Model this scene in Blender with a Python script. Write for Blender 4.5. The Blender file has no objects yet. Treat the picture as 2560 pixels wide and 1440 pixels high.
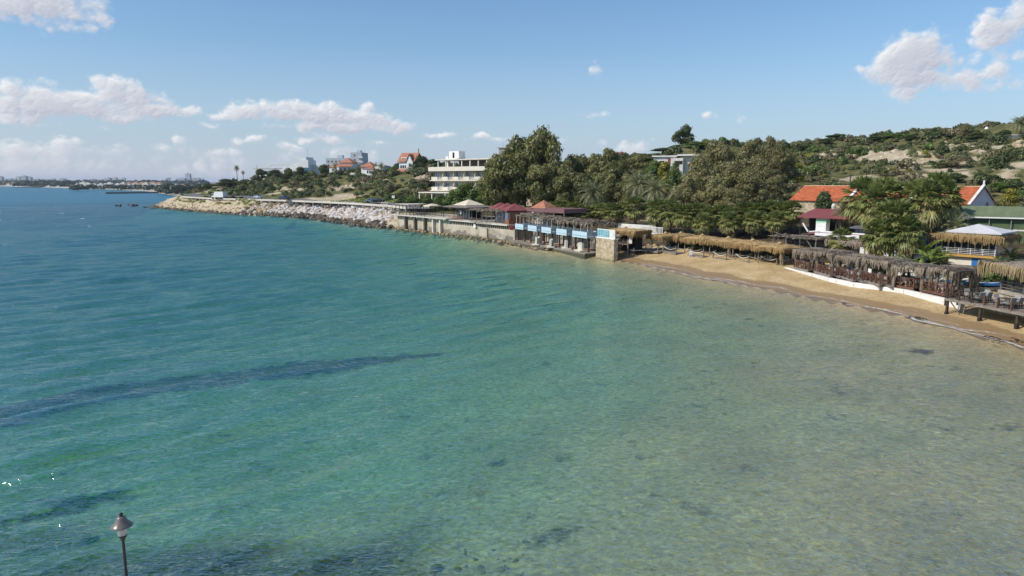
import bpy, math, random
import numpy as np
from mathutils import Vector, Matrix, noise as mnoise

random.seed(7)
RNG = np.random.default_rng(7)
SC = bpy.context.scene
COL = SC.collection

# ------------------------------------------------------------------ camera
F = 1730.0
TH = math.atan(265.0 / F)
CS, SN = math.cos(TH), math.sin(TH)
CAMZ = 12.0

def ray(px, py):
    u = (px - 1280.0) / F
    v = (py - 720.0) / F
    return Vector((u, CS - v * SN, -SN - v * CS))

def G(px, py, z=0.0):
    """world point at height z seen at pixel px, py of the photograph"""
    r = ray(px, py)
    d = (z - CAMZ) / r.z
    return Vector((r.x * d, r.y * d, z))

def D(px, py, Y):
    """world point at depth Y seen at pixel px, py"""
    r = ray(px, py)
    d = Y / r.y
    return Vector((r.x * d, Y, CAMZ + r.z * d))

cam = bpy.data.cameras.new('camera')
cam.sensor_width = 36.0
cam.lens = 36.0 * F / 2560.0
cam.clip_start = 0.5
cam.clip_end = 30000
camo = bpy.data.objects.new('camera', cam)
camo.location = (0, 0, CAMZ)
camo.rotation_euler = (math.pi / 2 - TH, 0, 0)
COL.objects.link(camo)
SC.camera = camo

# ------------------------------------------------------------------ tagging
def tag(o, label=None, cat=None, group=None, kind=None):
    if label: o['label'] = label
    if cat: o['category'] = cat
    if group: o['group'] = group
    if kind: o['kind'] = kind
    return o

def empty(name, loc=(0, 0, 0), rz=0.0, label=None, cat=None, group=None):
    o = bpy.data.objects.new(name, None)
    o.empty_display_size = 0.3
    o.location = loc
    o.rotation_euler = (0, 0, rz)
    COL.objects.link(o)
    return tag(o, label, cat, group)

def copy_tree(o, parent=None):
    c = o.copy()
    COL.objects.link(c)
    if parent is not None:
        c.parent = parent
    for ch in list(o.children):
        copy_tree(ch, c)
    return c

def place(o, loc, rz=0.0, sc=1.0, label=None, group=None):
    o.location = loc
    o.rotation_euler = (0, 0, rz)
    o.scale = (sc, sc, sc) if not isinstance(sc, tuple) else sc
    if label: o['label'] = label
    if group: o['group'] = group
    return o

# ------------------------------------------------------------------ mesh builder
class MB:
    def __init__(s):
        s.v = []; s.f = []; s.arr = []
    def quad(s, a, b, c, d):
        i = len(s.v); s.v += [tuple(a), tuple(b), tuple(c), tuple(d)]; s.f.append((i, i+1, i+2, i+3)); return s
    def tri(s, a, b, c):
        i = len(s.v); s.v += [tuple(a), tuple(b), tuple(c)]; s.f.append((i, i+1, i+2)); return s
    def poly(s, pts):
        i = len(s.v); s.v += [tuple(p) for p in pts]; s.f.append(tuple(range(i, i+len(pts)))); return s
    def box(s, x0, x1, y0, y1, z0, z1):
        i = len(s.v)
        s.v += [(x0,y0,z0),(x1,y0,z0),(x1,y1,z0),(x0,y1,z0),(x0,y0,z1),(x1,y0,z1),(x1,y1,z1),(x0,y1,z1)]
        s.f += [tuple(i+k for k in q) for q in ((3,2,1,0),(4,5,6,7),(0,1,5,4),(1,2,6,5),(2,3,7,6),(3,0,4,7))]
        return s
    def cbox(s, c, sx, sy, sz):
        return s.box(c[0]-sx/2, c[0]+sx/2, c[1]-sy/2, c[1]+sy/2, c[2], c[2]+sz)
    def tube(s, pts, rad, n=6, cap=True):
        """swept tube; rad a number or a list"""
        pts = [Vector(p) for p in pts]
        if not isinstance(rad, (list, tuple)): rad = [rad] * len(pts)
        rings = []
        for k, p in enumerate(pts):
            t = (pts[min(k+1, len(pts)-1)] - pts[max(k-1, 0)]).normalized()
            ref = Vector((0,0,1)) if abs(t.z) < 0.9 else Vector((1,0,0))
            a = t.cross(ref).normalized(); b = t.cross(a).normalized()
            i = len(s.v)
            for m in range(n):
                an = 2*math.pi*m/n
                s.v.append(tuple(p + (a*math.cos(an) + b*math.sin(an)) * rad[k]))
            rings.append(i)
        for k in range(len(rings)-1):
            for m in range(n):
                s.f.append((rings[k]+m, rings[k]+(m+1) % n, rings[k+1]+(m+1) % n, rings[k+1]+m))
        if cap:
            s.f.append(tuple(rings[0]+m for m in range(n-1, -1, -1)))
            s.f.append(tuple(rings[-1]+m for m in range(n)))
        return s
    def bar(s, a, b, w, h=None):
        """square bar from a to b"""
        a, b = Vector(a), Vector(b); h = h or w
        t = (b-a).normalized()
        ref = Vector((0,0,1)) if abs(t.z) < 0.95 else Vector((0,1,0))
        x = t.cross(ref).normalized()*w/2; y = x.cross(t).normalized()*h/2
        i = len(s.v)
        for p in (a, b):
            s.v += [tuple(p-x-y), tuple(p+x-y), tuple(p+x+y), tuple(p-x+y)]
        s.f += [tuple(i+k for k in q) for q in ((0,1,2,3),(7,6,5,4),(0,4,5,1),(1,5,6,2),(2,6,7,3),(3,7,4,0))]
        return s
    def lathe(s, prof, n=16, c=(0,0,0)):
        i = len(s.v)
        for r, z in prof:
            for m in range(n):
                an = 2*math.pi*m/n
                s.v.append((c[0]+r*math.cos(an), c[1]+r*math.sin(an), c[2]+z))
        for k in range(len(prof)-1):
            for m in range(n):
                s.f.append((i+k*n+m, i+k*n+(m+1) % n, i+(k+1)*n+(m+1) % n, i+(k+1)*n+m))
        return s
    def prism(s, poly, z0, z1):
        """vertical extrusion of a counter-clockwise xy polygon"""
        n = len(poly); i = len(s.v)
        s.v += [(p[0], p[1], z0) for p in poly] + [(p[0], p[1], z1) for p in poly]
        s.f.append(tuple(i+k for k in range(n-1, -1, -1))); s.f.append(tuple(i+n+k for k in range(n)))
        for k in range(n):
            s.f.append((i+k, i+(k+1) % n, i+n+(k+1) % n, i+n+k))
        return s
    def add(s, V, Fc):
        """numpy verts + list of faces"""
        i = len(s.v); s.v += [tuple(p) for p in V]; s.f += [tuple(i+k for k in q) for q in Fc]; return s
    def mesh(s, name, mat, smooth=False):
        me = bpy.data.meshes.new(name)
        me.from_pydata(s.v, [], s.f); me.update()
        if mat: me.materials.append(mat)
        if smooth: me.polygons.foreach_set('use_smooth', [True]*len(me.polygons))
        return me
    def build(s, name, mat, parent=None, loc=None, rz=0.0, smooth=False):
        o = bpy.data.objects.new(name, s.mesh(name, mat, smooth))
        COL.objects.link(o)
        if parent is not None: o.parent = parent
        if loc is not None: o.location = loc
        o.rotation_euler = (0, 0, rz)
        return o

def mesh_np(name, V, Fq, mat, smooth=False):
    """fast mesh from numpy verts and an (n,k) face array"""
    me = bpy.data.meshes.new(name)
    n, k = Fq.shape
    me.vertices.add(len(V)); me.vertices.foreach_set('co', np.asarray(V, np.float32).ravel())
    me.loops.add(n*k); me.loops.foreach_set('vertex_index', np.asarray(Fq, np.int32).ravel())
    me.polygons.add(n)
    me.polygons.foreach_set('loop_start', np.arange(0, n*k, k, dtype=np.int32))
    me.polygons.foreach_set('loop_total', np.full(n, k, np.int32))
    if smooth: me.polygons.foreach_set('use_smooth', np.ones(n, bool))
    me.update(calc_edges=True)
    if mat: me.materials.append(mat)
    return me

def link(name, me, parent=None, loc=None):
    o = bpy.data.objects.new(name, me); COL.objects.link(o)
    if parent is not None: o.parent = parent
    if loc is not None: o.location = loc
    return o

# ------------------------------------------------------------------ materials
class NT:
    """small helper for node trees"""
    def __init__(s, tree):
        s.t = tree; s.n = tree.nodes; s.l = tree.links
    def new(s, typ, **kw):
        n = s.n.new(typ)
        for k, v in kw.items():
            if k.startswith('i_'): n.inputs[k[2:].replace('_', ' ')].default_value = v
            else: setattr(n, k, v)
        return n
    def link(s, a, b): s.l.new(a, b)
    def val(s, x, sock):
        if isinstance(x, (int, float)): sock.default_value = x
        else: s.l.new(x, sock)
    def math(s, op, a, b=None, c=None, clamp=False):
        n = s.n.new('ShaderNodeMath'); n.operation = op; n.use_clamp = clamp
        s.val(a, n.inputs[0])
        if b is not None: s.val(b, n.inputs[1])
        if c is not None: s.val(c, n.inputs[2])
        return n.outputs[0]
    def noise(s, vec, scale, detail=4, rough=0.55, dist=0.0):
        n = s.n.new('ShaderNodeTexNoise'); n.inputs['Scale'].default_value = scale
        n.inputs['Detail'].default_value = detail; n.inputs['Roughness'].default_value = rough
        n.inputs['Distortion'].default_value = dist
        if vec is not None: s.l.new(vec, n.inputs['Vector'])
        return n.outputs['Fac']
    def map(s, vec, scale=(1,1,1), rot=(0,0,0), loc=(0,0,0)):
        n = s.n.new('ShaderNodeMapping'); n.inputs['Scale'].default_value = scale
        n.inputs['Rotation'].default_value = rot; n.inputs['Location'].default_value = loc
        s.l.new(vec, n.inputs['Vector']); return n.outputs[0]
    def ramp(s, fac, stops, interp='LINEAR'):
        n = s.n.new('ShaderNodeValToRGB'); cr = n.color_ramp; cr.interpolation = interp
        while len(cr.elements) < len(stops): cr.elements.new(0.5)
        for e, (p, c) in zip(cr.elements, stops):
            e.position = p; e.color = (c[0], c[1], c[2], 1) if not isinstance(c, (int, float)) else (c, c, c, 1)
        s.l.new(fac, n.inputs[0]); return n.outputs[0]
    def mix(s, fac, a, b, blend='MIX'):
        n = s.n.new('ShaderNodeMix'); n.data_type = 'RGBA'; n.blend_type = blend
        s.val(fac, n.inputs[0])
        for x, k in ((a, 6), (b, 7)):
            if isinstance(x, tuple): n.inputs[k].default_value = (x[0], x[1], x[2], 1)
            else: s.l.new(x, n.inputs[k])
        return n.outputs[2]
    def bump(s, h, strength=0.3, dist=0.1, normal=None):
        n = s.n.new('ShaderNodeBump'); n.inputs['Strength'].default_value = strength
        n.inputs['Distance'].default_value = dist; s.l.new(h, n.inputs['Height'])
        if normal is not None: s.l.new(normal, n.inputs['Normal'])
        return n.outputs[0]

MATS = {}
def newmat(name):
    m = bpy.data.materials.new(name); m.use_nodes = True
    m.node_tree.nodes.clear()
    nt = NT(m.node_tree)
    out = nt.new('ShaderNodeOutputMaterial')
    return m, nt, out

def mat(name, col, rough=0.8, var=0.25, scale=1.5, col2=None, bump=0.0, bscale=None, metal=0.0, spec=0.3, stretch=None):
    """plain procedural surface: colour with two scales of mottling, optional bump"""
    if name in MATS: return MATS[name]
    m, nt, out = newmat(name)
    b = nt.new('ShaderNodeBsdfPrincipled')
    b.inputs['Roughness'].default_value = rough; b.inputs['Metallic'].default_value = metal
    b.inputs['Specular IOR Level'].default_value = spec
    tc = nt.new('ShaderNodeTexCoord'); vec = tc.outputs['Object']
    if stretch: vec = nt.map(vec, stretch)
    n1 = nt.noise(vec, scale, 5, 0.65)
    dark = tuple(c*(1-var) for c in col); light = tuple(min(1, c*(1+var*0.7)) for c in col)
    if col2: dark = col2
    c = nt.ramp(n1, [(0.3, dark), (0.7, light)])
    nt.link(c, b.inputs['Base Color'])
    if bump > 0:
        n2 = nt.noise(vec, bscale or scale*6, 4, 0.6)
        nt.link(nt.bump(n2, bump, 0.05), b.inputs['Normal'])
    nt.link(b.outputs[0], out.inputs[0])
    MATS[name] = m
    return m

def leafmat(name, c1, c2, c3=None, trans=0.25, scale=0.35, gain=1.3):
    """foliage: leaf colours vary per clump (noise) and per leaf (face attribute)"""
    if name in MATS: return MATS[name]
    m, nt, out = newmat(name)
    tc = nt.new('ShaderNodeTexCoord')
    at = nt.new('ShaderNodeAttribute'); at.attribute_name = 'tint'
    oi = nt.new('ShaderNodeObjectInfo')
    n1 = nt.noise(tc.outputs['Object'], scale, 3, 0.6)
    f = nt.math('ADD', nt.math('MULTIPLY', n1, 0.7), nt.math('MULTIPLY', at.outputs['Fac'], 0.45))
    f = nt.math('ADD', f, nt.math('MULTIPLY', nt.math('SUBTRACT', oi.outputs['Random'], 0.5), 0.18))
    c1, c2 = [tuple(v*gain for v in c) for c in (c1, c2)]; c3 = c3 and tuple(v*gain for v in c3)
    st = [(0.28, c1), (0.78, c2)] if c3 is None else [(0.25, c1), (0.6, c2), (0.88, c3)]
    c = nt.ramp(f, st)
    d = nt.new('ShaderNodeBsdfDiffuse'); t = nt.new('ShaderNodeBsdfTranslucent')
    g = nt.new('ShaderNodeBsdfGlossy'); g.inputs['Roughness'].default_value = 0.45
    nt.link(c, d.inputs[0])
    nt.link(nt.mix(0.5, c, (0.25, 0.28, 0.04), 'MULTIPLY'), t.inputs[0]); nt.link(c, t.inputs[0])
    a = nt.new('ShaderNodeMixShader'); a.inputs[0].default_value = trans
    nt.link(d.outputs[0], a.inputs[1]); nt.link(t.outputs[0], a.inputs[2])
    a2 = nt.new('ShaderNodeMixShader'); a2.inputs[0].default_value = 0.03
    nt.link(a.outputs[0], a2.inputs[1]); nt.link(g.outputs[0], a2.inputs[2])
    nt.link(a2.outputs[0], out.inputs[0])
    MATS[name] = m
    return m
# ------------------------------------------------------------------ render settings, sun and sky
SC.view_settings.view_transform = 'Standard'
SC.view_settings.look = 'None'
SC.view_settings.exposure = 0.0
SC.view_settings.gamma = 1.0
SC.render.engine = 'CYCLES'
cy = SC.cycles
cy.max_bounces = 6; cy.diffuse_bounces = 2; cy.glossy_bounces = 2; cy.transmission_bounces = 2
cy.transparent_max_bounces = 8; cy.volume_bounces = 0
cy.caustics_reflective = False; cy.caustics_refractive = False
cy.use_denoising = True
cy.use_adaptive_sampling = True

HZ_COL = (.54,.61,.745)
HZ_STOPS = [(0.0,.78),(0.05,.60),(0.10,.38),(.18,.12),(0.3,0)]
SKY_TINT = (0.94,1.24,1.43)
SUN_EL = math.radians(43)
SUN_AZ = math.atan2(-0.93, -0.38)          # measured from +Y towards +X
sun_vec = Vector((math.cos(SUN_EL)*math.sin(SUN_AZ), math.cos(SUN_EL)*math.cos(SUN_AZ), math.sin(SUN_EL)))
sl = bpy.data.lights.new('sun', 'SUN'); sl.energy = 4.0; sl.angle = math.radians(0.5); sl.color = (1.0, 0.945, 0.87)
so = bpy.data.objects.new('sun', sl); so.rotation_euler = sun_vec.to_track_quat('Z', 'Y').to_euler(); COL.objects.link(so)

world = bpy.data.worlds.new('World'); SC.world = world; world.use_nodes = True
wt = NT(world.node_tree); wt.n.clear()
wout = wt.new('ShaderNodeOutputWorld'); bg = wt.new('ShaderNodeBackground'); bg.inputs['Strength'].default_value = 0.1
sky = wt.new('ShaderNodeTexSky', sky_type='NISHITA'); sky.sun_disc = False
sky.sun_elevation = SUN_EL; sky.sun_rotation = SUN_AZ
sky.altitude = 0; sky.air_density = 1.0; sky.dust_density = 1.0; sky.ozone_density = 2.0

def azel(px, py):
    r = ray(px, py).normalized()
    return math.atan2(r.x, r.y), math.asin(r.z)

# clouds: (x, y, half width, half height above, half height below, weight) on the sky as measured in the photograph
CLOUDS = [
 (80,8,140,60,52,1.0),(175,22,50,28,30,.45),(225,37,16,9,9,.25),
 (300,275,85,72,20,1.0),(60,265,110,50,22,.95),(170,270,120,36,24,.9),(390,280,64,32,16,.85),(250,284,210,24,14,.95),
 (60,292,90,18,16,.7),(110,213,42,14,10,.35),(325,175,24,8,8,.36),
 (480,284,52,16,12,.72),(570,294,45,10,7,.5),
 (625,275,70,24,20,.9),(725,285,75,34,26,1.0),(810,300,75,42,22,1.0),(900,308,80,36,24,.9),(985,322,80,24,14,.8),(1085,337,60,9,7,.65),(860,320,180,22,14,.9),(560,288,70,10,8,.6),
 (635,350,50,12,8,.6),(795,348,58,14,12,.7),(447,346,28,12,14,.62),(530,316,34,9,7,.45),(115,313,60,10,7,.55),(250,314,20,6,5,.4),
 (70,376,150,24,26,.75),(165,368,60,24,24,.65),(260,380,110,18,26,.6),(420,372,60,14,16,.5),(570,382,60,13,12,.55),(720,372,50,12,12,.45),
 (300,410,520,40,34,.42),(870,384,110,16,20,.4),(930,362,50,9,8,.45),
 (1210,348,75,11,8,.66),(1175,347,30,9,7,.4),(1490,286,42,13,9,.62),(1492,182,24,18,15,.4),(1480,150,12,10,9,.25),(1845,302,20,16,14,.46),(1780,293,16,10,9,.25),
 (1605,372,55,20,16,.75),(1500,358,30,10,10,.35),(1410,358,24,14,14,.5),
 (2275,165,90,72,62,1.05),(2240,150,60,40,50,.9),(2195,175,44,20,26,.7),(2255,215,50,30,38,.7),(2330,185,50,36,32,.42),(2370,145,22,34,26,.85),(2390,195,56,28,34,.5),
 (2505,80,66,52,46,.95),(2550,40,50,55,46,.8),(2510,130,80,30,36,.35),(2475,186,34,22,18,.5),(2470,215,60,20,18,.3),(2080,230,60,30,30,.0),
]

def vnoise(x, y, s, seed=0):
    """smooth value noise, about -0.5..0.5"""
    r = np.random.default_rng(seed); tab = r.random((256, 256))
    X = x/s; Y = y/s
    xi = np.floor(X).astype(int); yi = np.floor(Y).astype(int)
    fx = X-xi; fy = Y-yi; fx = fx*fx*fx*(fx*(fx*6-15)+10); fy = fy*fy*fy*(fy*(fy*6-15)+10)
    g = lambda a, b: tab[a % 256, b % 256]
    return (g(xi,yi)*(1-fx)+g(xi+1,yi)*fx)*(1-fy)+(g(xi,yi+1)*(1-fx)+g(xi+1,yi+1)*fx)*fy-0.5
def fbm(x, y, s, octv, seed, gain=0.5, billow=False):
    out = 0; a = 1.0; t = 0
    for o in range(octv):
        c, q = math.cos(0.6*o), math.sin(0.6*o)
        n = vnoise(x*c-y*q+17.3*o, x*q+y*c-9.1*o, s, seed+o)
        out = out+a*(np.abs(n)*2-0.42 if billow else n*1.6); t += a; a *= gain; s /= 2.03
    return out/t

# the cloud field is computed once on a grid of azimuth and elevation and kept as a packed sky map
AZ0, AZ1, EL0, EL1 = math.radians(-44), math.radians(44), math.radians(-0.5), math.radians(20)
CW, CH = 2300, 560
ca = np.linspace(AZ0, AZ1, CW); ce = np.linspace(EL0, EL1, CH)
CA, CE = np.meshgrid(ca, ce)
pxs = CA*1000; pys = CE*1000                   # milliradians
wpx = pxs+fbm(pxs, pys, 26, 4, 100, .55)*16; wpy = pys+fbm(pxs, pys, 22, 4, 120, .55)*9
mask = np.full(CA.shape, -1.0)
for (cx, cy_, hw, hu, hd, wgt) in CLOUDS:
    a0, e0 = azel(cx, cy_)
    if wgt <= 0: continue
    rw = hw/F*math.cos(a0)*1000*1.12; ru = hu/F*1000*1.12; rd = hd/F*1000*1.12
    dx = (wpx-a0*1000)/rw; dy = wpy-e0*1000
    dy = np.where(dy > 0, dy/ru, dy/rd)
    w = (1-dx*dx-dy*dy)*wgt
    m2 = np.maximum(w, -1)
    hh = np.clip(0.5+0.5*(m2-mask)/0.25, 0, 1)
    mask = mask*(1-hh)+m2*hh+0.25*hh*(1-hh)*0.5
bil = fbm(pxs, pys*1.25, 22, 5, 140, .5, True); fb = fbm(pxs, pys*1.5, 34, 6, 160, .52)
dens = np.maximum(mask, -0.8)+bil*0.85+fb*0.62
dens = np.where(mask < -0.75, -1, dens)
cov = np.clip((dens-0.04)/0.66, 0, 1); cov = cov*cov*(3-2*cov)
pos = np.clip(dens, 0, 1.2)
sh = np.zeros_like(pos)
for k in range(1, 12):
    ox, oy = int(round(-2.3*k)), int(round(1.9*k))
    sh += np.roll(np.roll(pos, -ox, 1), -oy, 0)*(1.0 if oy < CH else 0)
gyv, gxv = np.gradient(pos)
lam = np.clip(0.5+(gxv*0.75-gyv*0.9)*6.0, 0, 1)
litv = np.clip(np.exp(-0.27*sh)*0.92+lam*0.46-0.12, 0, 1)
litv = np.clip(litv+0.10*fb, 0, 1)
low = np.clip((math.radians(3.6)-CE)/math.radians(3.0), 0, 1)       # far clouds lose their contrast
A_ = np.array([.51,.54,.635]); B_ = np.array([.95,.95,.955])
litv = litv*(1-0.35*low)+0.62*0.35*low
rgb = A_+(B_-A_)*litv[...,None]**0.9
thin = np.clip((0.9-pos)/0.9, 0, 1)[...,None]*0.22
rgb = rgb*(1-thin)+np.array([.71,.745,.83])*thin
alpha = np.clip(cov*(0.62+0.38*np.clip(pos*1.3, 0, 1)), 0, 0.96)*(1-.30*low)
# a thin even veil low over the far coast on the left
veil = np.clip(1-np.abs(CE-math.radians(0.6))/math.radians(2.3), 0, 1)*np.clip((math.radians(2)-CA)/math.radians(22), 0, 1)*0.42
al2 = 1-(1-alpha)*(1-veil)
rgb = np.where(al2[...,None] > 1e-4, (rgb*alpha[...,None]+np.array([.615,.63,.70])*(al2-alpha)[...,None])/np.maximum(al2, 1e-4)[...,None], rgb)
img = bpy.data.images.new('cloud_map', CW, CH, alpha=True, float_buffer=True)
img.alpha_mode = 'CHANNEL_PACKED'
img.colorspace_settings.name = 'Non-Color'
img.pixels.foreach_set(np.concatenate([rgb, al2[...,None]], -1).astype(np.float32).ravel())
img.update(); img.pack()

SKY_K = 0.1
tc = wt.new('ShaderNodeTexCoord')
sx = wt.new('ShaderNodeSeparateXYZ'); wt.link(tc.outputs['Generated'], sx.inputs[0])
az_ = wt.math('ARCTAN2', sx.outputs[0], sx.outputs[1]); el_ = wt.math('ARCSINE', sx.outputs[2])
uv = wt.new('ShaderNodeCombineXYZ')
wt.link(wt.math('DIVIDE', wt.math('SUBTRACT', az_, AZ0), AZ1-AZ0), uv.inputs[0])
wt.link(wt.math('DIVIDE', wt.math('SUBTRACT', el_, EL0), EL1-EL0), uv.inputs[1])
ti = wt.new('ShaderNodeTexImage', extension='CLIP', interpolation='Linear'); ti.image = img
wt.link(uv.outputs[0], ti.inputs[0])
# milky air towards the horizon
hz = wt.ramp(el_, HZ_STOPS)
skyt = wt.mix(1.0, sky.outputs[0], SKY_TINT, 'MULTIPLY')
skyc = wt.mix(hz, skyt, (HZ_COL[0]/SKY_K, HZ_COL[1]/SKY_K, HZ_COL[2]/SKY_K))
sc2 = wt.new('ShaderNodeVectorMath', operation='SCALE'); wt.link(ti.outputs[0], sc2.inputs[0]); sc2.inputs[3].default_value = 1/SKY_K
fin = wt.mix(ti.outputs[1], skyc, sc2.outputs[0])
wt.link(fin, bg.inputs[0]); wt.link(bg.outputs[0], wout.inputs[0]); bg.inputs[1].default_value = SKY_K
world.cycles.sampling_method = 'MANUAL'; world.cycles.sample_map_resolution = 256
# ------------------------------------------------------------------ land and sea floor
# coastline, right to left, land on the right of the walking direction; kind of shore per point
COAST = [(60,-40,'b'),(52,-15,'b'),(46,5,'b'),(42,25,'b'),(39.6,40,'b'),(38.5,50.8,'b'),(37.2,54.5,'b'),(36.9,58.5,'b'),(36.2,62,'b'),(33.6,68,'b'),(28.9,79.3,'b'),(25.9,85.5,'b'),(22.9,93.6,'b'),(19.3,103,'b'),
         (16.2,109.8,'b'),(13.6,114,'b'),(10.3,117.8,'p'),(4.6,127,'p'),(0.0,139,'w'),(-7.4,148.6,'w'),(-14.3,159,'w'),(-29.5,180,'w'),(-33.2,181,'r'),
         (-43.8,195,'r'),(-68.5,233,'r'),(-86,248,'r'),(-103.6,260.5,'c'),(-138.3,293.3,'c'),(-166,326,'c'),(-180,347,'c'),(-184,362,'c'),(-176,380,'c'),(-172,410,'b'),(-190,470,'b'),(-250,560,'b'),(-312,642,'b'),(-470,902,'b'),(-614,1088,'b'),(-859,1360,'b'),(-1452,1984,'b'),(-2600,2900,'b'),(-6000,4200,'b'),(-9000,4500,'b')]
CP = np.array([(c[0], c[1]) for c in COAST], float)
CK = [c[2] for c in COAST]
POLY = np.vstack([CP, [(-9000, 12000), (12000, 12000), (12000, -40)]])

def inside_land(x, y):
    res = np.zeros(x.shape, bool); n = len(POLY); j = n-1
    for i in range(n):
        xi, yi = POLY[i]; xj, yj = POLY[j]
        if yi != yj:
            c = ((yi > y) != (yj > y)) & (x < (xj-xi)*(y-yi)/(yj-yi)+xi)
            res ^= c
        j = i
    return res

def coast_dist(x, y):
    """signed distance to the coastline (land positive) and the index of the nearest stretch"""
    best = np.full(x.shape, 1e9); idx = np.zeros(x.shape, int)
    for i in range(len(CP)-1):
        a = CP[i]; b = CP[i+1]; ab = b-a
        t = np.clip(((x-a[0])*ab[0]+(y-a[1])*ab[1])/(ab@ab), 0, 1)
        d = np.hypot(x-a[0]-t*ab[0], y-a[1]-t*ab[1])
        m = d < best
        best = np.where(m, d, best); idx = np.where(m, i, idx)
    return np.where(inside_land(x, y), best, -best), idx

def DP(px, py, Y):
    p = D(px, py, Y); return (p.x, p.y, p.z)
def GP(px, py, z):
    p = G(px, py, z); return (p.x, p.y, p.z)

LAND = [(45,40,1.6),(60,45,2.2),(47,58,1.5),(62,60,2.0),(46,66,1.5),(60,75,2.0),(45,80,1.4),(60,90,2.2),(52,86,1.8),(42,92,1.6),(52,100,3.2),(58,108,5.4),(34,106,1.6),(45,122,4.6),(27,118,2.0),(36,134,4.5),(17,128,2.9),(26,142,4.5),
        (8,142,3.2),(16,153,4.5),(1,157,3.3),(-7,165,3.4),(2,175,4.5),(-20,186,3.8),(-27,192,4.4),(-24,214,7),(-2,206,7),(16,196,6.8),(-30,205,5.6),
        (50,124,6),(76,116,6),(72,92,4.6),(85,95,5.6),(95,75,6),(70,80,3),(120,60,9),(66,132,8),(86,122,8),
        (22,172,6.5),(36,160,6.8),(48,150,7.5),(10,185,6),
        DP(1700,372,215),DP(1760,362,225),DP(1850,372,230),DP(1990,376,235),DP(2130,368,232),DP(2250,364,222),DP(2330,362,212),DP(2450,360,200),DP(2560,368,188),DP(2720,352,180),
        DP(1640,402,222),DP(1560,412,230),DP(1480,418,240),DP(1400,422,250),
        DP(2100,404,205),DP(2250,388,198),DP(2190,386,202),DP(2300,425,172),DP(2320,452,150),DP(2480,402,165),DP(2520,452,138),DP(2100,442,168),DP(2000,432,180),DP(2560,395,158),DP(1800,440,180),
        DP(500,480,345),DP(540,462,345),DP(640,452,352),DP(760,442,352),DP(860,428,342),DP(960,430,322),DP(1040,424,300),DP(1085,420,272),
        DP(600,476,318),DP(760,468,300),DP(880,462,280),DP(980,458,262),DP(1040,465,238),DP(860,480,268),DP(720,488,285),DP(560,488,322),
        GP(440,493,4.6),GP(462,494,4.8),GP(528,499,5),GP(620,501,5),GP(714,503.5,5),GP(800,507,5),GP(870,510,5),GP(960,514,5),GP(1010,521,4.9),
        (-60,258,5.2),(-40,235,5.2),(-90,278,5.0),(-130,318,5),(-165,352,4.6),(-168,372,4.6),
        (-150,395,9),(-120,420,15),(-60,420,17),(0,400,17),(60,380,18),(-150,450,6),(-100,520,6),(0,520,9),(-30,330,17),(20,300,17),(60,280,20),(100,270,26),(140,260,29),(170,220,31),(190,150,30),(180,80,20),(160,330,27),(60,450,17),(190,500,17),(190,20,12),(120,20,6),(80,10,3),(80,-30,3),(190,-30,8),
        (-250,610,2.5),(-180,600,3),(0,620,5),(190,620,12)]
LP = np.array(LAND, float)
def _kern(r): return r
_A = _kern(np.hypot(LP[:,None,0]-LP[None,:,0], LP[:,None,1]-LP[None,:,1]))
_n = len(LP)
_M = np.zeros((_n+1, _n+1)); _M[:_n,:_n] = _A - 0.6*np.eye(_n); _M[:_n,_n] = 1; _M[_n,:_n] = 1
_W = np.linalg.solve(_M, np.append(LP[:,2], 0))
def rbf(x, y):
    out = np.full(x.shape, _W[-1])
    for i in range(_n):
        out = out + _W[i]*np.hypot(x-LP[i,0], y-LP[i,1])
    return out

# water depth at some places of the bay
SEA = [GP(1900,900,0)[:2]+(0.95,),GP(1500,900,0)[:2]+(2.05,),GP(1700,760,0)[:2]+(1.5,),GP(1400,760,0)[:2]+(2.7,),GP(2400,1300,0)[:2]+(0.85,),GP(2500,1000,0)[:2]+(0.8,),GP(1900,1300,0)[:2]+(1.0,),GP(1500,1350,0)[:2]+(1.3,),GP(1700,1100,0)[:2]+(1.15,),GP(1300,1100,0)[:2]+(1.9,),
       GP(1000,1200,0)[:2]+(2.3,),GP(1000,1380,0)[:2]+(1.6,),GP(600,1300,0)[:2]+(2.2,),GP(300,1420,0)[:2]+(1.7,),GP(0,1400,0)[:2]+(2.0,),GP(600,1420,0)[:2]+(1.4,),GP(600,1000,0)[:2]+(3.2,),GP(1200,800,0)[:2]+(2.6,),GP(1000,950,0)[:2]+(2.7,),
       GP(1300,690,0)[:2]+(2.6,),GP(1500,700,0)[:2]+(1.9,),GP(1600,800,0)[:2]+(1.7,),GP(1100,640,0)[:2]+(2.6,),GP(800,650,0)[:2]+(5.0,),GP(300,700,0)[:2]+(5.5,),GP(0,800,0)[:2]+(5.0,),GP(0,1000,0)[:2]+(3.8,),GP(0,1200,0)[:2]+(3.0,),GP(0,600,0)[:2]+(7.5,),GP(600,580,0)[:2]+(6.0,),GP(800,560,0)[:2]+(5.0,),GP(930,590,0)[:2]+(4.0,),GP(1080,610,0)[:2]+(2.4,),GP(480,560,0)[:2]+(7.0,),GP(300,1150,0)[:2]+(3.0,),
       (-300,300,9),(-330,500,8),(-120,60,6.5),(-200,150,9),(-60,5,3),(0,10,1.2),(30,10,1.0),(-20,12,1.2)]
SP = np.array(SEA, float)
_sn = len(SP)
_M = np.zeros((_sn+1, _sn+1)); _M[:_sn,:_sn] = np.hypot(SP[:,None,0]-SP[None,:,0], SP[:,None,1]-SP[None,:,1]) - 1.0*np.eye(_sn); _M[:_sn,_sn] = 1; _M[_sn,:_sn] = 1
_WS = np.linalg.solve(_M, np.append(SP[:,2], 0))
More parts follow.
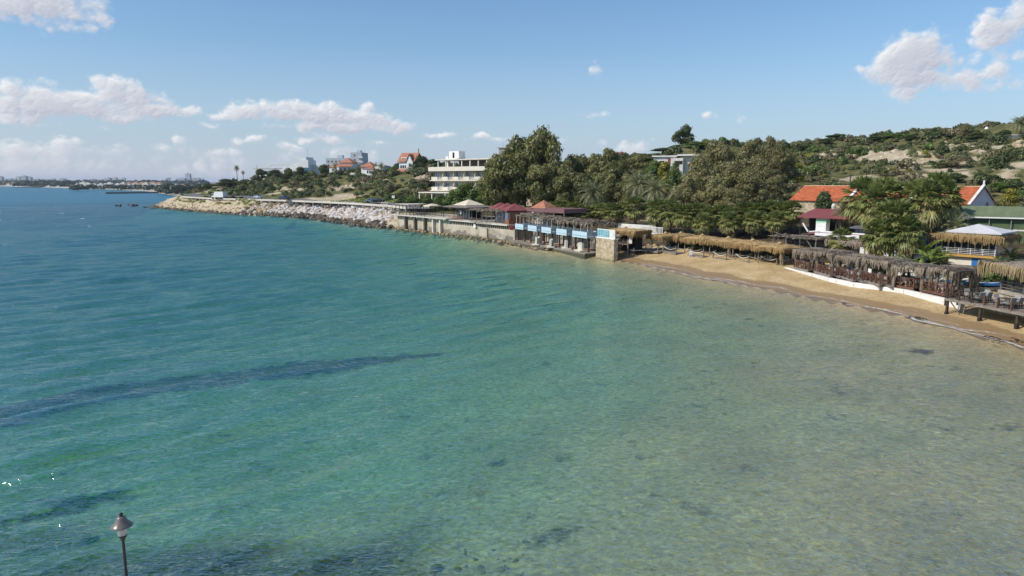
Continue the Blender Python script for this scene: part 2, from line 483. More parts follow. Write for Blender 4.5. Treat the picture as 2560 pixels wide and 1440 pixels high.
def sea_depth(x, y, s, k=None):
    """s = distance from the shore"""
    d = np.full(x.shape, _WS[-1])
    for i in range(_sn):
        d = d + _WS[i]*np.hypot(x-SP[i,0], y-SP[i,1])
    d = np.clip(d, 0.5, 12)
    far = np.clip(np.maximum(np.abs(x), y-300)/600, 0, 1)
    d = d*(1-far)+9*far
    return d*(1-np.exp(-s/((3.5+1.6*d) if k is None else np.where(k >= 2, 1.5+.5*d, 3.5+1.6*d))))

def height(x, y):
    x = np.asarray(x, float); y = np.asarray(y, float)
    s, idx = coast_dist(x, y)
    z = rbf(x, y)
    k = np.array([{'b':0,'p':1,'w':2,'r':3,'c':4}[c] for c in CK])[idx]
    sp = np.maximum(s, 0)
    prof = np.select([k==0, k==1, k==2, k==3, k==4],
        [0.125*sp+np.maximum(sp-9,0)*0.35, np.minimum(0.12*sp,0.45)+np.maximum(sp-7.0,0)*2.5, np.minimum(0.15*sp,0.3)+np.maximum(sp-2.0,0)*3.0, 0.36*sp+0.1, 0.25*np.minimum(sp,3)+np.maximum(sp-3,0)*0.8])
    rough = vnoise(x,y,16,6)*1.6+vnoise(x,y,9,1)*1.3+vnoise(x,y,3.5,2)*0.6
    hill = np.clip((z-6.5)/5, 0, 1)
    z = z+rough*hill
    h = np.minimum(np.maximum(z, 0.3), prof)
    h = np.where(k==4, h+np.clip(prof,0,1.5)*vnoise(x,y,2.5,5)*0.8, h)
    return np.where(s >= 0, h, -sea_depth(x, y, -s, k)), s, k

gx = np.concatenate([np.arange(-330, -20, 2.4), np.arange(-20, 62, 0.9), np.arange(62, 205, 2.2)])
gy = np.concatenate([np.arange(0, 40, 1.6), np.arange(40, 145, 0.9), np.arange(145, 300, 1.6), np.arange(300, 640, 3.2)])
XX, YY = np.meshgrid(gx, gy)
ZZ, SS, KK = height(XX, YY)
nx, ny = len(gx), len(gy)
def hz_arr(x, y):
    """height by interpolation in the grid"""
    x = np.clip(np.asarray(x, float), gx[0]+.01, gx[-1]-.01); y = np.clip(np.asarray(y, float), gy[0]+.01, gy[-1]-.01)
    i = np.searchsorted(gx, x, 'right')-1; j = np.searchsorted(gy, y, 'right')-1
    u = (x-gx[i])/(gx[i+1]-gx[i]); v = (y-gy[j])/(gy[j+1]-gy[j])
    return (ZZ[j,i]*(1-u)+ZZ[j,i+1]*u)*(1-v)+(ZZ[j+1,i]*(1-u)+ZZ[j+1,i+1]*u)*v
def hz_at(x, y): return float(hz_arr(x, y))
VID = np.arange(nx*ny).reshape(ny, nx)
quads = np.stack([VID[:-1,:-1], VID[:-1,1:], VID[1:,1:], VID[1:,:-1]], -1).reshape(-1, 4)
vx = XX.ravel(); vy = YY.ravel(); vz = ZZ.ravel(); vs_ = SS.ravel(); vk = KK.ravel()

def hit(px, py, y0=95.0, y1=430.0):
    """where the view line of a pixel first meets the land"""
    Y = np.arange(y0, y1, 1.5); r = ray(px, py); d = Y/r.y
    g = hz_arr(r.x*d, Y) >= CAMZ+r.z*d
    k = int(np.argmax(g)) if g.any() else len(Y)//2
    return (r.x*d[k], Y[k], hz_at(r.x*d[k], Y[k]))
# bare earth: scarps and pale ground (centre from the photograph, radii in metres, weight)
BARE = [(hit(818,499),15,8,1.1),(hit(845,494),9,5,.9),(hit(870,470),13,5,.9),(hit(905,463),11,4,.9),(hit(935,462),8,4,.85),(hit(720,472),9,4,.8),(hit(620,478),6,5,.75),(hit(515,478),8,8,1.1),(hit(537,474),6,7,.9),(hit(690,484),5,4,.7),(hit(1065,445),8,4,.6),(hit(745,478),6,4,.7),
        (hit(2190,388,150),15,4,1.0),(hit(2250,388,150),12,7,1.1),(hit(2050,388,150),11,4,.9),(hit(2110,392,150),7,3.5,.7),(hit(2400,368,130),9,4,.8),(hit(2240,425,120),7,5,.8),(hit(2330,405,120),7,5,.85),(hit(2490,452,100),8,7,.65),(hit(2400,440,100),8,6,.6),(hit(2545,370,110),9,8,1.1),(hit(2180,470,120),8,6,.6),(hit(2480,385,110),9,5,.7),(hit(2300,450,110),9,7,.7),(hit(2430,400,110),8,6,.7),(hit(2370,425,110),7,6,.7),(hit(2150,445,120),7,6,.6),(hit(2540,420,100),8,7,.6)]
def bare_mask(x, y):
    m = np.zeros(x.shape)
    for (c, a, b, w) in BARE:
        r = np.hypot((x-c[0])/a, (y-c[1])/b)
        m = np.maximum(m, w*np.clip(1.25-r, 0, 1))
    return np.clip(m+vnoise(x,y,6,11)*0.5*(m>0.02)+vnoise(x,y,2.5,12)*0.3*(m>0.02), 0, 1)
bare = np.maximum(bare_mask(vx, vy), np.where((vk == 4) & (vs_ < 8.5) & (vs_ > -1), 1.0, 0))
bare = np.maximum(bare, np.where((vk == 3) & (vs_ < 15), .8, 0))

qs = vs_[quads].mean(1); qk = vk[quads[:,0]]; qz = vz[quads].mean(1); qx = vx[quads].mean(1); qy = vy[quads].mean(1)
sea_q = qs < -0.6
beach_q = (~sea_q) & (((qk <= 1) & (qs < 9.5) & (qy < 132)) | ((qk == 0) & (qy < 150) & (qz < 1.5)))
land_q = ~(sea_q | beach_q)

def submesh(name, mask, m, kind='structure', smooth=True, attrs=None):
    q = quads[mask]; used, inv = np.unique(q, return_inverse=True)
    V = np.stack([vx[used], vy[used], vz[used]], 1)
    me = mesh_np(name, V, inv.reshape(-1, 4), m, smooth)
    for an, arr in (attrs or {}).items():
        a = me.attributes.new(an, 'FLOAT', 'POINT'); a.data.foreach_set('value', arr[used].astype(np.float32))
    return tag(link(name, me), kind=kind)

# --- materials of the ground
m, nt, out = newmat('hill_soil')
tcg = nt.new('ShaderNodeTexCoord'); vec = tcg.outputs['Object']
at = nt.new('ShaderNodeAttribute'); at.attribute_name = 'bare'
geo = nt.new('ShaderNodeNewGeometry'); sz = nt.new('ShaderNodeSeparateXYZ'); nt.link(geo.outputs['True Normal'], sz.inputs[0])
n1 = nt.noise(vec, 0.12, 6, 0.65); n2 = nt.noise(vec, 0.45, 8, 0.75); n3 = nt.noise(vec, 0.05, 3)
veg = nt.ramp(n2, [(0.3, (.045,.052,.018)), (0.46, (.10,.10,.035)), (0.6, (.20,.175,.075)), (0.75, (.36,.30,.17))])
grassy = nt.ramp(n1, [(0.35, (.075,.085,.024)), (0.65, (.19,.17,.07))])
veg = nt.mix(nt.ramp(n3, [(0.45, 0.0), (0.6, 0.6)]), veg, grassy)
rock = nt.ramp(nt.noise(nt.map(vec, (1,1,2.2)), 0.5, 7, 0.7), [(0.25, (.22,.155,.085)), (0.45, (.42,.33,.21)), (0.7, (.60,.52,.39))])
fb = nt.math('ADD', at.outputs['Fac'], nt.math('MULTIPLY', nt.math('SUBTRACT', n2, 0.5), 0.9))
fb = nt.math('MAXIMUM', nt.ramp(fb, [(0.3, 0.0), (0.55, 1.0)]), nt.ramp(sz.outputs[2], [(0.62, 1.0), (0.78, 0.0)]))
ga = nt.new('ShaderNodeAttribute'); ga.attribute_name = 'garden'
veg = nt.mix(ga.outputs['Fac'], veg, nt.ramp(n2, [(0.35, (.045,.036,.022)), (0.55, (.105,.08,.048)), (0.72, (.20,.155,.095))]))
colr = nt.mix(fb, veg, rock)
b = nt.new('ShaderNodeBsdfPrincipled'); b.inputs['Roughness'].default_value = 0.95; b.inputs['Specular IOR Level'].default_value = 0.1
nt.link(colr, b.inputs['Base Color']); nt.link(nt.bump(n2, 0.7, 0.5), b.inputs['Normal']); nt.link(b.outputs[0], out.inputs[0])
M_SOIL = m

m, nt, out = newmat('beach_sand')
tcg = nt.new('ShaderNodeTexCoord'); vec = tcg.outputs['Object']
sz = nt.new('ShaderNodeSeparateXYZ'); nt.link(vec, sz.inputs[0])
n1 = nt.noise(vec, 0.35, 5, 0.6); n2 = nt.noise(vec, 3.0, 5, 0.7); n3 = nt.noise(vec, 14, 3, 0.6)
dry = nt.ramp(n1, [(0.3, (.47,.315,.14)), (0.5, (.57,.40,.195)), (0.72, (.68,.51,.285))])
dry = nt.mix(nt.ramp(n2, [(0.35, 0.6), (0.52, 0.0)]), dry, (.30,.20,.095))
h = nt.math('ADD', sz.outputs[2], nt.math('MULTIPLY', nt.math('SUBTRACT', nt.noise(vec, 0.22, 3), 0.5), 0.42))
wet = nt.ramp(h, [(0.1, 1.0), (0.27, 0.9), (0.31, 0.0)])
colr = nt.mix(wet, dry, (.34,.22,.105))
weed = nt.ramp(nt.noise(nt.map(vec, (.5,.5,.5), (0,0,.5)), 1.4, 4, 0.75), [(0.70, 0.0), (0.74, 0.75)])
colr = nt.mix(nt.math('MULTIPLY', weed, nt.ramp(h, [(0.0, .7), (0.4, 0.0)])), colr, (.06,.045,.03))
b = nt.new('ShaderNodeBsdfPrincipled'); nt.link(colr, b.inputs['Base Color'])
nt.link(nt.ramp(wet, [(0.0, 0.95), (1.0, 0.4)]), b.inputs['Roughness']); b.inputs['Specular IOR Level'].default_value = 0.3
nt.link(nt.bump(nt.math('ADD', n2, nt.math('MULTIPLY', n3, 0.4)), 0.9, 0.22), b.inputs['Normal']); nt.link(b.outputs[0], out.inputs[0])
M_SAND = m

# seabed: sand with the caustic light mottled into its colour, scattered weed, rock near the camera's shore, a long seagrass bed
m, nt, out = newmat('seabed_sand')
tcg = nt.new('ShaderNodeTexCoord'); vec = tcg.outputs['Object']
a1 = nt.new('ShaderNodeAttribute'); a1.attribute_name = 'weed'
a2 = nt.new('ShaderNodeAttribute'); a2.attribute_name = 'rocky'
w = nt.new('ShaderNodeTexNoise'); w.inputs['Scale'].default_value = 1.2; w.inputs['Detail'].default_value = 2; nt.link(vec, w.inputs['Vector'])
wv = nt.new('ShaderNodeVectorMath', operation='MULTIPLY_ADD'); nt.link(w.outputs['Color'], wv.inputs[0]); wv.inputs[1].default_value = (.9,.9,0); nt.link(vec, wv.inputs[2])
n1 = nt.noise(nt.map(wv.outputs[0], (1,1.25,1), (0,0,.6)), 3.1, 5, 0.64); n2 = nt.noise(vec, 0.16, 4, 0.6); n3 = nt.noise(vec, 7, 3, 0.6)
sand = nt.ramp(n1, [(0.28, (.26,.215,.12)), (0.43, (.48,.41,.23)), (0.57, (.68,.58,.33)), (0.72, (.90,.78,.46))])
a3 = nt.new('ShaderNodeAttribute'); a3.attribute_name = 'brown'
brn = nt.ramp(n1, [(0.24, (.34,.225,.125)), (0.43, (.51,.345,.18)), (0.57, (.66,.455,.225)), (0.76, (.88,.63,.31))])
sand = nt.mix(a3.outputs['Fac'], sand, brn)
sand = nt.mix(nt.ramp(n2, [(0.35, 0.35), (0.6, 0.0)]), sand, (.20,.17,.11))
peb = nt.ramp(n1, [(0.42, (.028,.025,.013)), (0.58, (.10,.085,.04)), (0.76, (.34,.27,.13))])
sand = nt.mix(nt.math('MULTIPLY', a2.outputs['Fac'], 0.9), sand, peb)
wd = nt.math('ADD', a1.outputs['Fac'], nt.math('MULTIPLY', nt.math('SUBTRACT', nt.noise(vec, 0.55, 6, 0.7), 0.5), 2.2))
colr = nt.mix(nt.ramp(wd, [(0.18, 0.0), (0.55, .98)]), sand, (.012,.013,.014))
b = nt.new('ShaderNodeBsdfDiffuse'); nt.link(colr, b.inputs[0]); nt.link(b.outputs[0], out.inputs[0])
nt.link(nt.bump(nt.math('ADD', n1, nt.math('MULTIPLY', n3, .3)), 0.5, 0.15), b.inputs['Normal'])
M_BED = m

# seagrass bed as a polyline of the photograph
def bedhit(px, py):
    z = -2.5
    for _ in range(6):
        q = G(px, py, z); z = .5*z+.5*hz_at(q.x, q.y)
    return q
WEEDLINE = [(bedhit(a, b2), r) for a, b2, r in ((-200,1072,2.9),(0,1034,2.8),(200,990,2.6),(420,960,2.7),(640,935,2.6),(830,913,2.4),(980,896,1.3),(1090,886,.7))]
def weed_mask(x, y):
    mk = np.zeros(x.shape)
    for (a, ra), (b2, rb) in zip(WEEDLINE[:-1], WEEDLINE[1:]):
        ax, ay = a[:2]; dx, dy = b2[0]-ax, b2[1]-ay
        t = np.clip(((x-ax)*dx+(y-ay)*dy)/(dx*dx+dy*dy), 0, 1)
        d = np.hypot(x-ax-t*dx, y-ay-t*dy); r = ra+(rb-ra)*t
        mk = np.maximum(mk, np.clip(1.25-d/(r*1.15)+vnoise(x,y,2.2,61)*.5+vnoise(x,y,5,62)*.35, 0, 1))
    for (c, r) in ((bedhit(190,1255),2.0),(bedhit(1020,662),1.6),(bedhit(730,575),2.5),(bedhit(640,565),2),(bedhit(2300,880),1.0),(bedhit(1050,1130),1.0),(bedhit(1410,1318),.8),(bedhit(60,1270),1.2)):
        mk = np.maximum(mk, 0.8*np.clip(1.3-np.hypot(x-c[0], y-c[1])/r, 0, 1))
    return mk
weed = weed_mask(vx, vy)
rocky = np.clip((29.0+vnoise(vx,vy,4,21)*6+vnoise(vx,vy,1.8,23)*3-vy)/5, 0, 1)*np.clip((1.5-vx+vnoise(vx,vy,3,22)*5)/6, 0, 1)*(1.0+.5*vnoise(vx,vy,2.2,24))
bed = submesh('seabed', sea_q, M_BED, attrs={'weed': weed, 'rocky': rocky, 'brown': np.clip((2.0+vz+vnoise(vx,vy,9,51)*.8)/1.0, 0, 1)})
beach = submesh('beach', beach_q, M_SAND)
hill = submesh('hillside', land_q, M_SOIL, attrs={'bare': bare, 'garden': np.clip((6.8-vz)/.8, 0, 1)*np.clip((vx+22)/8, 0, 1)})

# far ground: everything beyond the near hillside, to the horizon
m = mat('far_ground_soil', (.16,.145,.085), 0.95, 0.5, 0.004, bump=0)
fb_ = MB()
fb_.poly([(190,-40,12.0),(12000,-40,12.0),(12000,12000,12.0),(190,12000,12)])
ftop = [(c[0], c[1]) for c in CP if c[1] >= 560]
V = [(x, y, 0.6) for x, y in ftop]
rng2 = []
far = MB()
for (xa, ya), (xb, yb) in zip(ftop[:-1], ftop[1:]):
    far.quad((xb, yb, .05), (xa, ya, .05), (xa+40, ya+30, 3.0), (xb+40, yb+30, 3.0))
    far.quad((xb+40, yb+30, 3.0), (xa+40, ya+30, 3.0), (xa+3500, ya+6000, 9.0), (xb+3500, yb+6000, 9.0))
xa, ya = ftop[0]
far.quad((xa+40, ya+30, 3.0), (9000, ya+20, 3.0), (12000, 7000, 9.0), (xa+3500, ya+6000, 9.0))
fo = far.build('far_plain', m); tag(fo, kind='structure')

# ------------------------------------------------------------------ the sea
m, nt, out = newmat('sea_water')
tcg = nt.new('ShaderNodeTexCoord'); vec = tcg.outputs['Object']
dp = nt.new('ShaderNodeAttribute'); dp.attribute_name = 'depth'      # metres / 10, with the height of the wave
di = nt.new('ShaderNodeAttribute'); di.attribute_name = 'slick'      # unresolved small waves far away
rip = nt.noise(nt.map(vec, (1.5, 3.6, 1), (0, 0, math.radians(-40))), 1.0, 2, 0.6)
mid = nt.noise(nt.map(vec, (.075, .30, 1), (0, 0, math.radians(-34))), 1.0, 3, 0.65)
bmp = nt.bump(nt.math('ADD', nt.math('MULTIPLY', rip, 0.20), nt.math('MULTIPLY', mid, nt.math('MULTIPLY', di.outputs['Fac'], 2.6))), 1.0, 1.0)
dep = nt.math('MULTIPLY', dp.outputs['Fac'], 10.0)
cmb = nt.new('ShaderNodeCombineColor')
for i, a in enumerate((0.24, 0.082, 0.115)):
    nt.link(nt.math('EXPONENT', nt.math('MULTIPLY', dep, -a)), cmb.inputs[i])
tr = nt.new('ShaderNodeBsdfTransparent'); nt.link(cmb.outputs[0], tr.inputs[0])
body = nt.new('ShaderNodeBsdfDiffuse')
bc = nt.ramp(dp.outputs['Fac'], [(0.05, (.13,.13,.07)), (0.22, (.02,.25,.185)), (0.40, (.028,.215,.215)), (0.75, (.04,.20,.275)), (1.0, (.05,.175,.25))])
nt.link(bc, body.inputs[0])
fbod = nt.math('SUBTRACT', 1.0, nt.math('EXPONENT', nt.math('MULTIPLY', dep, -0.11)))
mx = nt.new('ShaderNodeMixShader'); nt.link(fbod, mx.inputs[0]); nt.link(tr.outputs[0], mx.inputs[1]); nt.link(body.outputs[0], mx.inputs[2])
gl = nt.new('ShaderNodeBsdfGlossy'); nt.link(bmp, gl.inputs['Normal'])
nt.link(nt.math('MULTIPLY_ADD', di.outputs['Fac'], 0.15, 0.05), gl.inputs['Roughness'])
fr = nt.new('ShaderNodeFresnel'); fr.inputs['IOR'].default_value = 1.333; nt.link(bmp, fr.inputs['Normal'])
cap = nt.math('MULTIPLY_ADD', di.outputs['Fac'], -0.14, 0.42)
mx2 = nt.new('ShaderNodeMixShader'); nt.link(nt.math('MINIMUM', nt.math('MULTIPLY', fr.outputs[0], nt.math('MULTIPLY_ADD', di.outputs['Fac'], .46, .37)), cap), mx2.inputs[0]); nt.link(mx.outputs[0], mx2.inputs[1]); nt.link(gl.outputs[0], mx2.inputs[2])
nt.link(mx2.outputs[0], out.inputs[0])
M_SEA = m

# finer cells close to the shore the photograph was taken from, coarser ones farther out
NA, NR = 660, 760
aa = np.radians(np.linspace(-62, 62, NA)); rr = 13.0*(430/13.0)**np.linspace(0, 1, NR)
AA, RR = np.meshgrid(aa, rr)
X0 = RR*np.sin(AA); Y0 = RR*np.cos(AA)
s_, ik_ = coast_dist(X0, Y0); kk_ = np.array([{'b':0,'p':1,'w':2,'r':3,'c':4}[c] for c in CK])
dep_ = np.where(s_ < 0, sea_depth(X0, Y0, np.maximum(-s_, 0), kk_[ik_]), 0.0)
cell = RR*math.log(430/13.0)/NR*1.0
r5 = np.random.default_rng(5)
H = np.zeros_like(X0)
# travelling from the open sea on the far left towards the near right: crests lie along the lower left - upper right
def wave(lam, amp, deg, ph):
    k = 2*math.pi/lam; c, q = math.cos(math.radians(deg)), math.sin(math.radians(deg))
    p = k*(X0*c+Y0*q)+ph+1.3*vnoise(X0, Y0, lam*5, int(ph*100) % 9973)*4
    res = np.clip((lam/cell-2.2)/2.5, 0, 1)
    s1 = np.sin(p)
    return amp*res*(s1+0.25*np.cos(2*p))
for n_, l0, l1, st_, spread in ((8, 3.0, 6.5, .0105, 9), (14, 1.1, 3.0, .0125, 12), (16, 0.5, 1.1, .0115, 24)):
    for i in range(n_):
        lam = l0*(l1/l0)**((i+r5.random())/n_)
        H += (np.clip((dep_-1.2)/2.0, .12, 1) if lam >= 3.0 else 1.0)*wave(lam, st_*lam, -52+r5.normal()*spread, r5.random()*6.28)
gust = 0.75+0.9*np.clip(vnoise(X0, Y0, 38, 31)+vnoise(X0, Y0, 15, 32)*0.6+0.15, -0.3, 0.8)
calm = np.clip((dep_-.3)/2.8, 0, 1)*0.80+0.14
H = H*gust*calm
H = np.where(s_ > -1.0, H*np.clip(-s_, 0, 1), H)
WID = np.arange(X0.size).reshape(X0.shape)
wq = np.stack([WID[:-1,:-1], WID[:-1,1:], WID[1:,1:], WID[1:,:-1]], -1).reshape(-1, 4)[:, ::-1]
keep = (s_.ravel()[wq] < 3).any(1)
used, inv = np.unique(wq[keep], return_inverse=True)
V = np.stack([X0.ravel()[used], Y0.ravel()[used], H.ravel()[used]], 1); Fq = inv.reshape(-1, 4)
dv = np.maximum(dep_+H*(2.0+3.5*np.clip((dep_-1.2)/1.5, 0, 1))*np.clip(dep_, 0, 1)+np.clip((RR-300)/300, 0, 1)**2*30, 0).ravel()[used]
sl_ = np.clip((RR.ravel()[used]-40)/260, 0, 1)**0.6
# the open sea beyond, and the strips at the sides and under the camera
x2 = np.array([-9000,-6000,-4000,-2800,-2000,-1500,-1100,-800,-600,-450,-330,-240,-160,-100,-60,-30,0,30,60.0]); y2 = np.array([-60,-30,0,8,16,30,60,100,150,220,300,380,430,480,540,620,720,850,1000,1200,1500,1900,2500,3300,4600.0])
xs2 = np.unique(np.concatenate([np.linspace(a, b, 6) for a, b in zip(x2[:-1], x2[1:])])); ys2 = np.unique(np.concatenate([np.linspace(a, b, 5) for a, b in zip(y2[:-1], y2[1:])]))
WX, WY = np.meshgrid(xs2, ys2)
s2, _ = coast_dist(WX, WY)
D2 = np.where(s2 < 0, sea_depth(WX, WY, np.maximum(-s2, 0)), 0.0)
D2 = D2+np.clip((np.hypot(WX, WY)-300)/300, 0, 1)**2*30
W2 = np.arange(WX.size).reshape(WX.shape)
q2 = np.stack([W2[:-1,:-1], W2[:-1,1:], W2[1:,1:], W2[1:,:-1]], -1).reshape(-1, 4)
R2 = np.hypot(WX, WY).ravel(); A2 = np.degrees(np.arctan2(WX, WY)).ravel()
cov_ = ((R2[q2] < 428) & (R2[q2] > 14) & (np.abs(A2[q2]) < 61.5)).all(1)
k2 = (s2.ravel()[q2] < 60).any(1) & ~cov_
# cells that straddle the finely waved part lie a hair lower, so that the waves cover them
u2, i2 = np.unique(q2[k2], return_inverse=True)
inner = (R2[u2] < 429) & (R2[u2] > 13) & (np.abs(A2[u2]) < 62)
V2 = np.stack([WX.ravel()[u2], WY.ravel()[u2], np.where(inner, -0.25, -0.02)], 1)
d2 = D2.ravel()[u2]
me = mesh_np('sea', np.vstack([V, V2]), np.vstack([Fq, i2.reshape(-1, 4)+len(V)]), M_SEA, True)
a = me.attributes.new('depth', 'FLOAT', 'POINT'); a.data.foreach_set('value', (np.concatenate([dv, d2])/10).astype(np.float32))
a = me.attributes.new('slick', 'FLOAT', 'POINT'); a.data.foreach_set('value', np.concatenate([sl_, np.clip((R2[u2]-40)/260, 0, 1)**0.6]).astype(np.float32))
tag(link('sea', me), kind='structure')
sf = MB(); sf.quad((-9200,-60,-14),(220,-60,-14),(220,5000,-14),(-9200,5000,-14))
tag(sf.build('deep_seabed', M_BED), kind='structure')
# ------------------------------------------------------------------ plants
L_EUC = leafmat('eucalyptus_leaves', (.058,.066,.020), (.155,.152,.044), (.28,.255,.095), .42, .25, 1.35)
L_ACA = leafmat('acacia_leaves', (.075,.075,.026), (.185,.165,.066), (.30,.27,.125), .45, .3, 1.6)
L_DARK = leafmat('dark_leaves', (.026,.040,.013), (.066,.088,.028), (.11,.13,.045), .3, .4)
L_GREEN = leafmat('green_leaves', (.045,.078,.016), (.115,.165,.036), (.19,.24,.06), .38, .3)
L_SCRUB = leafmat('scrub_leaves', (.058,.068,.024), (.130,.140,.050), (.21,.20,.085), .35, .45)
L_DRY = leafmat('dry_leaves', (.095,.080,.038), (.19,.16,.085), (.28,.24,.14), .3, .4)
L_YEL = leafmat('yellow_green_leaves', (.085,.085,.012), (.21,.19,.022), (.30,.26,.03), .3, .5)
L_FAN = leafmat('fan_palm_leaves', (.045,.065,.014), (.135,.155,.042), (.34,.31,.11), .42, .8, 1.5)
L_FANDRY = leafmat('dry_palm_leaves', (.16,.115,.055), (.34,.25,.115), (.52,.38,.17), .3, .8)
L_DATE = leafmat('date_palm_leaves', (.085,.095,.045), (.20,.205,.10), (.32,.31,.17), .4, .8, 1.4)
L_BAN = leafmat('banana_leaves', (.05,.09,.018), (.16,.22,.045), (.36,.34,.09), .42, .7)
L_GRASS = leafmat('verge_grass', (.06,.09,.012), (.16,.20,.03), (.30,.27,.04), .3, .3)
M_BARK = mat('bark', (.15,.115,.085), .95, .4, 2.5, bump=.5, stretch=(1,1,.25))
M_BARKP = mat('pale_bark', (.34,.29,.235), .9, .4, 1.5, bump=.3, stretch=(1,1,.25))
M_PTRUNK = mat('palm_trunk', (.135,.095,.06), .95, .45, 5, bump=.6, stretch=(1,1,2))

def rdir(rng, n, zmin=-1.0):
    z = rng.uniform(zmin, 1, n); a = rng.uniform(0, 2*np.pi, n); r = np.sqrt(np.maximum(1-z*z, 0))
    return np.stack([r*np.cos(a), r*np.sin(a), z], 1)

def leaf_quads(P, N, size, rng, aspect=1.5, hang=0.0):
    """rhombic leaf clumps at P, facing N"""
    n = len(P)
    up = rdir(rng, n)
    if hang > 0:
        up = up*(1-hang)+np.array([0, 0, -1])*hang*2
    T = up-N*(up*N).sum(1, keepdims=True); T /= np.linalg.norm(T, axis=1, keepdims=True)+1e-9
    B = np.cross(N, T)
    s = size*rng.uniform(.6, 1.35, (n, 1))
    a = P-T*s*aspect/2; b = P+B*s*.5+T*s*rng.uniform(-.2, .2, (n, 1)); c = P+T*s*aspect/2; d = P-B*s*.5+T*s*rng.uniform(-.2, .2, (n, 1))
    return np.stack([a, b, c, d], 1).reshape(-1, 3)

def crown_mesh(name, blobs, n, size, seed, matl, zmin=-.75, hang=0.0, aspect=1.5, inner=.74, jit=.6):
    rng = np.random.default_rng(seed)
    bl = np.array(blobs, float); w = (bl[:,3]*bl[:,4]+bl[:,5]*(bl[:,3]+bl[:,4])); w /= w.sum()
    bi = rng.choice(len(bl), n, p=w)
    d = rdir(rng, n, zmin)
    rad = inner+(1.13-inner)*rng.random((n, 1))**.75
    rad *= 1+.20*np.sin(d[:,[0]]*5+bi[:,None]*1.7)*np.cos(d[:,[2]]*6+bi[:,None])+.13*np.sin(d[:,[1]]*11+bi[:,None]*2.3)*np.sin(d[:,[2]]*9+bi[:,None]*.7)
    P = bl[bi,:3]+d*bl[bi,3:6]*rad
    N = d/bl[bi,3:6]; N /= np.linalg.norm(N, axis=1, keepdims=True)
    N = N+rdir(rng, n)*jit; N /= np.linalg.norm(N, axis=1, keepdims=True)
    V = leaf_quads(P, N, size, rng, aspect, hang)
    me = mesh_np(name, V, np.arange(4*n).reshape(-1, 4), matl)
    a = me.attributes.new('tint', 'FLOAT', 'FACE'); a.data.foreach_set('value', rng.random(n).astype(np.float32))
    return me

def trunk_mesh(name, H, r0, tips, seed, matl, lean=0.0):
    rng = random.Random(seed); mb = MB()
    top = Vector((lean*H, 0, H))
    mid = Vector((lean*H*.4+rng.uniform(-.1, .1)*H*.3, rng.uniform(-.1, .1)*H*.3, H*.5))
    mb.tube([(0,0,-.4), (0,0,.15*H), mid, top], [r0*1.25, r0, r0*.8, r0*.55], 8)
    for t in tips:
        t = Vector(t); s = mid.lerp(top, rng.uniform(.2, 1.0)); m_ = s.lerp(t, .5)+Vector((0, 0, -.05*(t-s).length))
        mb.tube([s, m_, t], [r0*.42, r0*.28, r0*.12], 6)
    return mb.mesh(name, matl, True)

def lobes(rng, nb, R, z0, z1, br, vert=1.0, mound=False):
    out = []
    for i in range(nb):
        for _ in range(30):
            a = rng.uniform(0, 2*math.pi); q = math.sqrt(rng.random()); z = rng.uniform(0, 1)
            prof = math.sqrt(max(0, 1-z*z)) if mound else math.sin(math.pi*(.12+.8*z))**.7
            x = q*prof*R*.78*math.cos(a); y = q*prof*R*.78*math.sin(a)
            if q > .35 or z > .6: break
        b = br*rng.uniform(.75, 1.25)
        out.append((x, y, z0+(z1-z0)*z, b, b, b*vert*rng.uniform(.8, 1.1)))
    return out

TREE = {}
def proto_tree(key, name, H, R, nb, z0, br, n, size, matl, bark, seed, vert=1.0, mound=False, hang=0.0, trunk=0.3, r0=.3, **kw):
    rng = random.Random(seed)
    bl = lobes(rng, nb, R, H*z0, H-br*.75*vert, br, vert, mound)
    cm = crown_mesh(name+'_crown', bl, n, size, seed, matl, hang=hang, **kw)
    tm = trunk_mesh(name+'_trunk', H*trunk, r0, [(b[0]*.9, b[1]*.9, b[2]) for b in bl[:9]], seed, bark)
    TREE[key] = (name, cm, tm, H, R)
# all of height 10 m, radius about 4 m
for i in range(3):
    proto_tree('euc%d' % i, 'eucalyptus_tree', 10, 4.4, 26, .24, 1.25, 11000, .27, L_EUC, M_BARKP, 40+i, 1.0, hang=.35, trunk=.42, r0=.26, aspect=1.8)
for i in range(3):
    proto_tree('aca%d' % i, 'acacia_tree', 10, 4.8, 36, .06, 1.15, 9500, .26, L_ACA, M_BARK, 60+i, .95, mound=True, hang=.25, trunk=.3, r0=.3, aspect=1.7)
for i in range(2):
    proto_tree('grn%d' % i, 'broadleaf_tree', 10, 4.8, 22, .12, 1.4, 4200, .42, L_GREEN, M_BARK, 80+i, 1.0, mound=True, trunk=.3, r0=.3)
for i in range(2):
    proto_tree('drk%d' % i, 'evergreen_tree', 10, 4.8, 18, .12, 1.6, 4200, .40, L_DARK, M_BARK, 90+i, .95, mound=True, trunk=.3, r0=.3, jit=.4)
proto_tree('yel0', 'yellow_tree', 10, 4.6, 18, .12, 1.4, 3000, .46, L_YEL, M_BARK, 97, 1.0, mound=True, trunk=.3, r0=.3)
proto_tree('rnd0', 'round_tree', 10, 4.6, 20, .30, 1.5, 3600, .44, L_DARK, M_BARK, 99, .95, trunk=.4, r0=.32)
proto_tree('dry0', 'bare_tree', 10, 4.6, 14, .2, 1.4, 1100, .40, L_DRY, M_BARK, 101, 1.0, mound=True, trunk=.45, r0=.22)
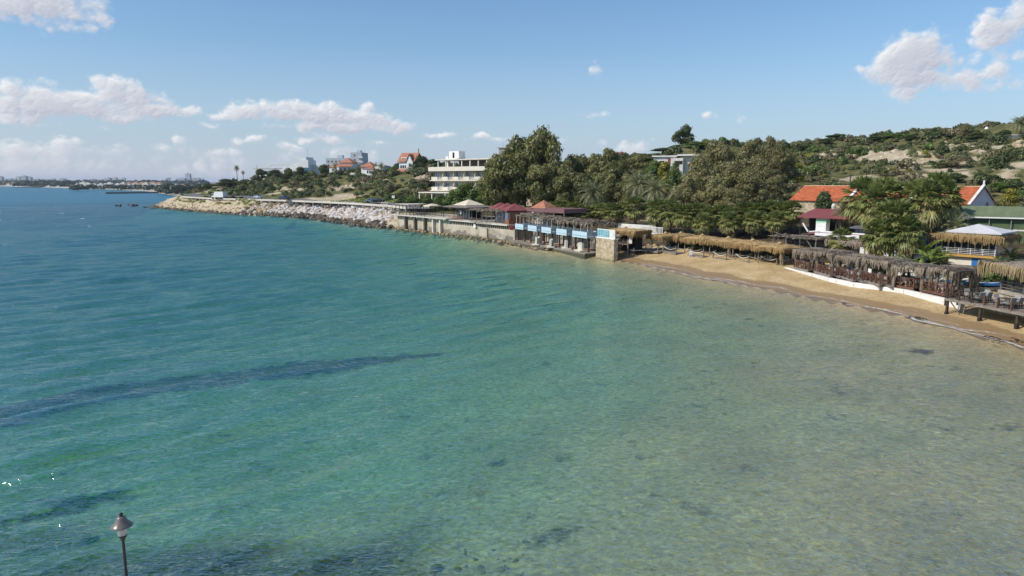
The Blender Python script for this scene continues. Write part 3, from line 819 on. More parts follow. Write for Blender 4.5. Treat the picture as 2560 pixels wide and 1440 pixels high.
# cypress: narrow
_rng = random.Random(5)
TREE['cyp0'] = ('cypress_tree', crown_mesh('cypress_tree_crown', [(0,0,z,.25+1.1*math.sin(math.pi*min(1,(10.6-z)/11))**1.2,.25+1.1*math.sin(math.pi*min(1,(10.6-z)/11))**1.2,1.2) for z in np.linspace(1, 9.4, 9)], 1500, .4, 5, L_DARK, hang=0, jit=.5),
                trunk_mesh('cypress_tree_trunk', 3, .2, [], 5, M_BARK), 10, 1.2)

def tree(key, x, y, hgt, wid, label, cat='tree', group=None, rz=None, z=None):
    name, cm, tm, H, R = TREE[key]
    z = hz_at(x, y)-.1 if z is None else z
    e = empty(name, (x, y, z), random.uniform(0, 6.28) if rz is None else rz, label, cat, group)
    sx = wid/(2*R); sz_ = hgt/H
    for nm, me in (('crown', cm), ('trunk', tm)):
        o = link(nm, me, e); o.scale = (sx, sx, sz_)
    return e

def tree_px(key, px, top, wpx, Y, label, cat='tree', group=None):
    """tree whose top stands at pixel px, top when it grows at depth Y"""
    t = D(px, top, Y); g = hz_at(t.x, t.y)
    return tree(key, t.x, t.y, max(2.0, t.z-g+.1), wpx/F*Y*1.0, label, cat, group)

# ---- palms
def fan_palm_meshes(seed, H, nf=44, skirt=22, rl=1.0):
    rng = random.Random(seed); T = MB(); Gm = MB(); Dm = MB()
    prof = [(.34,-.3),(.28,.2),(.22,1.0),(.19,H*.6),(.17,H*.92),(.12,H)]
    T.lathe(prof, 9)
    def fan(mb, az, el, pet, rad, droop, nb=9):
        d = Vector((math.cos(az)*math.cos(el), math.sin(az)*math.cos(el), math.sin(el)))
        base = Vector((0, 0, H-.1)); hub = base+d*pet+Vector((0, 0, -droop*.3))
        side = Vector((-math.sin(az), math.cos(az), 0)); up = side.cross(d)*-1
        d2 = (d+Vector((0, 0, -droop))).normalized()
        mb.bar(base, hub, .05)
        for k in range(nb):
            t = (k/(nb-1)-.5)*2.5+rng.uniform(-.06, .06)
            v = d2*math.cos(t)+side*math.sin(t)
            tip = hub+v*rad*rng.uniform(.85, 1.1)+Vector((0, 0, -rad*.28*rng.random()-droop*.15))
            w = (side*math.cos(t)-d2*math.sin(t))*.12*rad/.9
            mid_ = hub+v*rad*.55+up*.07*(1 if k % 2 else -.6)
            mb.quad(hub, mid_-w, tip, mid_+w)
    for k in range(nf):
        az = k*2.39996+rng.uniform(-.2, .2); q = k/nf
        el = math.radians(84-140*q**1.05+rng.uniform(-8, 8))
        fan(Gm, az, el, rl*(.95+.35*q), rl*(.95+.25*rng.random()), .06+.65*q*q)
    for k in range(skirt):
        az = k*2.39996+rng.uniform(-.3, .3)
        el = math.radians(-28-50*k/skirt+rng.uniform(-8, 8))
        fan(Dm, az, el, rl*(.8+.5*rng.random()), rl*.95, .9, 7)
    ms = []
    for mb, nm, ml in ((Gm, 'fan_palm_crown', L_FAN), (Dm, 'fan_palm_skirt', L_FANDRY)):
        me = mb.mesh(nm, ml); a = me.attributes.new('tint', 'FLOAT', 'FACE')
        r = np.random.default_rng(seed); 
        n_ = len(me.polygons); a.data.foreach_set('value', np.clip(r.random(n_)*.55+np.linspace(0, .6, n_), 0, 1).astype(np.float32)); ms.append(me)
    return T.mesh('fan_palm_trunk', M_PTRUNK, True), ms[0], ms[1]
FANS = [fan_palm_meshes(200+i, 4.2, 44, 34, 1.15) for i in range(4)]          # trunk 4.3 m
FANT = [fan_palm_meshes(210+i, 5.2, 38, 80, 1.15) for i in range(3)]           # taller, with long dry skirts
def fan_palm(kind, x, y, hgt, wid, label, group, z=None):
    pr = (FANS if kind == 0 else FANT); tm, gm, dm = pr[random.randrange(len(pr))]
    H = 4.3 if kind == 0 else 5.2
    z = hz_at(x, y) if z is None else z
    e = empty('fan_palm', (x, y, z), random.uniform(0, 6.28), label, 'palm', group)
    sx = wid/4.0; sz_ = hgt/(H+1.7)
    for nm, me in (('crown', gm), ('dry_fronds', dm), ('trunk', tm)):
        o = link(nm, me, e); o.scale = (sx, sx, sz_)
    return e
def fan_px(kind, px, top, wpx, Y, label, group):
    t = D(px, top, Y); g = hz_at(t.x, t.y)
    return fan_palm(kind, t.x, t.y, max(2.5, t.z-g), wpx/F*Y, label, group)

def feather_palm_meshes(seed, H, nf=46, L=3.2, tr=.26, matl=L_DATE):
    rng = random.Random(seed); T = MB(); Gm = MB()
    T.lathe([(tr*1.3,-.3),(tr,.3),(tr*.85,H*.7),(tr*1.05,H)], 9)
    for k in range(nf):
        q = k/nf; az = k*2.39996+rng.uniform(-.2, .2); el = math.radians(80-105*q+rng.uniform(-7, 7))
        d = Vector((math.cos(az), math.sin(az), 0)); p = Vector((0, 0, H)); ang = el; pts = [p.copy()]
        for s_ in range(7):
            p = p+(d*math.cos(ang)+Vector((0, 0, 1))*math.sin(ang))*(L/7); ang -= .10+.13*q+.03*s_; pts.append(p.copy())
        side = Vector((-math.sin(az), math.cos(az), 0))
        for s_ in range(1, 8):
            for u in (0, .5):
                c = pts[s_-1].lerp(pts[s_], u); t = (s_+u)/7.5
                ln = L*.22*(1-abs(t-.45)*1.1); fw = (pts[s_]-pts[s_-1]).normalized()
                for sg in (-1, 1):
                    tip = c+side*sg*ln*.8+fw*ln*.55+Vector((0, 0, -ln*.35+rng.uniform(-.05, .05)))
                    Gm.tri(c-fw*.09, tip, c+fw*.11)
        Gm.tube(pts, [.05*(1-i/9) for i in range(8)], 3, False)
    me = Gm.mesh('feather_crown', matl); a = me.attributes.new('tint', 'FLOAT', 'FACE')
    a.data.foreach_set('value', np.random.default_rng(seed).random(len(me.polygons)).astype(np.float32))
    return T.mesh('feather_trunk', M_PTRUNK, True), me
DATES = [feather_palm_meshes(300+i, 4.5, 54, 4.2, .3) for i in range(2)]
SLIM = feather_palm_meshes(310, 9.0, 30, 2.4, .2)
def date_palm(pr, H, name, px, top, wpx, Y, label, group=None, lean=0):
    t = D(px, top, Y); g = hz_at(t.x, t.y)
    e = empty(name, (t.x, t.y, g), random.uniform(0, 6.28), label, 'palm', group)
    hgt = max(3, t.z-g)
    L = 4.2 if H < 6 else 2.4
    sx = wpx/F*Y/(2*L*.86); sz_ = hgt/(H+L*.8)
    for nm, me in (('crown', pr[1]), ('trunk', pr[0])):
        o = link(nm, me, e); o.scale = (sx, sx, sz_)
    return e

def banana_mesh(seed, n=9, L=2.0):
    rng = random.Random(seed); mb = MB(); st_ = MB()
    st_.lathe([(.16,-.2),(.13,.4),(.08,1.0)], 7)
    for k in range(n):
        az = k*2.39996+rng.uniform(-.3, .3); ang = math.radians(82-48*k/n+rng.uniform(-10, 10)); d = Vector((math.cos(az), math.sin(az), 0)); side = Vector((-math.sin(az), math.cos(az), 0))
        p = Vector((0, 0, .8)); Lk = L*rng.uniform(.75, 1.15); pl = [p.copy()]; ns = 7
        for s_ in range(ns):
            p = p+(d*math.cos(ang)+Vector((0, 0, 1))*math.sin(ang))*(Lk/ns); ang -= rng.uniform(.12, .26); pl.append(p.copy())
        for s_ in range(1, ns):
            w0 = .17*math.sin(math.pi*max(.08, (s_-.6)/(ns-.6)))*L/2; w1 = .17*math.sin(math.pi*min(.97, (s_+.4)/(ns-.6)))*L/2
            g0 = .04
            for sg in (-1, 1):
                mb.quad(pl[s_], pl[s_+1], pl[s_+1]+side*sg*w1+Vector((0, 0, -w1*.35)), pl[s_]+side*sg*w0*(1-g0)+Vector((0, 0, -w0*.35)))
        mb.tube(pl, [.035*(1-i/9) for i in range(ns+1)], 4, False)
    me = mb.mesh('banana_leaves', L_BAN); a = me.attributes.new('tint', 'FLOAT', 'FACE')
    a.data.foreach_set('value', np.random.default_rng(seed).random(len(me.polygons)).astype(np.float32))
    return me, st_.mesh('banana_stem', L_BAN, True)
BANS = [banana_mesh(400+i, 12+i % 3, 1.9) for i in range(4)]
def banana_px(px, base, hpx, Y, label, group='banana plants among the terraces'):
    t = D(px, base, Y); z = hz_at(t.x, Y)
    lm, sm = random.choice(BANS)
    e = empty('banana_plant', (t.x, Y, z), random.uniform(0, 6.28), label, 'plant', group)
    s = hpx/F*Y/2.3
    for nm, me in (('leaves', lm), ('stem', sm)):
        o = link(nm, me, e); o.scale = (s, s, s)
    return e

# ---- shrubs (a single leaf mass each)
def shrub_mesh(seed, matl, n=420, size=.17, nb=7, name='shrub'):
    rng = random.Random(seed)
    bl = lobes(rng, nb, 1.0, .12, .62, .42, .85, True)
    return crown_mesh(name, bl, n, size, seed, matl, zmin=-.25, aspect=1.4)
SHRUB = {}
for key, ml in (('scrub', L_SCRUB), ('dark', L_DARK), ('green', L_GREEN), ('dry', L_DRY), ('yellow', L_YEL)):
    SHRUB[key] = [shrub_mesh(500+i*7, ml) for i in range(3)]
def shrub(key, x, y, r, hgt, label, group=None, cat='shrub', name='shrub', z=None):
    z = hz_at(x, y)-.12 if z is None else z
    o = link(name, random.choice(SHRUB[key]), None, (x, y, z))
    o.rotation_euler = (0, 0, random.uniform(0, 6.28)); o.scale = (r, r*random.uniform(.85, 1.15), hgt)
    return tag(o, label, cat, group)
# ------------------------------------------------------------------ materials of built things
M_CONC = mat('sea_wall_concrete', (.44,.385,.30), .92, .35, .9, bump=.25)
M_STAIN = None
m, nt, out = newmat('stained_concrete')
tcg = nt.new('ShaderNodeTexCoord'); vec = tcg.outputs['Object']
n1 = nt.noise(nt.map(vec, (1.1, 1.1, .3)), .8, 5, .65); n2 = nt.noise(vec, .5, 5, .6); n3 = nt.noise(nt.map(vec, (.05, .05, 1.4)), 1, 2)
cc = nt.ramp(n1, [(.3, (.36,.30,.215)), (.5, (.50,.43,.325)), (.7, (.55,.49,.39))])
sz = nt.new('ShaderNodeSeparateXYZ'); nt.link(vec, sz.inputs[0])
f = nt.math('ADD', nt.math('MULTIPLY', nt.math('SUBTRACT', n2, .5), 2.6), nt.math('MULTIPLY_ADD', sz.outputs[2], -.50, .95))
cc = nt.mix(nt.ramp(f, [(.42, 0.0), (.62, .8)]), cc, (.15,.125,.10))
cc = nt.mix(nt.ramp(nt.math('ADD', sz.outputs[2], nt.math('MULTIPLY', n2, .4)), [(.38, .9), (.6, 0.0)]), cc, (.06,.06,.028))
b = nt.new('ShaderNodeBsdfPrincipled'); nt.link(cc, b.inputs['Base Color']); b.inputs['Roughness'].default_value = .9
nt.link(nt.bump(n1, .35, .06), b.inputs['Normal']); nt.link(b.outputs[0], out.inputs[0]); M_STAIN = m
M_SLAB = mat('pale_concrete', (.62,.56,.47), .85, .2, 1.2)
M_WHITE = mat('white_paint', (.80,.78,.74), .6, .08, 1.5)
M_WHITEW = mat('worn_white_plaster', (.72,.68,.61), .9, .25, .8, bump=.15)
M_CREAM = mat('cream_plaster', (.76,.69,.565), .85, .12, .5)
M_DARKW = mat('dark_timber', (.070,.050,.036), .85, .45, 2.5, bump=.3)
M_GREYW = mat('weathered_timber', (.25,.205,.165), .92, .45, 3, bump=.3)
M_REDW = mat('red_brown_timber', (.15,.072,.045), .8, .4, 3)
M_GLASS = mat('window_glass', (.035,.045,.055), .08, .3, .4, spec=.9)
M_GLASSB = mat('curtained_glass', (.16,.20,.255), .15, .75, 1.1, spec=.8, stretch=(2.2,2.2,.15))
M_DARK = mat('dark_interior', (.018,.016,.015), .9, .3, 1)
M_METAL = mat('grey_metal', (.30,.29,.28), .5, .2, 3, metal=.4)
M_DMETAL = mat('dark_metal', (.045,.042,.04), .5, .3, 3, metal=.4)
M_BLUE = mat('pale_blue_paint', (.50,.64,.71), .7, .16, 2)
M_TURQ = mat('turquoise_paint', (.06,.42,.55), .6, .15, 2)
M_ROOFR = mat('maroon_roof', (.235,.066,.066), .7, .22, .8)
M_ROOFT = mat('terracotta_roof', (.43,.18,.105), .8, .35, 1.2, bump=.2)
M_ROOFO = mat('orange_roof_tiles', (.44,.115,.045), .85, .38, 1.6, bump=.35)
M_AWN = mat('beige_canvas', (.66,.57,.42), .9, .12, .8)
M_CANV = mat('white_canvas', (.60,.575,.575), .85, .15, .5)
M_BRICK = mat('brown_panel', (.26,.105,.06), .85, .25, 4)
M_ROPE = mat('pale_rope', (.68,.63,.54), .9, .15, 8)
M_STRAW = mat('golden_straw', (.50,.335,.150), .95, .4, 3.0, stretch=(3,3,.35))
M_STRAWF = mat('brown_straw_fringe', (.33,.215,.092), .95, .65, 4.0, stretch=(4,4,.3))
M_STRAWG = mat('weathered_straw', (.27,.215,.16), .95, .45, 3.0, stretch=(3,3,.35))
M_STRAWM = mat('faded_straw', (.36,.27,.145), .95, .5, 3.0, stretch=(3,3,.35))
M_PALMD = mat('dead_palm_leaf', (.27,.215,.16), .95, .5, 2.0)
M_PLAST = mat('white_plastic', (.76,.75,.73), .45, .06, 3)
M_RATTAN = mat('grey_rattan', (.30,.285,.265), .85, .2, 5)
M_TABLE = mat('dark_table_top', (.10,.075,.06), .6, .3, 3)
m, nt, out = newmat('stone_masonry')
tcg = nt.new('ShaderNodeTexCoord'); vec = tcg.outputs['Object']
vo = nt.new('ShaderNodeTexVoronoi'); vo.inputs['Scale'].default_value = 2.6; nt.link(nt.map(vec, (1, 1, 1.3)), vo.inputs['Vector'])
vd = nt.new('ShaderNodeTexVoronoi', feature='DISTANCE_TO_EDGE'); vd.inputs['Scale'].default_value = 2.6; nt.link(nt.map(vec, (1, 1, 1.3)), vd.inputs['Vector'])
sr = nt.new('ShaderNodeSeparateColor'); nt.link(vo.outputs['Color'], sr.inputs[0])
cc = nt.ramp(sr.outputs[0], [(0, (.33,.24,.14)), (.5, (.48,.38,.245)), (1, (.58,.48,.34))])
cc = nt.mix(nt.ramp(vd.outputs['Distance'], [(.0, .8), (.07, 0.0)]), cc, (.27,.21,.14))
b = nt.new('ShaderNodeBsdfPrincipled'); nt.link(cc, b.inputs['Base Color']); b.inputs['Roughness'].default_value = .95
nt.link(nt.bump(vd.outputs['Distance'], .5, .1), b.inputs['Normal']); nt.link(b.outputs[0], out.inputs[0]); M_STONE = m

def lettering(text, size, mt, parent, loc, rx=math.pi/2, rz=0.0):
    fc = bpy.data.curves.new('lettering', 'FONT'); fc.body = text; fc.size = size; fc.extrude = .02
    tmp = bpy.data.objects.new('lettering_curve', fc)
    me = bpy.data.meshes.new_from_object(tmp); bpy.data.objects.remove(tmp)
    me.materials.clear(); me.materials.append(mt)
    o = link('lettering', me, parent, loc); o.rotation_euler = (rx, 0, rz); return o

def frame(name, A, B, z, label=None, cat=None, group=None):
    """Empty at A whose local x runs towards B, local -y faces the sea; returns it and the length"""
    ax, ay = A[0], A[1]; bx, by = B[0], B[1]
    return empty(name, (ax, ay, z), math.atan2(by-ay, bx-ax), label, cat, group), math.hypot(bx-ax, by-ay)
def loc_on(A, B, t, off=0.0):
    dx, dy = B[0]-A[0], B[1]-A[1]; L = math.hypot(dx, dy)
    return (A[0]+dx*t-dy/L*off, A[1]+dy*t+dx/L*off)      # off > 0: inland

def railing(mb, x0, x1, y, z, h=.95, n=8, rails=3, w=.05, pw=.07, axis='x'):
    for i in range(n+1):
        t = x0+(x1-x0)*i/n
        c = (t, y) if axis == 'x' else (y, t)
        mb.box(c[0]-pw/2, c[0]+pw/2, c[1]-pw/2, c[1]+pw/2, z, z+h)
    for k in range(rails):
        zz = z+h*(k+1)/rails-.03
        if axis == 'x': mb.box(x0, x1, y-w/2-.003, y+w/2+.003, zz-w/2, zz+w/2)
        else: mb.box(y-w/2-.003, y+w/2+.003, x0, x1, zz-w/2, zz+w/2)

def palm_mat(mb, x0, x1, y0, y1, z, rng, n=260, hang=.5):
    """ragged layer of dead palm leaves on a pergola"""
    for i in range(n):
        x = rng.uniform(x0, x1); y = rng.uniform(y0, y1); a = rng.uniform(0, math.pi*2); L = rng.uniform(.6, 1.3)
        edge = min(x-x0, x1-x, y-y0, y1-y)
        zz = z+rng.uniform(0, .22)
        d = Vector((math.cos(a), math.sin(a), 0)); s_ = Vector((-math.sin(a), math.cos(a), 0))*rng.uniform(.06, .16)
        p = Vector((x, y, zz)); e = p+d*L+Vector((0, 0, rng.uniform(-.12, .14)-(hang*rng.random() if edge < .7 else 0)))
        mb.quad(p-s_*.4, p.lerp(e, .5)-s_+Vector((0,0,.06)), e, p.lerp(e, .5)+s_)

# ------------------------------------------------------------------ sea wall and the restaurant on it
W0 = (-29.5, 180.2); W1 = (-14.3, 159.2); W2 = (-7.4, 148.8); W3 = (0.3, 138.8)
DZ1, DZ2 = 3.75, 3.45
e, L1 = frame('sea_wall', W0, W1, 0, 'pale plastered sea wall with square piers beside the boulder slope', 'wall')
e['label'] = 'pale plastered sea wall with piers, at the end of the boulder slope'
MB().box(0, L1-.003, 0, .6, -1.2, DZ1-.25).build('wall', M_STAIN, e)
mb = MB(); mb.box(-.6, 0, -.05, 14, -1.0, DZ1-.25); mb.build('return_wall', M_CONC, e)
mb = MB()
mb.box(-.4, L1, -1.05, 1.2, DZ1-.25, DZ1)
for x in np.linspace(8.5, L1-1.2, 6): mb.box(x-.12, x+.12, -.95, -.003, DZ1-.55, DZ1-.253)
mb.build('deck_edge', M_SLAB, e)
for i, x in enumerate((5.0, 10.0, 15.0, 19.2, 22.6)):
    MB().box(x-.28, x+.28, -.75, -.003, -1, DZ1-.253).build('pier', mat('shaded_pier', (.15,.12,.095), .92, .4, 1.2) if i < 3 else M_SLAB, e)  # the first piers carry their shade as a darker colour
# footing of rubble along its base
e, L2 = frame('sea_wall', W1, W3, 0, 'stained concrete sea wall below the colonnaded terrace', 'wall')
H2 = 2.3
MB().box(.003, L2, 0, .7, -1.2, H2).build('wall', M_STAIN, e)
mb = MB(); mb.box(L2*.60, L2*.60+.9, -.35, -.003, -1, H2+.02); mb.build('buttress', M_STAIN, e)
mb = MB(); mb.box(.003, L2*.985, .05, .75, H2+.003, H2+.10); mb.build('coping', M_SLAB, e)
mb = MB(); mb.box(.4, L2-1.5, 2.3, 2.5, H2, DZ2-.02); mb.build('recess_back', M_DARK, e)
mb = MB()
xs = [x for x in np.linspace(.6, L2-1.8, 31)]
for i, x in enumerate(xs):
    lean = .0 if i < 20 else .25
    mb.bar((x, .35, H2+.1), (x+lean*.0, .35-lean, H2+.6), .16, .16); mb.bar((x, .35-lean, H2+.6), (x, .3, DZ2-.05), .16, .16)
o = mb.build('balusters', M_SLAB, e); 
mb = MB(); mb.box(.2, L2*.45, -.35, 3, DZ2-.18, DZ2); mb.box(L2*.47, L2-1.6, -.45, 3, DZ2-.24, DZ2-.02); mb.build('deck_edge', M_SLAB, e)
mb = MB(); railing(mb, L2-1.45, L2-.1, .1, H2+.12, .9, 9, 2, .04, .05); mb.build('red_railing', mat('red_railing_paint', (.30,.05,.04), .6), e)
mb = MB(); mb.box(L2, L2+.5, -.05, 6, -1, H2+.3); mb.build('end_wall', M_CONC, e)

# restaurant terrace floor
e, L1 = frame('terrace_floor', W0, W1, 0); 
e['kind'] = 'structure'
mb = MB(); mb.box(.0, L1, 1.203, 16, 0.5, DZ1-.004); mb.build('terrace_paving', M_CONC, e)
e, L2 = frame('terrace_floor', W1, W3, 0); e['kind'] = 'structure'
mb = MB(); mb.box(0.0, L2-1.5, 3.003, 15, 0.5, DZ2-.03); mb.build('terrace_paving', M_CONC, e)

rg = random.Random(11)
# 1 pergola at the end next to the boulders
e, L1 = frame('open_pergola', W0, W1, DZ1, 'thin dark post pergola with pale sheet roof at the end of the sea wall', 'pergola')
mb = MB()
for x in np.linspace(.2, 15.5, 9): mb.box(x-.06, x+.06, -.75, -.63, 0, 2.55 if x < 8 else 2.2)
for x in np.linspace(.2, 9, 4): mb.box(x-.06, x+.06, 5, 5.12, 0, 2.9)
mb.build('posts', M_DMETAL, e)
mb = MB(); mb.box(-.1, 7.2, -.8, 5.2, 2.62, 2.72); mb.build('roof', M_SLAB, e)
mb = MB()
for x in (.2, 7.5, 15.5): mb.bar((x, -.7, 2.5 if x < 8 else 2.2), (x, 5, 2.75), .09)
mb.bar((7.5, -.7, 2.25), (15.6, -.7, 2.2), .09)
mb.build('beams', M_DMETAL, e)
mb = MB(); railing(mb, .2, 20.5, -.85, 0, 1.0, 24, 3, .04, .05); mb.build('railing', M_GREYW, e)
# 2 beige awning left, 3 beige pyramid canopy
def canopy(A, B, t, off, w, d, zb, h, zap, name, label, mt, cat='canopy', vd=.25, posts=True, tilt=0.0):
    p = loc_on(A, B, t, off); e, _ = frame(name, p, (p[0]+B[0]-A[0], p[1]+B[1]-A[1]), zb, label, cat)
    mb = MB(); c = [(-w/2,-d/2,h),(w/2,-d/2,h),(w/2,d/2,h+tilt),(-w/2,d/2,h+tilt)]; ap = (0, 0, zap)
    for i in range(4): mb.tri(c[i], c[(i+1) % 4], ap)
    for i in range(4):
        a, b2 = c[i], c[(i+1) % 4]; mb.quad((a[0],a[1],a[2]-vd), (b2[0],b2[1],b2[2]-vd), b2, a)
    mb.build('cover', mt, e)
    if posts:
        mb = MB()
        for q in c: mb.box(q[0]*.96-.05, q[0]*.96+.05, q[1]*.96-.05, q[1]*.96+.05, 0, h-.01)
        mb.build('posts', M_DMETAL, e)
    return e
canopy(W0, W1, .42, 4.0, 3.4, 3.4, DZ1, 2.45, 2.95, 'awning', 'low beige awning over the terrace, left of the larger beige pyramid', M_AWN, 'awning')
e = canopy(W0, W1, .98, 5.6, 5.4, 5.2, DZ1, 3.0, 4.25, 'pyramid_canopy', 'beige pyramid canopy over the dark open terrace by the sea wall', M_AWN)
mb = MB(); c = [(-5.4,-4,2.55),(5.4,-4,2.55),(5.4,4,2.6),(-5.4,4,2.6)]; c2 = [(-2.6,-2.5,2.95),(2.6,-2.5,2.95),(2.6,2.5,2.95),(-2.6,2.5,2.95)]
for i in range(4): j = (i+1) % 4; mb.quad(c[i], c[j], c2[j], c2[i]); mb.quad(c2[i], c2[j], (c[j][0], c[j][1], c[j][2]-.12), (c[i][0], c[i][1], c[i][2]-.12)); mb.quad((c[i][0], c[i][1], c[i][2]-.12), (c[j][0], c[j][1], c[j][2]-.12), c[j], c[i])
mb.build('lower_roof', mat('grey_brown_sheet', (.21,.175,.15), .8, .25, .8), e)
for x in (-5.2, 5.2):
    for y in (-3.8, 3.8): mb = MB(); mb.box(x-.06, x+.06, y-.06, y+.06, 0, 2.45); mb.build('post', M_DMETAL, e)
# dark flat roof of the bar beneath it, with its lettering
e, _ = frame('terrace_bar', loc_on(W1, W3, -.08, 1.2), W3, DZ2, 'dark open terrace bar with white lettering on its glass front', 'bar')
mb = MB(); mb.box(-5, 6.5, 2.5, 6.5, 2.35, 2.6); mb.build('roof', M_DARKW, e)
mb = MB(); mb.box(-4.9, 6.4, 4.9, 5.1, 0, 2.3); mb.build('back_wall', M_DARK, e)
mb = MB()
for x in np.linspace(0, 6.2, 6): mb.box(x-.05, x+.05, 1.6, 1.7, 0, 2.4)
mb.box(-.1, 6.4, 1.55, 1.75, 2.4, 2.55); mb.build('front_frame', M_GREYW, e)
mb = MB(); mb.box(.1, 6.2, 1.9, 1.93, .1, 2.3); mb.build('glass_front', M_GLASS, e)
lettering('SI', 1.15, M_WHITE, e, (2.1, 1.54, 1.25))
mb = MB(); railing(mb, .3, 7.0, -.4, 0, .95, 12, 4, .035, .04); mb.build('railing', M_BRICK, e)
# 4 three maroon pyramids in a row
e, _ = frame('restaurant', loc_on(W1, W3, .36, 4.2), W3, DZ2, 'restaurant with three maroon pyramid roofs above the colonnaded sea wall', 'restaurant')
for i in range(3):
    mb = MB(); x = i*4.3; c = [(x,0,2.75),(x+4.3,0,2.75),(x+4.3,5,2.75),(x,5,2.75)]
    for k in range(4): mb.tri(c[k], c[(k+1) % 4], (x+2.15, 2.5, 4.15))
    for k in range(4): a_, b_ = c[k], c[(k+1) % 4]; mb.quad((a_[0],a_[1],2.5), (b_[0],b_[1],2.5), b_, a_)
    mb.build('roof', M_ROOFR, e)
mb = MB(); mb.box(.2, 12.7, 3.5, 3.7, 0, 2.49); mb.build('wall', M_BRICK, e)
mb = MB(); mb.box(5.0, 12.2, .3, .42, .15, 2.4)
mb.build('curtained_glazing', M_GLASSB, e)
mb = MB()
for x in np.linspace(5.0, 12.2, 11): mb.box(x-.05, x+.05, .22, .297, .05, 2.5)
mb.box(4.9, 12.3, .2, .5, 0, .147); mb.build('window_frames', M_DARKW, e)
mb = MB(); mb.box(12.3, 14.4, -.2, -.05, .0, 1.0); mb.box(14.1, 14.4, -.04, 3.4, 0, 2.4); mb.build('brown_panel', M_BRICK, e)
mb = MB(); mb.box(12.35, 14.05, -.19, -.06, 1.003, 2.35); mb.build('pale_window', M_GLASSB, e)
mb = MB(); railing(mb, .5, 14.6, -4.2, 0, .95, 18, 4, .035, .05); mb.build('railing', M_GREYW, e)
# 5 dead palm leaf pergola in front of its glazing
def palm_pergola(A, B, t0, t1, o0, o1, zb, h, name, label, seed, n=260, posts=5, hang=.5, group=None):
    p = loc_on(A, B, t0, o0); e, L = frame(name, p, loc_on(A, B, t1, o0), zb, label, 'pergola', group)
    d = o1-o0; r = random.Random(seed)
    mb = MB()
    for x in np.linspace(.1, L-.1, posts):
        mb.tube([(x, .1, 0), (x+r.uniform(-.05, .05), .1, h)], .065, 6); mb.tube([(x, d-.1, 0), (x, d-.1, h)], .065, 6)
    mb.build('posts', M_GREYW, e)
    mb = MB()
    for y in (.1, d/2, d-.1): mb.bar((-.2, y, h+.04), (L+.2, y, h+.04), .09)
    for x in np.linspace(0, L, posts*2): mb.bar((x, -.2, h+.12), (x, d+.2, h+.12), .06)
    mb.build('beams', M_GREYW, e)
    mb = MB(); palm_mat(mb, -.3, L+.3, -.35, d+.3, h+.15, r, n, hang); mb.build('palm_leaf_cover', M_PALMD, e)
    return e
palm_pergola(W1, W3, .33, .80, .6, 3.6, DZ2, 2.5, 'palm_leaf_pergola', 'dead palm leaf pergola in front of the curtained restaurant glazing', 21, 420, 7, .7)
palm_pergola(W1, W3, .93, 1.16, 3.2, 5.6, DZ2-.2, 2.2, 'palm_leaf_pergola', 'small palm leaf pergola under the flat maroon roof', 22, 160, 4, .8)
# 6 terracotta hip roof hut and 7 flat maroon roofed hall to the right
e, _ = frame('tiled_kiosk', loc_on(W1, W3, .92, 9), W3, DZ2+.4, 'small kiosk with a terracotta hip roof behind the maroon roofs', 'kiosk')
mb = MB(); c = [(0,0,2.9),(4.2,0,2.9),(4.2,4,2.9),(0,4,2.9)]
for k in range(4): mb.tri(c[k], c[(k+1) % 4], (2.1, 2, 4.5))
mb.build('roof', M_ROOFT, e)
mb = MB(); mb.box(.3, 3.9, .3, 3.7, -1, 2.9); mb.build('wall', M_CREAM, e)
e, _ = frame('flat_roofed_hall', loc_on(W1, W3, .86, 5.2), loc_on(W1, W3, 1.4, 5.2), DZ2-.2, 'open hall with a flat maroon fascia, right of the pyramid roofs', 'hall')
mb = MB(); mb.box(0, 13, 0, 6, 2.75, 3.55); mb.build('roof', mat('dull_maroon_fascia', (.20,.105,.10), .8, .2, .8), e)
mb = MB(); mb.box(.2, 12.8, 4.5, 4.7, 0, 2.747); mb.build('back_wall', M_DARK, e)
mb = MB()
for x in (.2, 3.3, 6.5, 9.7, 12.8): mb.box(x-.08, x+.08, .1, .26, -.3, 2.747)
mb.build('posts', M_GREYW, e)
mb = MB(); railing(mb, .4, 8.0, -2.2, -.2, .9, 10, 3, .04, .05); mb.build('railing', M_DARKW, e)
# satellite dish hanging on the sea wall
e, _ = frame('satellite_dish', loc_on(W1, W3, .45, -.2), W3, H2+.35, 'small white satellite dish on the sea wall under the terrace', 'dish')
mb = MB(); 
for a0 in range(12):
    a, b2 = a0*math.pi/6, (a0+1)*math.pi/6
    mb.tri((0,-.15,0), (.42*math.cos(b2),-.28,.42*math.sin(b2)), (.42*math.cos(a),-.28,.42*math.sin(a)))
mb.build('dish', M_WHITE, e); MB().bar((0,-.14,0),(0,.2,-.05),.06).build('bracket', M_METAL, e)

# ------------------------------------------------------------------ the blue balconies
B0 = G(1285, 601, .45); B1 = G(1470, 633, .45); B0 = (B0.x, B0.y); B1 = (B1.x, B1.y)
LB = math.hypot(B1[0]-B0[0], B1[1]-B0[1])
e, _ = frame('concrete_quay', B0, B1, 0, 'low concrete quay below the blue balconies, awash at its edge', 'quay')
mb = MB(); mb.box(-.5, LB+.3, -.8, 6.2, -1, .5); mb.box(LB*.05, LB*.55, -1.5, -.803, -1, .28); mb.build('slab', M_STAIN, e)
e, _ = frame('terrace_wall', loc_on(B0, B1, 0, 4.6), loc_on(B0, B1, 1, 4.6), .5, 'shaded grey retaining wall with dark posts behind the quay', 'wall')
mb = MB(); mb.box(-1, LB+.4, 0, .4, 0, 2.35); mb.build('wall', M_CONC, e)
mb = MB()
for x in np.linspace(.6, LB, 13): mb.box(x-.08, x+.08, -.12, -.003, 0, 2.3)
mb.build('posts', M_DARKW, e)
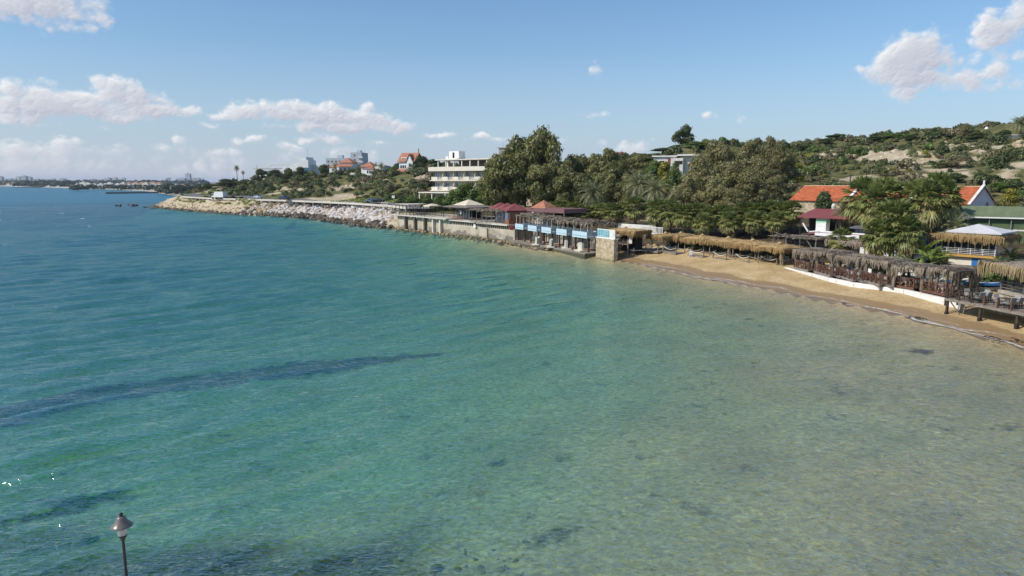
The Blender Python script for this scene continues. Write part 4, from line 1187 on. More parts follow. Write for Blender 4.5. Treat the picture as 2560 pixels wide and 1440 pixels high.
e, _ = frame('terrace_floor', loc_on(B0, B1, 0, 4.4), loc_on(B0, B1, 1, 4.4), 2.85); e['kind'] = 'structure'
MB().box(-.8, LB+.6, 0, 5.0, 0, .14).build('terrace_paving', M_SLAB, e)
BALN = ['leftmost pale blue balcony, above the concrete steps', 'pale blue balcony, second from the sea wall', 'middle one of the five pale blue balconies', 'pale blue balcony next to the long right one', 'longest pale blue balcony, at the end by the stone wall']
for i in range(5):
    t = (i+.05)/5.0
    p = loc_on(B0, B1, t, .2)
    e, _ = frame('blue_balcony', p, (p[0]+B1[0]-B0[0], p[1]+B1[1]-B0[1]), 2.85, BALN[i], 'balcony', 'pale blue balconies on posts over the quay')
    w = 3.5 if i < 4 else 4.6; d = 4.1
    mb = MB(); mb.box(0, w, 0, d, -.02, .12); mb.build('floor', M_SLAB, e)
    mb = MB()
    # front panel with a row of round holes kept as gaps between boards
    zz = [(.0, .22), (.40, .62), (.66, 1.0)]
    for z0, z1 in zz: mb.box(-.05, w+.05, -.07, -.003, z0-.05, z1-.012)
    for x in np.linspace(.0, w, 9): mb.box(x-.13, x+.13, -.063, -.006, .2, .42)
    mb.build('front_panel', M_BLUE, e)
    for s_, x in (('a', -.05), ('b', w)):
        mb = MB()
        for z0, z1 in zz: mb.box(x, x+.05, 0, d, z0-.05, z1-.012)
        for y in np.linspace(.2, d-.2, 7): mb.box(x+.004, x+.046, y-.14, y+.14, .2, .42)
        mb.build('side_panel', M_BLUE, e)
    for x in (.25, w-.25):
        mb = MB(); mb.box(x-.11, x+.11, .3, .52, -2.4, -.023); mb.build('post', M_DARKW, e)
        mb = MB(); mb.box(x-.17, x+.17, .24, .58, -2.4, -1.75); mb.build('post_footing', M_BRICK, e)
    for x in (.1, w*.5, w-.1):
        MB().tube([(x, .15, .1), (x, .15, 2.55)], .05, 6).build('roof_post', M_WHITEW, e)
palm_pergola(B0, B1, .02, .52, .2, 4.2, 2.95, 2.45, 'palm_leaf_pergola', 'left palm leaf roof over the blue balconies', 31, 560, 6, .55)
palm_pergola(B0, B1, .55, 1.03, .1, 4.6, 2.95, 2.35, 'palm_leaf_pergola', 'right palm leaf roof over the blue balconies, its fronds hanging lower', 32, 760, 6, 1.1)
# steps down to the quay
e, _ = frame('concrete_steps', loc_on(B0, B1, .02, 1.5), loc_on(B0, B1, .3, 1.5), .5, 'pale concrete steps climbing from the quay under the first balcony', 'steps')
mb = MB()
for k in range(10): mb.box(.3+k*.36, .3+(k+1)*.36, 1.6, 2.6, .003*k, .23*(k+1))
mb.build('steps', M_SLAB, e)
# turquoise screen and the stone wall at the end
E0 = G(1488, 634, .5); E1 = G(1529, 641, .5); E0 = (E0.x, E0.y); E1 = (E1.x, E1.y)
e, LE = frame('stone_wall', E0, E1, -.2, 'honey coloured rubble stone wall between balconies and stilt hut', 'wall')
MB().box(.2, LE+.6, 0, .7, 0, 3.3).build('wall', M_STONE, e)
mb = MB(); mb.box(.1, LE+.7, -.05, .75, 3.303, 3.45); mb.build('coping', M_WHITEW, e)
e, LE = frame('turquoise_screen', E0, E1, 3.25, 'white panel with a turquoise lattice on the stone wall', 'screen')
mb = MB(); mb.box(.2, LE+.5, .2, .32, 0, 1.35); mb.build('panel', M_WHITEW, e)
mb = MB()
for x in np.linspace(.3, LE*.75, 7): mb.box(x-.04, x+.04, .12, .197, .15, 1.2)
for z in np.linspace(.2, 1.15, 5): mb.box(.25, LE*.78, .13, .19, z-.035, z+.035)
mb.build('lattice', M_TURQ, e)
# ------------------------------------------------------------------ thatch
def xy(px, py, z):
    p = G(px, py, z); return (p.x, p.y)

def thatch(w, d, rise, fringe, seed, n_top=260, dens=17, ragged=.35, sag=.06, drape=0.0):
    """returns two builders: the roof (sheet and loose straw) and the hanging fringe; origin at front-left eave corner, top at z=0"""
    r = random.Random(seed); R_ = MB(); Fm = MB()
    nx, ny = 10, 8; grid = {}
    for i in range(nx+1):
        for j in range(ny+1):
            u, v = i/nx, j/ny
            e_ = min(min(u, 1-u)*w, min(v, 1-v)*d)
            z = rise*(1-math.exp(-e_/(.22*min(w, d))))+r.uniform(-sag, sag)-(.10 if e_ < .01 else 0)
            grid[i, j] = len(R_.v); R_.v.append((u*w+r.uniform(-.05, .05), v*d+r.uniform(-.05, .05), z))
    for i in range(nx):
        for j in range(ny):
            R_.f.append((grid[i, j], grid[i+1, j], grid[i+1, j+1], grid[i, j+1]))
    for k in range(n_top):
        x, y = r.uniform(.05, w-.05), r.uniform(.05, d-.05); c = Vector((w/2-x, d/2-y, 0)); c = -c.normalized() if c.length > .1 else Vector((1, 0, 0))
        c = (c+Vector((r.uniform(-.6, .6), r.uniform(-.6, .6), 0))).normalized(); s_ = Vector((-c.y, c.x, 0))*r.uniform(.02, .06)
        e_ = min(min(x, w-x), min(y, d-y)); z = rise*(1-math.exp(-e_/(.22*min(w, d))))+.04
        p = Vector((x, y, z)); q = p+c*r.uniform(.25, .6)+Vector((0, 0, r.uniform(-.05, .10)))
        R_.quad(p-s_, p+s_, q+s_*.5, q-s_*.5)
    per = [(0,0,1,0,w,0,-1),(w,0,0,1,d,1,0),(w,d,-1,0,w,0,1),(0,d,0,-1,d,-1,0)]
    for (x0, y0, dx, dy, L, nx_, ny_) in per:
        nB = int(L*dens*1.5); lump = [r.uniform(.62, 1.12) for _ in range(int(L/.55)+3)]
        for k in range(nB):
            t = r.uniform(-.04, 1.04)*L; f = t/.55; i0 = max(0, min(len(lump)-2, int(f)))
            ln = fringe*(lump[i0]+(lump[i0+1]-lump[i0])*(f-i0))*r.uniform(1-ragged, 1.08)*(1-drape+drape*1.9*abs(math.cos(math.pi*t/L*max(1, round(L/2.0))))**1.5)
            o = r.uniform(-.02, .16); wv = r.uniform(.035, .075)
            p = Vector((x0+dx*t+nx_*o, y0+dy*t+ny_*o, r.uniform(-.12, .05)+rise*.15))
            out_ = Vector((nx_, ny_, 0)); s_ = Vector((dx, dy, 0))*wv
            m_ = p+out_*r.uniform(.05, .16)+Vector((0, 0, -ln*.35)); q = p+out_*r.uniform(.0, .14)+Vector((dx, dy, 0))*r.uniform(-.08, .08)+Vector((0, 0, -ln))
            Fm.quad(p-s_, p+s_, m_+s_, m_-s_); Fm.quad(m_-s_, m_+s_, q+s_*.5, q-s_*.5)
        # a closed straw layer behind the loose blades
        nS = 14
        for k in range(nS):
            t0, t1 = L*k/nS, L*(k+1)/nS; ln = fringe*(.62 if drape == 0 else .36)
            a_ = (x0+dx*t0-nx_*.03, y0+dy*t0-ny_*.03); b_ = (x0+dx*t1-nx_*.03, y0+dy*t1-ny_*.03)
            Fm.quad((*a_, -ln*r.uniform(.85, 1.1)), (*b_, -ln*r.uniform(.85, 1.1)), (*b_, .0), (*a_, .0))
    return R_, Fm

def straw_post(x, y, h, seed, r0=.2):
    r = random.Random(seed); mb = MB()
    mb.tube([(x, y, 0), (x+r.uniform(-.04, .04), y, h*.5), (x, y, h)], [r0*.55, r0*.8, r0*1.25], 7)
    for k in range(26):
        a = r.uniform(0, 6.28); z = r.uniform(.3, 1)*h; o = Vector((math.cos(a), math.sin(a), 0)); s_ = Vector((-o.y, o.x, 0))*.04
        rr_ = r0*(.55+.7*z/h)
        p = Vector((x, y, z))+o*rr_; q = Vector((x, y, z-r.uniform(.3, .6)))+o*rr_*r.uniform(.8, 1.15)
        mb.quad(p-s_, p+s_, q+s_*.4, q-s_*.4)
    return mb

def rope(mb, a, b, sag=.35, n=8, r=.045):
    a, b = Vector(a), Vector(b)
    mb.tube([a.lerp(b, i/n)+Vector((0, 0, -sag*4*(i/n)*(1-i/n))) for i in range(n+1)], r, 5)

# ------------------------------------------------------------------ golden sunshades with roped platforms
GOLD = [(1664,582),(1702,582),(1756,588),(1821,594),(1882,600),(1949,608)]
PLAT = [((1612,624),(1644,628)),((1656,627),(1689,632)),((1720,636),(1758,640.6)),((1780,642.5),(1810,647)),((1836,648),(1871,655)),((1898,653),(1941,661))]
GC = [xy(px, py, 3.9) for px, py in GOLD]
rdx, rdy = GC[-1][0]-GC[0][0], GC[-1][1]-GC[0][1]; rl_ = math.hypot(rdx, rdy); rdx /= rl_; rdy /= rl_
ang = math.atan2(rdy, rdx)
GLAB = ['golden straw sunshade nearest the stilt hut, first of the row', 'golden straw sunshade, second from the stilt hut', 'golden straw sunshade behind the white chair standing on the sand', 'golden straw sunshade, fourth from the stilt hut', 'golden straw sunshade, next to last before the grey canopies', 'golden straw sunshade beside the first grey canopy']
PLAB = ['roped timber platform nearest the stilt hut', 'roped timber platform, second from the stilt hut', 'roped timber platform behind the white chair on the sand', 'roped timber platform with rubble stones at its left', 'roped timber platform, next to last before the grey canopies', 'roped timber platform with a white chair, beside the first grey canopy']
for i, (cx, cy) in enumerate(GC):
    g = hz_at(cx, cy); w, d = (5.0 if i not in (0, 1) else 3.6), 4.3
    e = empty('straw_sunshade', (cx, cy, g), ang, GLAB[i], 'sunshade', 'golden straw sunshades on the sand')
    R_, Fm = thatch(w-.12, d, .32, .88, 50+i, 320)
    o = R_.build('thatch', M_STRAW, e); o.location = (-w/2, -d/2, 3.45-g)
    o = Fm.build('straw_fringe', M_STRAWF, e); o.location = (-w/2, -d/2, 3.45-g)
    mb = MB(); mb.lathe([(.001, 0), (.26, .02), (.24, .16), (.32, .2), (.001, .42)], 8, (0, 0, 3.73-g)); mb.build('finial', M_STRAW, e)
    for sx in (-1, 1):
        for sy in (-1, 1):
            MB().tube([(sx*(w/2-.5), sy*(d/2-.5), -.3), (sx*(w/2-.5), sy*(d/2-.5), 3.5-g)], .08, 6).build('post', M_GREYW, e)
    if i in (3, 5): straw_post(w/2-.7, -d/2+.4, 3.3-g, 70+i, .22).build('straw_wrap', M_STRAWM, e)
    (ax, ay), (bx, by) = PLAT[i]
    z0 = 1.15; A = xy(ax, ay+1, z0); B = xy(bx, by+1, z0)
    e, L = frame('roped_platform', A, B, z0, PLAB[i], 'platform', 'roped timber platforms under the golden sunshades')
    L = max(L, 3.0)
    mb = MB()
    for k in range(8): mb.box(.0, L, .03+k*.36, .03+k*.36+.345, -.10, .0)
    mb.box(0, L, -.03, .026, -.26, .01); mb.box(-.03, -.003, 0, 2.9, -.26, -.003); mb.box(L+.003, L+.03, 0, 2.9, -.26, -.003)
    mb.build('floor', M_GREYW, e)
    for (x, y) in ((.1, .12), (L-.1, .12), (.1, 2.7), (L-.1, 2.7)):
        mb = MB(); mb.box(x-.06, x+.06, y-.06, y+.06, -.9, .85); mb.build('post', M_GREYW, e)
    mb = MB(); rope(mb, (.1, .12, .82), (L-.1, .12, .82), .38); rope(mb, (L-.1, .12, .82), (L-.1, 2.7, .82), .3); rope(mb, (.1, .12, .82), (.1, 2.7, .82), .3)
    mb.build('rope', M_ROPE, e)

# ------------------------------------------------------------------ stilt hut
A = xy(1526, 629, .8); B = xy(1564, 632, .8)
e, L = frame('stilt_hut', A, B, .75, 'raised straw roofed hut on pale stilts beside the stone wall', 'hut')
L = 3.3
R_, Fm = thatch(L+2.6, 4.6, .3, 1.0, 90, 300)
for nm, mb in (('thatch', R_), ('straw_fringe', Fm)):
    o = mb.build(nm, M_STRAW if nm == 'thatch' else M_STRAWF, e); o.location = (-.9, -.7, 3.55)
mb = MB(); mb.lathe([(.001, 0), (.26, .02), (.24, .16), (.32, .2), (.001, .42)], 8, (L/2+.3, 1.4, 3.82)); mb.build('finial', M_STRAW, e)
for (x, y) in ((0, 0), (L, 0), (0, 3), (L, 3), (L*.5, 0)):
    mb = MB(); mb.box(x-.08, x+.08, y-.08, y+.08, -.6, 3.5 if x != L*.5 else 1.35); mb.build('stilt', M_GREYW, e)
mb = MB(); mb.box(-.1, L+.1, -.1, 3.1, 1.36, 1.5); mb.bar((.1, .0, .9), (.8, .0, 1.35), .1); mb.bar((L*.5+.05, 0, .5), (L*.5+.75, 0, 1.33), .1); mb.build('floor', M_GREYW, e)
mb = MB(); railing(mb, .1, L-.1, 0.0, 1.5, .75, 1, 4, .05, .06); mb.build('railing', M_GREYW, e)
mb = MB(); mb.box(.2, L+.9, 2.6, 2.7, 0, 3.3); mb.box(L+.9, L+1.0, .6, 2.7, 0, 3.3); mb.build('dark_screen', M_DARK, e)
mb = MB(); mb.box(L+.15, L+.75, -.05, .02, 1.6, 3.0); mb.build('white_curtain', M_WHITEW, e)
e, L = frame('low_bench_platform', xy(1567, 628, .9), xy(1584, 632, .9), .75, 'small pale timber platform at the foot of the stilt hut', 'platform')
mb = MB(); mb.box(0, 2.6, 0, 2.4, .42, .52); mb.build('top', M_GREYW, e)
for (x, y) in ((.1, .1), (2.5, .1), (.1, 2.2), (2.5, 2.2)):
    mb = MB(); mb.box(x-.06, x+.06, y-.06, y+.06, -.5, .417 if (x, y) != (2.5, .1) else .9); mb.build('leg', M_GREYW, e)
# white balustrade and pale upper terrace behind
e, L = frame('white_balustrade', D(1600, 588, 124), D(1650, 592, 120), 0, 'white slatted balustrade behind the golden sunshades', 'balustrade')
zb = hz_at(e.location.x, e.location.y)
mb = MB(); mb.box(0, 5.5, 0, .15, 2.9, 3.2); mb.box(0, 5.5, 0, .15, 4.1, 4.22)
for x in np.linspace(.2, 5.3, 17): mb.box(x-.06, x+.06, .03, .12, 3.203, 4.097)
mb.build('balusters', M_WHITEW, e)
mb = MB(); mb.box(-5, 5.5, .2, .6, zb-.5, 2.85); mb.build('wall_base', M_CONC, e)
e, L = frame('terrace_kerb', D(1545, 569, 133), D(1640, 577, 126), 3.6, 'long pale low wall edging the upper terrace under the palms', 'wall')
mb = MB(); mb.box(0, L, 0, .35, -1.5, .55); mb.build('wall', M_WHITEW, e)
e, L = frame('garden_wall', D(1600, 560, 140), D(1640, 562, 137), 3.2, 'short honey stone garden wall behind two palms', 'wall')
mb = MB(); mb.box(0, 4.0, 0, .4, -1, 1.2); mb.build('wall', M_STONE, e)

# ------------------------------------------------------------------ grey canopies and the decks under them
GCAN = [((1984,622.5),(2032,630)),((2036,630.6),(2084,637.5)),((2089,637),(2152,648)),((2156,648),(2225,657)),((2227,661),(2315,668)),((2318,669),(2388,679)),((2389,678),(2443,676))]
GL2 = ['first grey straw canopy beside the golden sunshades', 'second grey straw canopy from the golden sunshades', 'third grey straw canopy from the golden sunshades', 'fourth grey straw canopy, its right corner hanging lowest', 'fifth grey straw canopy, the sagging one stepped back', 'grey straw canopy behind the tall dark frame', 'last grey straw canopy, beside the boats']
for i, (a, b2) in enumerate(GCAN):
    A = xy(*a, 3.6); B = xy(*b2, 3.6)
    e, L = frame('grey_straw_canopy', A, B, 0, GL2[i], 'canopy', 'grey straw canopies over the beach decks')
    g = hz_at(A[0]+.5, A[1]); e.location.z = g
    d = 3.4 if i < 6 else 2.6
    R_, Fm = thatch(L-.4, d, .16, .85, 110+i, 420, ragged=.5, sag=.09, drape=.38); dzc = (0, .12, -.05, .08, -.12, .05, -.02)[i]
    for nm, mb in (('thatch', R_), ('straw_fringe', Fm)):
        o = mb.build(nm, M_STRAWG, e); o.location = (.2, 0, 3.62-g+dzc)
    for j, (x, y) in enumerate(((.3, .25), (L-.3, .25), (.3, d-.3), (L-.3, d-.3))):
        straw_post(x, y, 3.6-g, 130+i*5+j, .19 if j > 1 else .24).build('straw_post', M_STRAWG, e)
DECK = [((1970,667.5),(2006,675.6)),((2020,677.5),(2059,688.7)),((2071,686),(2115,700)),((2135,698),(2181,711)),((2201,709),(2269,721)),((2287,724),(2358,739))]
DL = ['small red brown deck at the start of the white wall', 'red brown railed deck, second from the golden sunshades', 'red brown railed deck under the third grey canopy, with white chairs', 'red brown railed deck with a white signboard on its rail', 'long red brown deck with rope beside it, before the last one', 'last red brown deck, next to the tall dark frame']
DECKF = []
for i, (a, b2) in enumerate(DECK):
    z0 = 1.45; A = xy(*a, z0); B = xy(*b2, z0); A = loc_on(A, B, 0, .75); B = (A[0]+(xy(*b2, z0)[0]-xy(*a, z0)[0]), A[1]+(xy(*b2, z0)[1]-xy(*a, z0)[1]))
    e, L = frame('beach_deck', A, B, z0, DL[i], 'deck', 'red brown railed decks above the white beach wall')
    DECKF.append((e, L))
    fm = M_GREYW if i < 4 else M_REDW
    mb = MB()
    for k in range(9): mb.box(0, L, .02+k*.36, .02+k*.36+.345, -.1, 0)
    mb.box(-.02, L+.02, -.04, .016, -.2, .012); mb.build('floor', fm, e)
    for x in np.linspace(.15, L-.15, 4):
        mb = MB(); mb.box(x-.07, x+.07, .1, .24, -.9, -.103); mb.build('leg', M_GREYW, e)
    mb = MB(); nb_ = 4
    for k in range(nb_+1):
        x = .06+(L-.12)*k/nb_; mb.box(x-.055, x+.055, .02, .13, .014, .86)
    mb.box(0, L, .035, .115, .863, .94)
    for k in range(nb_):
        x0, x1 = .06+(L-.12)*k/nb_+.06, .06+(L-.12)*(k+1)/nb_-.06
        mb.bar((x0, .06, .1), (x1, .06, .8), .06); mb.bar((x0, .10, .8), (x1, .10, .1), .055)
    mb.build('front_railing', M_REDW, e)
    mb = MB()
    for k in range(4): mb.box(L-.055, L+.055, .3+k*.85-.055, .3+k*.85+.055, .003, .86)
    mb.box(L-.04, L+.04, .14, 2.9, .863, .935); mb.box(L-.03, L+.03, .16, 2.9, .42, .50)
    mb.build('side_railing', M_REDW if i < 5 else M_DARKW, e)
    mb = MB()
    for k in range(3): mb.box(L+.12, L+1.0, .6+k*.3, .6+k*.3+.28, -.25*(k+1)-.1+.2, -.25*(k+1)+.2)
    mb.build('steps', M_GREYW, e)
e = empty('signboard', (0, 0, 0), 0, 'blank white signboard standing on a red brown deck', 'signboard')
e.matrix_world = DECKF[3][0].matrix_world.copy() if False else Matrix.Identity(4)
e.location = DECKF[3][0].location; e.rotation_euler = DECKF[3][0].rotation_euler
mb = MB(); mb.box(.9, 1.55, .25, .3, .75, 1.3); mb.build('board', M_WHITE, e); mb = MB(); mb.box(1.18, 1.26, .303, .36, .0, 1.2); mb.build('stake', M_GREYW, e)

# ------------------------------------------------------------------ the white beach wall
pts = [xy(1961,668,1.2), xy(2021,682.5,1.2), xy(2071,694.5,1.2), xy(2127,705.5,1.2), xy(2202,715.5,1.2), xy(2260,724,1.2), xy(2364,747,1.2), xy(2402,756,1.2)]
root = empty('beach_wall', (pts[0][0], pts[0][1], 0), 0, 'long low whitewashed wall along the top of the sand', 'wall')
mb = MB(); o0 = Vector((pts[0][0], pts[0][1], 0))
nrm = []
for i in range(len(pts)):
    a = Vector(pts[max(i-1, 0)]); b2 = Vector(pts[min(i+1, len(pts)-1)]); t = (b2-a).normalized(); nrm.append(Vector((-t.y, t.x)))
def wallpt(i, off, z):
    p = Vector(pts[i])+nrm[i]*off; return (p.x-o0.x, p.y-o0.y, z)
for i in range(len(pts)-1):
    zz = (.15, 1.2)
    mb.quad(wallpt(i, -.06, zz[0]), wallpt(i+1, -.06, zz[0]), wallpt(i+1, 0, zz[1]), wallpt(i, 0, zz[1]))
    mb.quad(wallpt(i, 0, zz[1]), wallpt(i+1, 0, zz[1]), wallpt(i+1, .45, zz[1]), wallpt(i, .45, zz[1]))
    mb.quad(wallpt(i+1, .45, zz[0]), wallpt(i, .45, zz[0]), wallpt(i, .45, zz[1]), wallpt(i+1, .45, zz[1]))
mb.quad(wallpt(0, .45, .15), wallpt(0, -.06, .15), wallpt(0, 0, 1.2), wallpt(0, .45, 1.2))
n_ = len(pts)-1
mb.quad(wallpt(n_, -.06, .15), wallpt(n_, .45, .15), wallpt(n_, .45, 1.2), wallpt(n_, 0, 1.2))
m, nt, out = newmat('whitewashed_wall')
tcg = nt.new('ShaderNodeTexCoord'); vec = tcg.outputs['Object']
n1 = nt.noise(vec, 1.3, 6, .7); n2 = nt.noise(nt.map(vec, (1, 1, .3)), 3.0, 4, .6)
cc = nt.ramp(n1, [(.3, (.50,.40,.29)), (.46, (.74,.70,.64)), (.7, (.80,.77,.72))])
cc = nt.mix(nt.ramp(n2, [(.28, .5), (.45, 0.0)]), cc, (.40,.31,.22))
b = nt.new('ShaderNodeBsdfPrincipled'); nt.link(cc, b.inputs['Base Color']); b.inputs['Roughness'].default_value = .95
nt.link(nt.bump(n1, .4, .06), b.inputs['Normal']); nt.link(b.outputs[0], out.inputs[0])
mb.build('wall', m, root)
for k, i in enumerate((2, 4, 5)):
    mb = MB(); a = wallpt(i, -.075, .18); b3 = wallpt(i, -.015, 1.19)
    mb.bar(a, b3, .05, .02); mb.build('joint', M_CONC, root)

# ------------------------------------------------------------------ boardwalk terrace over the sand
A = xy(2364, 745, 1.75); Bq = xy(2531.5, 778, 1.75)
dxy = (Bq[0]-A[0], Bq[1]-A[1]); Lq = math.hypot(*dxy); B = (A[0]+dxy[0]/Lq*20, A[1]+dxy[1]/Lq*20)
e, L = frame('boardwalk', A, B, 1.75, 'dark timber boardwalk terrace on posts above the sand', 'boardwalk')
BWALK = e
mb = MB()
for k in range(12): mb.box(0, L, .0+k*.34, k*.34+.33, -.08, 0)
mb.box(-.03, L, -.05, -.004, -.22, .012); mb.build('floor', M_GREYW, e)
for k, x in enumerate((.1, 3.5, 6.9, 10.3, 13.7, 17.1)):
    mb = MB(); mb.box(x-.09, x+.09, .07, .25, -2.6, -.083); mb.build('post', M_DARKW, e)
    mb = MB(); mb.box(x-.13, x+.13, .03, .29, -2.6, -1.25+.12*k); mb.build('post_shoe', M_DMETAL, e)
for k in range(15):
    x = .08+k*1.25; mb = MB(); mb.box(x-.06, x+.06, .03, .15, .014, .85); mb.build('rail_post', M_DARKW if k < 3 else M_REDW, e)
mb = MB()
for k in range(2):
    x0, x1 = .16+k*1.25, 1.25+k*1.25; mb.bar((x0, .08, .1), (x1, .08, .8), .06); mb.bar((x0, .12, .8), (x1, .12, .1), .055)
mb.box(.0, 2.6, .06, .14, .883, .94)
for k in range(2, 13): x0 = .08+k*1.25; mb.box(x0+.07, x0+1.18, .07, .13, .62, .68) if k % 3 else mb.bar((x0+.1, .1, .1), (x0+1.1, .1, .7), .05)
mb.build('rail', M_DARKW, e)
mb = MB(); mb.bar((.3, .1, -.1), (1.0, .6, -1.3), .09); mb.bar((1.6, .4, -.1), (1.6, .4, -1.2), .06); mb.build('brace', M_GREYW, e)
e, _ = frame('stone_footing', (A[0]+1.5, A[1]), (B[0]+1.5, B[1]), 0, 'shaded stone footing wall beneath the boardwalk', 'wall')
mb = MB(); mb.box(1.2, 20, 1.6, 2.1, .0, 1.5); mb.build('wall', M_STONE, e)
# tall dark frame at its near corner
e, _ = frame('timber_frame', A, B, 1.75, 'tall dark timber door frame at the corner of the boardwalk', 'frame')
e.location.z = 1.4
for y in (.3, 1.6):
    mb = MB(); mb.box(-.35, -.23, y-.06, y+.06, -.4, 2.75); mb.build('post', M_DARKW, e)
    mb = MB(); mb.box(.85, .97, y-.06, y+.06, .36, 2.75); mb.build('post', M_DARKW, e)
mb = MB(); mb.box(-.4, 1.02, .2, 1.7, 2.753, 2.87); mb.box(-.35, .97, .25, .33, 2.2, 2.28); mb.build('top', M_DARKW, e)
mb = MB(); mb.bar((-.29, .27, .3), (-.29, 1.6, 1.2), .05); mb.bar((-.29, 1.6, .3), (-.29, .27, 1.2), .05); mb.build('cross_brace', M_DARKW, e)
e, _ = frame('dark_pole', (A[0]+dxy[0]/Lq*4.6+1.0, A[1]+dxy[1]/Lq*4.6), B, 1.75, 'tall dark pole on the boardwalk at the corner of the thatched bar', 'pole')
mb = MB(); mb.box(-.1, .1, 2.9, 3.1, 0, 2.9); mb.build('shaft', M_DARKW, e)

# ------------------------------------------------------------------ chairs and tables
def chair_parts(kind):
    if kind == 'plastic':
        e = empty('plastic_chair', (0, 0, 0), 0, 'white plastic armchair', 'chair'); mt = M_PLAST
        MB().box(-.25, .25, -.25, .25, .40, .44).build('seat', mt, e)
        mb = MB()
        for k in range(5): mb.bar((-.2+k*.1, .25, .46), (-.21+k*.105, .36, .86), .055, .03)
        mb.bar((-.26, .365, .87), (.26, .365, .87), .06, .06); mb.build('backrest', mt, e)
        for x in (-.27, .27):
            mb = MB(); mb.bar((x, -.26, .64), (x, .3, .66), .06, .035); mb.bar((x, -.25, .42), (x, -.26, .63), .045); mb.build('armrest', mt, e)
            for y in (-.24, .25): MB().bar((x*.9, y*.9, .4), (x*1.05, y*1.1, 0), .05).build('leg', mt, e)
    else:
        e = empty('rattan_chair', (0, 0, 0), 0, 'grey rattan chair', 'chair'); mt = M_RATTAN
        mb = MB(); mb.box(-.26, .26, -.26, .24, .36, .47); mb.build('seat', mt, e)
        mb = MB(); mb.quad((-.27, .22, .44), (.27, .22, .44), (.25, .36, .95), (-.25, .36, .95)); mb.quad((.27, .28, .44), (-.27, .28, .44), (-.25, .41, .95), (.25, .41, .95))
        mb.quad((-.25, .36, .95), (.25, .36, .95), (.25, .41, .95), (-.25, .41, .95)); mb.quad((-.27, .28, .44), (-.27, .22, .44), (-.25, .36, .95), (-.25, .41, .95)); mb.quad((.27, .22, .44), (.27, .28, .44), (.25, .41, .95), (.25, .36, .95)); mb.build('backrest', mt, e)
        for x in (-.3, .3):
            MB().box(x-.04, x+.04, -.26, .24, .36, .66).build('armrest', mt, e)
            for y in (-.22, .22): MB().bar((x*.85, y, .36), (x*.9, y*1.05, 0), .05).build('leg', M_DMETAL, e)
    return e
def table_parts():
    e = empty('terrace_table', (0, 0, 0), 0, 'dark square terrace table', 'table')
    MB().box(-.42, .42, -.42, .42, .70, .75).build('table_top', M_TABLE, e)
    for x in (-.35, .35):
        for y in (-.35, .35): MB().bar((x, y, .7), (x, y, 0), .06).build('leg', M_TABLE, e)
    return e
CH_P = chair_parts('plastic'); CH_R = chair_parts('rattan'); TB = table_parts(); _first = {'p': CH_P, 'r': CH_R, 't': TB}; _used = set()
def put(k, par, x, y, rz, label, group, z=None):
    """stands a chair or table on a deck given by its Empty, at local x, y"""
    src = _first[k]; o = src if k not in _used else copy_tree(src); _used.add(k)
    if isinstance(par, tuple):
        o.location = (x, y, hz_at(x, y) if z is None else z); o.rotation_euler = (0, 0, rz)
    else:
        a = par.rotation_euler[2]; c, s_ = math.cos(a), math.sin(a)
        o.location = (par.location.x+c*x-s_*y, par.location.y+s_*x+c*y, par.location.z+.002 if z is None else z); o.rotation_euler = (0, 0, a+rz)
    o['label'] = label; o['group'] = group
    return o
GRC, GRP, GRT = 'grey rattan chairs on the terraces', 'white plastic chairs by the beach', 'dark tables on the terraces'
whereT = ['beside the tall dark frame', 'at the middle of the boardwalk', 'near the right edge of the boardwalk', 'farther along the boardwalk']
for k, x in enumerate((2.0, 4.9, 7.7, 10.6)):
    put('t', BWALK, x, 1.15, 0, 'dark table on the boardwalk, '+whereT[k], GRT)
    for j, (dx, dy, rz) in enumerate(((-.1, .95, 0.1), (.75, .25, -1.5), (.72, -.45, -1.65), (-.75, .1, 1.5))):
        if k > 1 and j == 3: continue
        put('r', BWALK, x+dx, 1.15+dy, rz, 'grey rattan chair at the boardwalk table '+whereT[k].replace('at the', 'in the').replace('near', 'near').replace(', ', ' '), GRC)
wd = ['on the small deck at the start of the white wall', 'on the second red brown deck', 'on the third red brown deck', 'on the deck with the signboard', 'on the long fifth deck', 'on the last red brown deck']
for i, (dk, L) in enumerate(DECKF):
    put('t', dk, L*.5, 1.5, .1*i, 'dark table '+wd[i], GRT)
    for j, (dx, dy, rz) in enumerate(((.0, .85, .1), (.8, .0, -1.5), (-.8, .05, 1.5), (.1, -.85, 3.1))):
        if j == 3 and i in (1, 3): continue
        wh = i in (2, 4, 5) and j in (0, 3) or (i == 0 and j == 0)
        put('p' if wh else 'r', dk, L*.5+dx, 1.5+dy, rz, ('white plastic chair ' if wh else 'grey rattan chair ')+wd[i], GRP if wh else GRC)
p = xy(1729, 645, .75); put('p', (0,), p[0], p[1], 2.2, 'white plastic chair standing alone on the open sand', GRP)
p = xy(1924, 652, 1.15); put('p', (0,), p[0], p[1], 1.0, 'white plastic chair on the roped platform nearest the grey canopies', GRP, 1.15)
p = xy(1967, 657, 1.2); put('p', (0,), p[0], p[1], 1.2, 'white plastic chair between the last golden sunshade and the first deck', GRP)
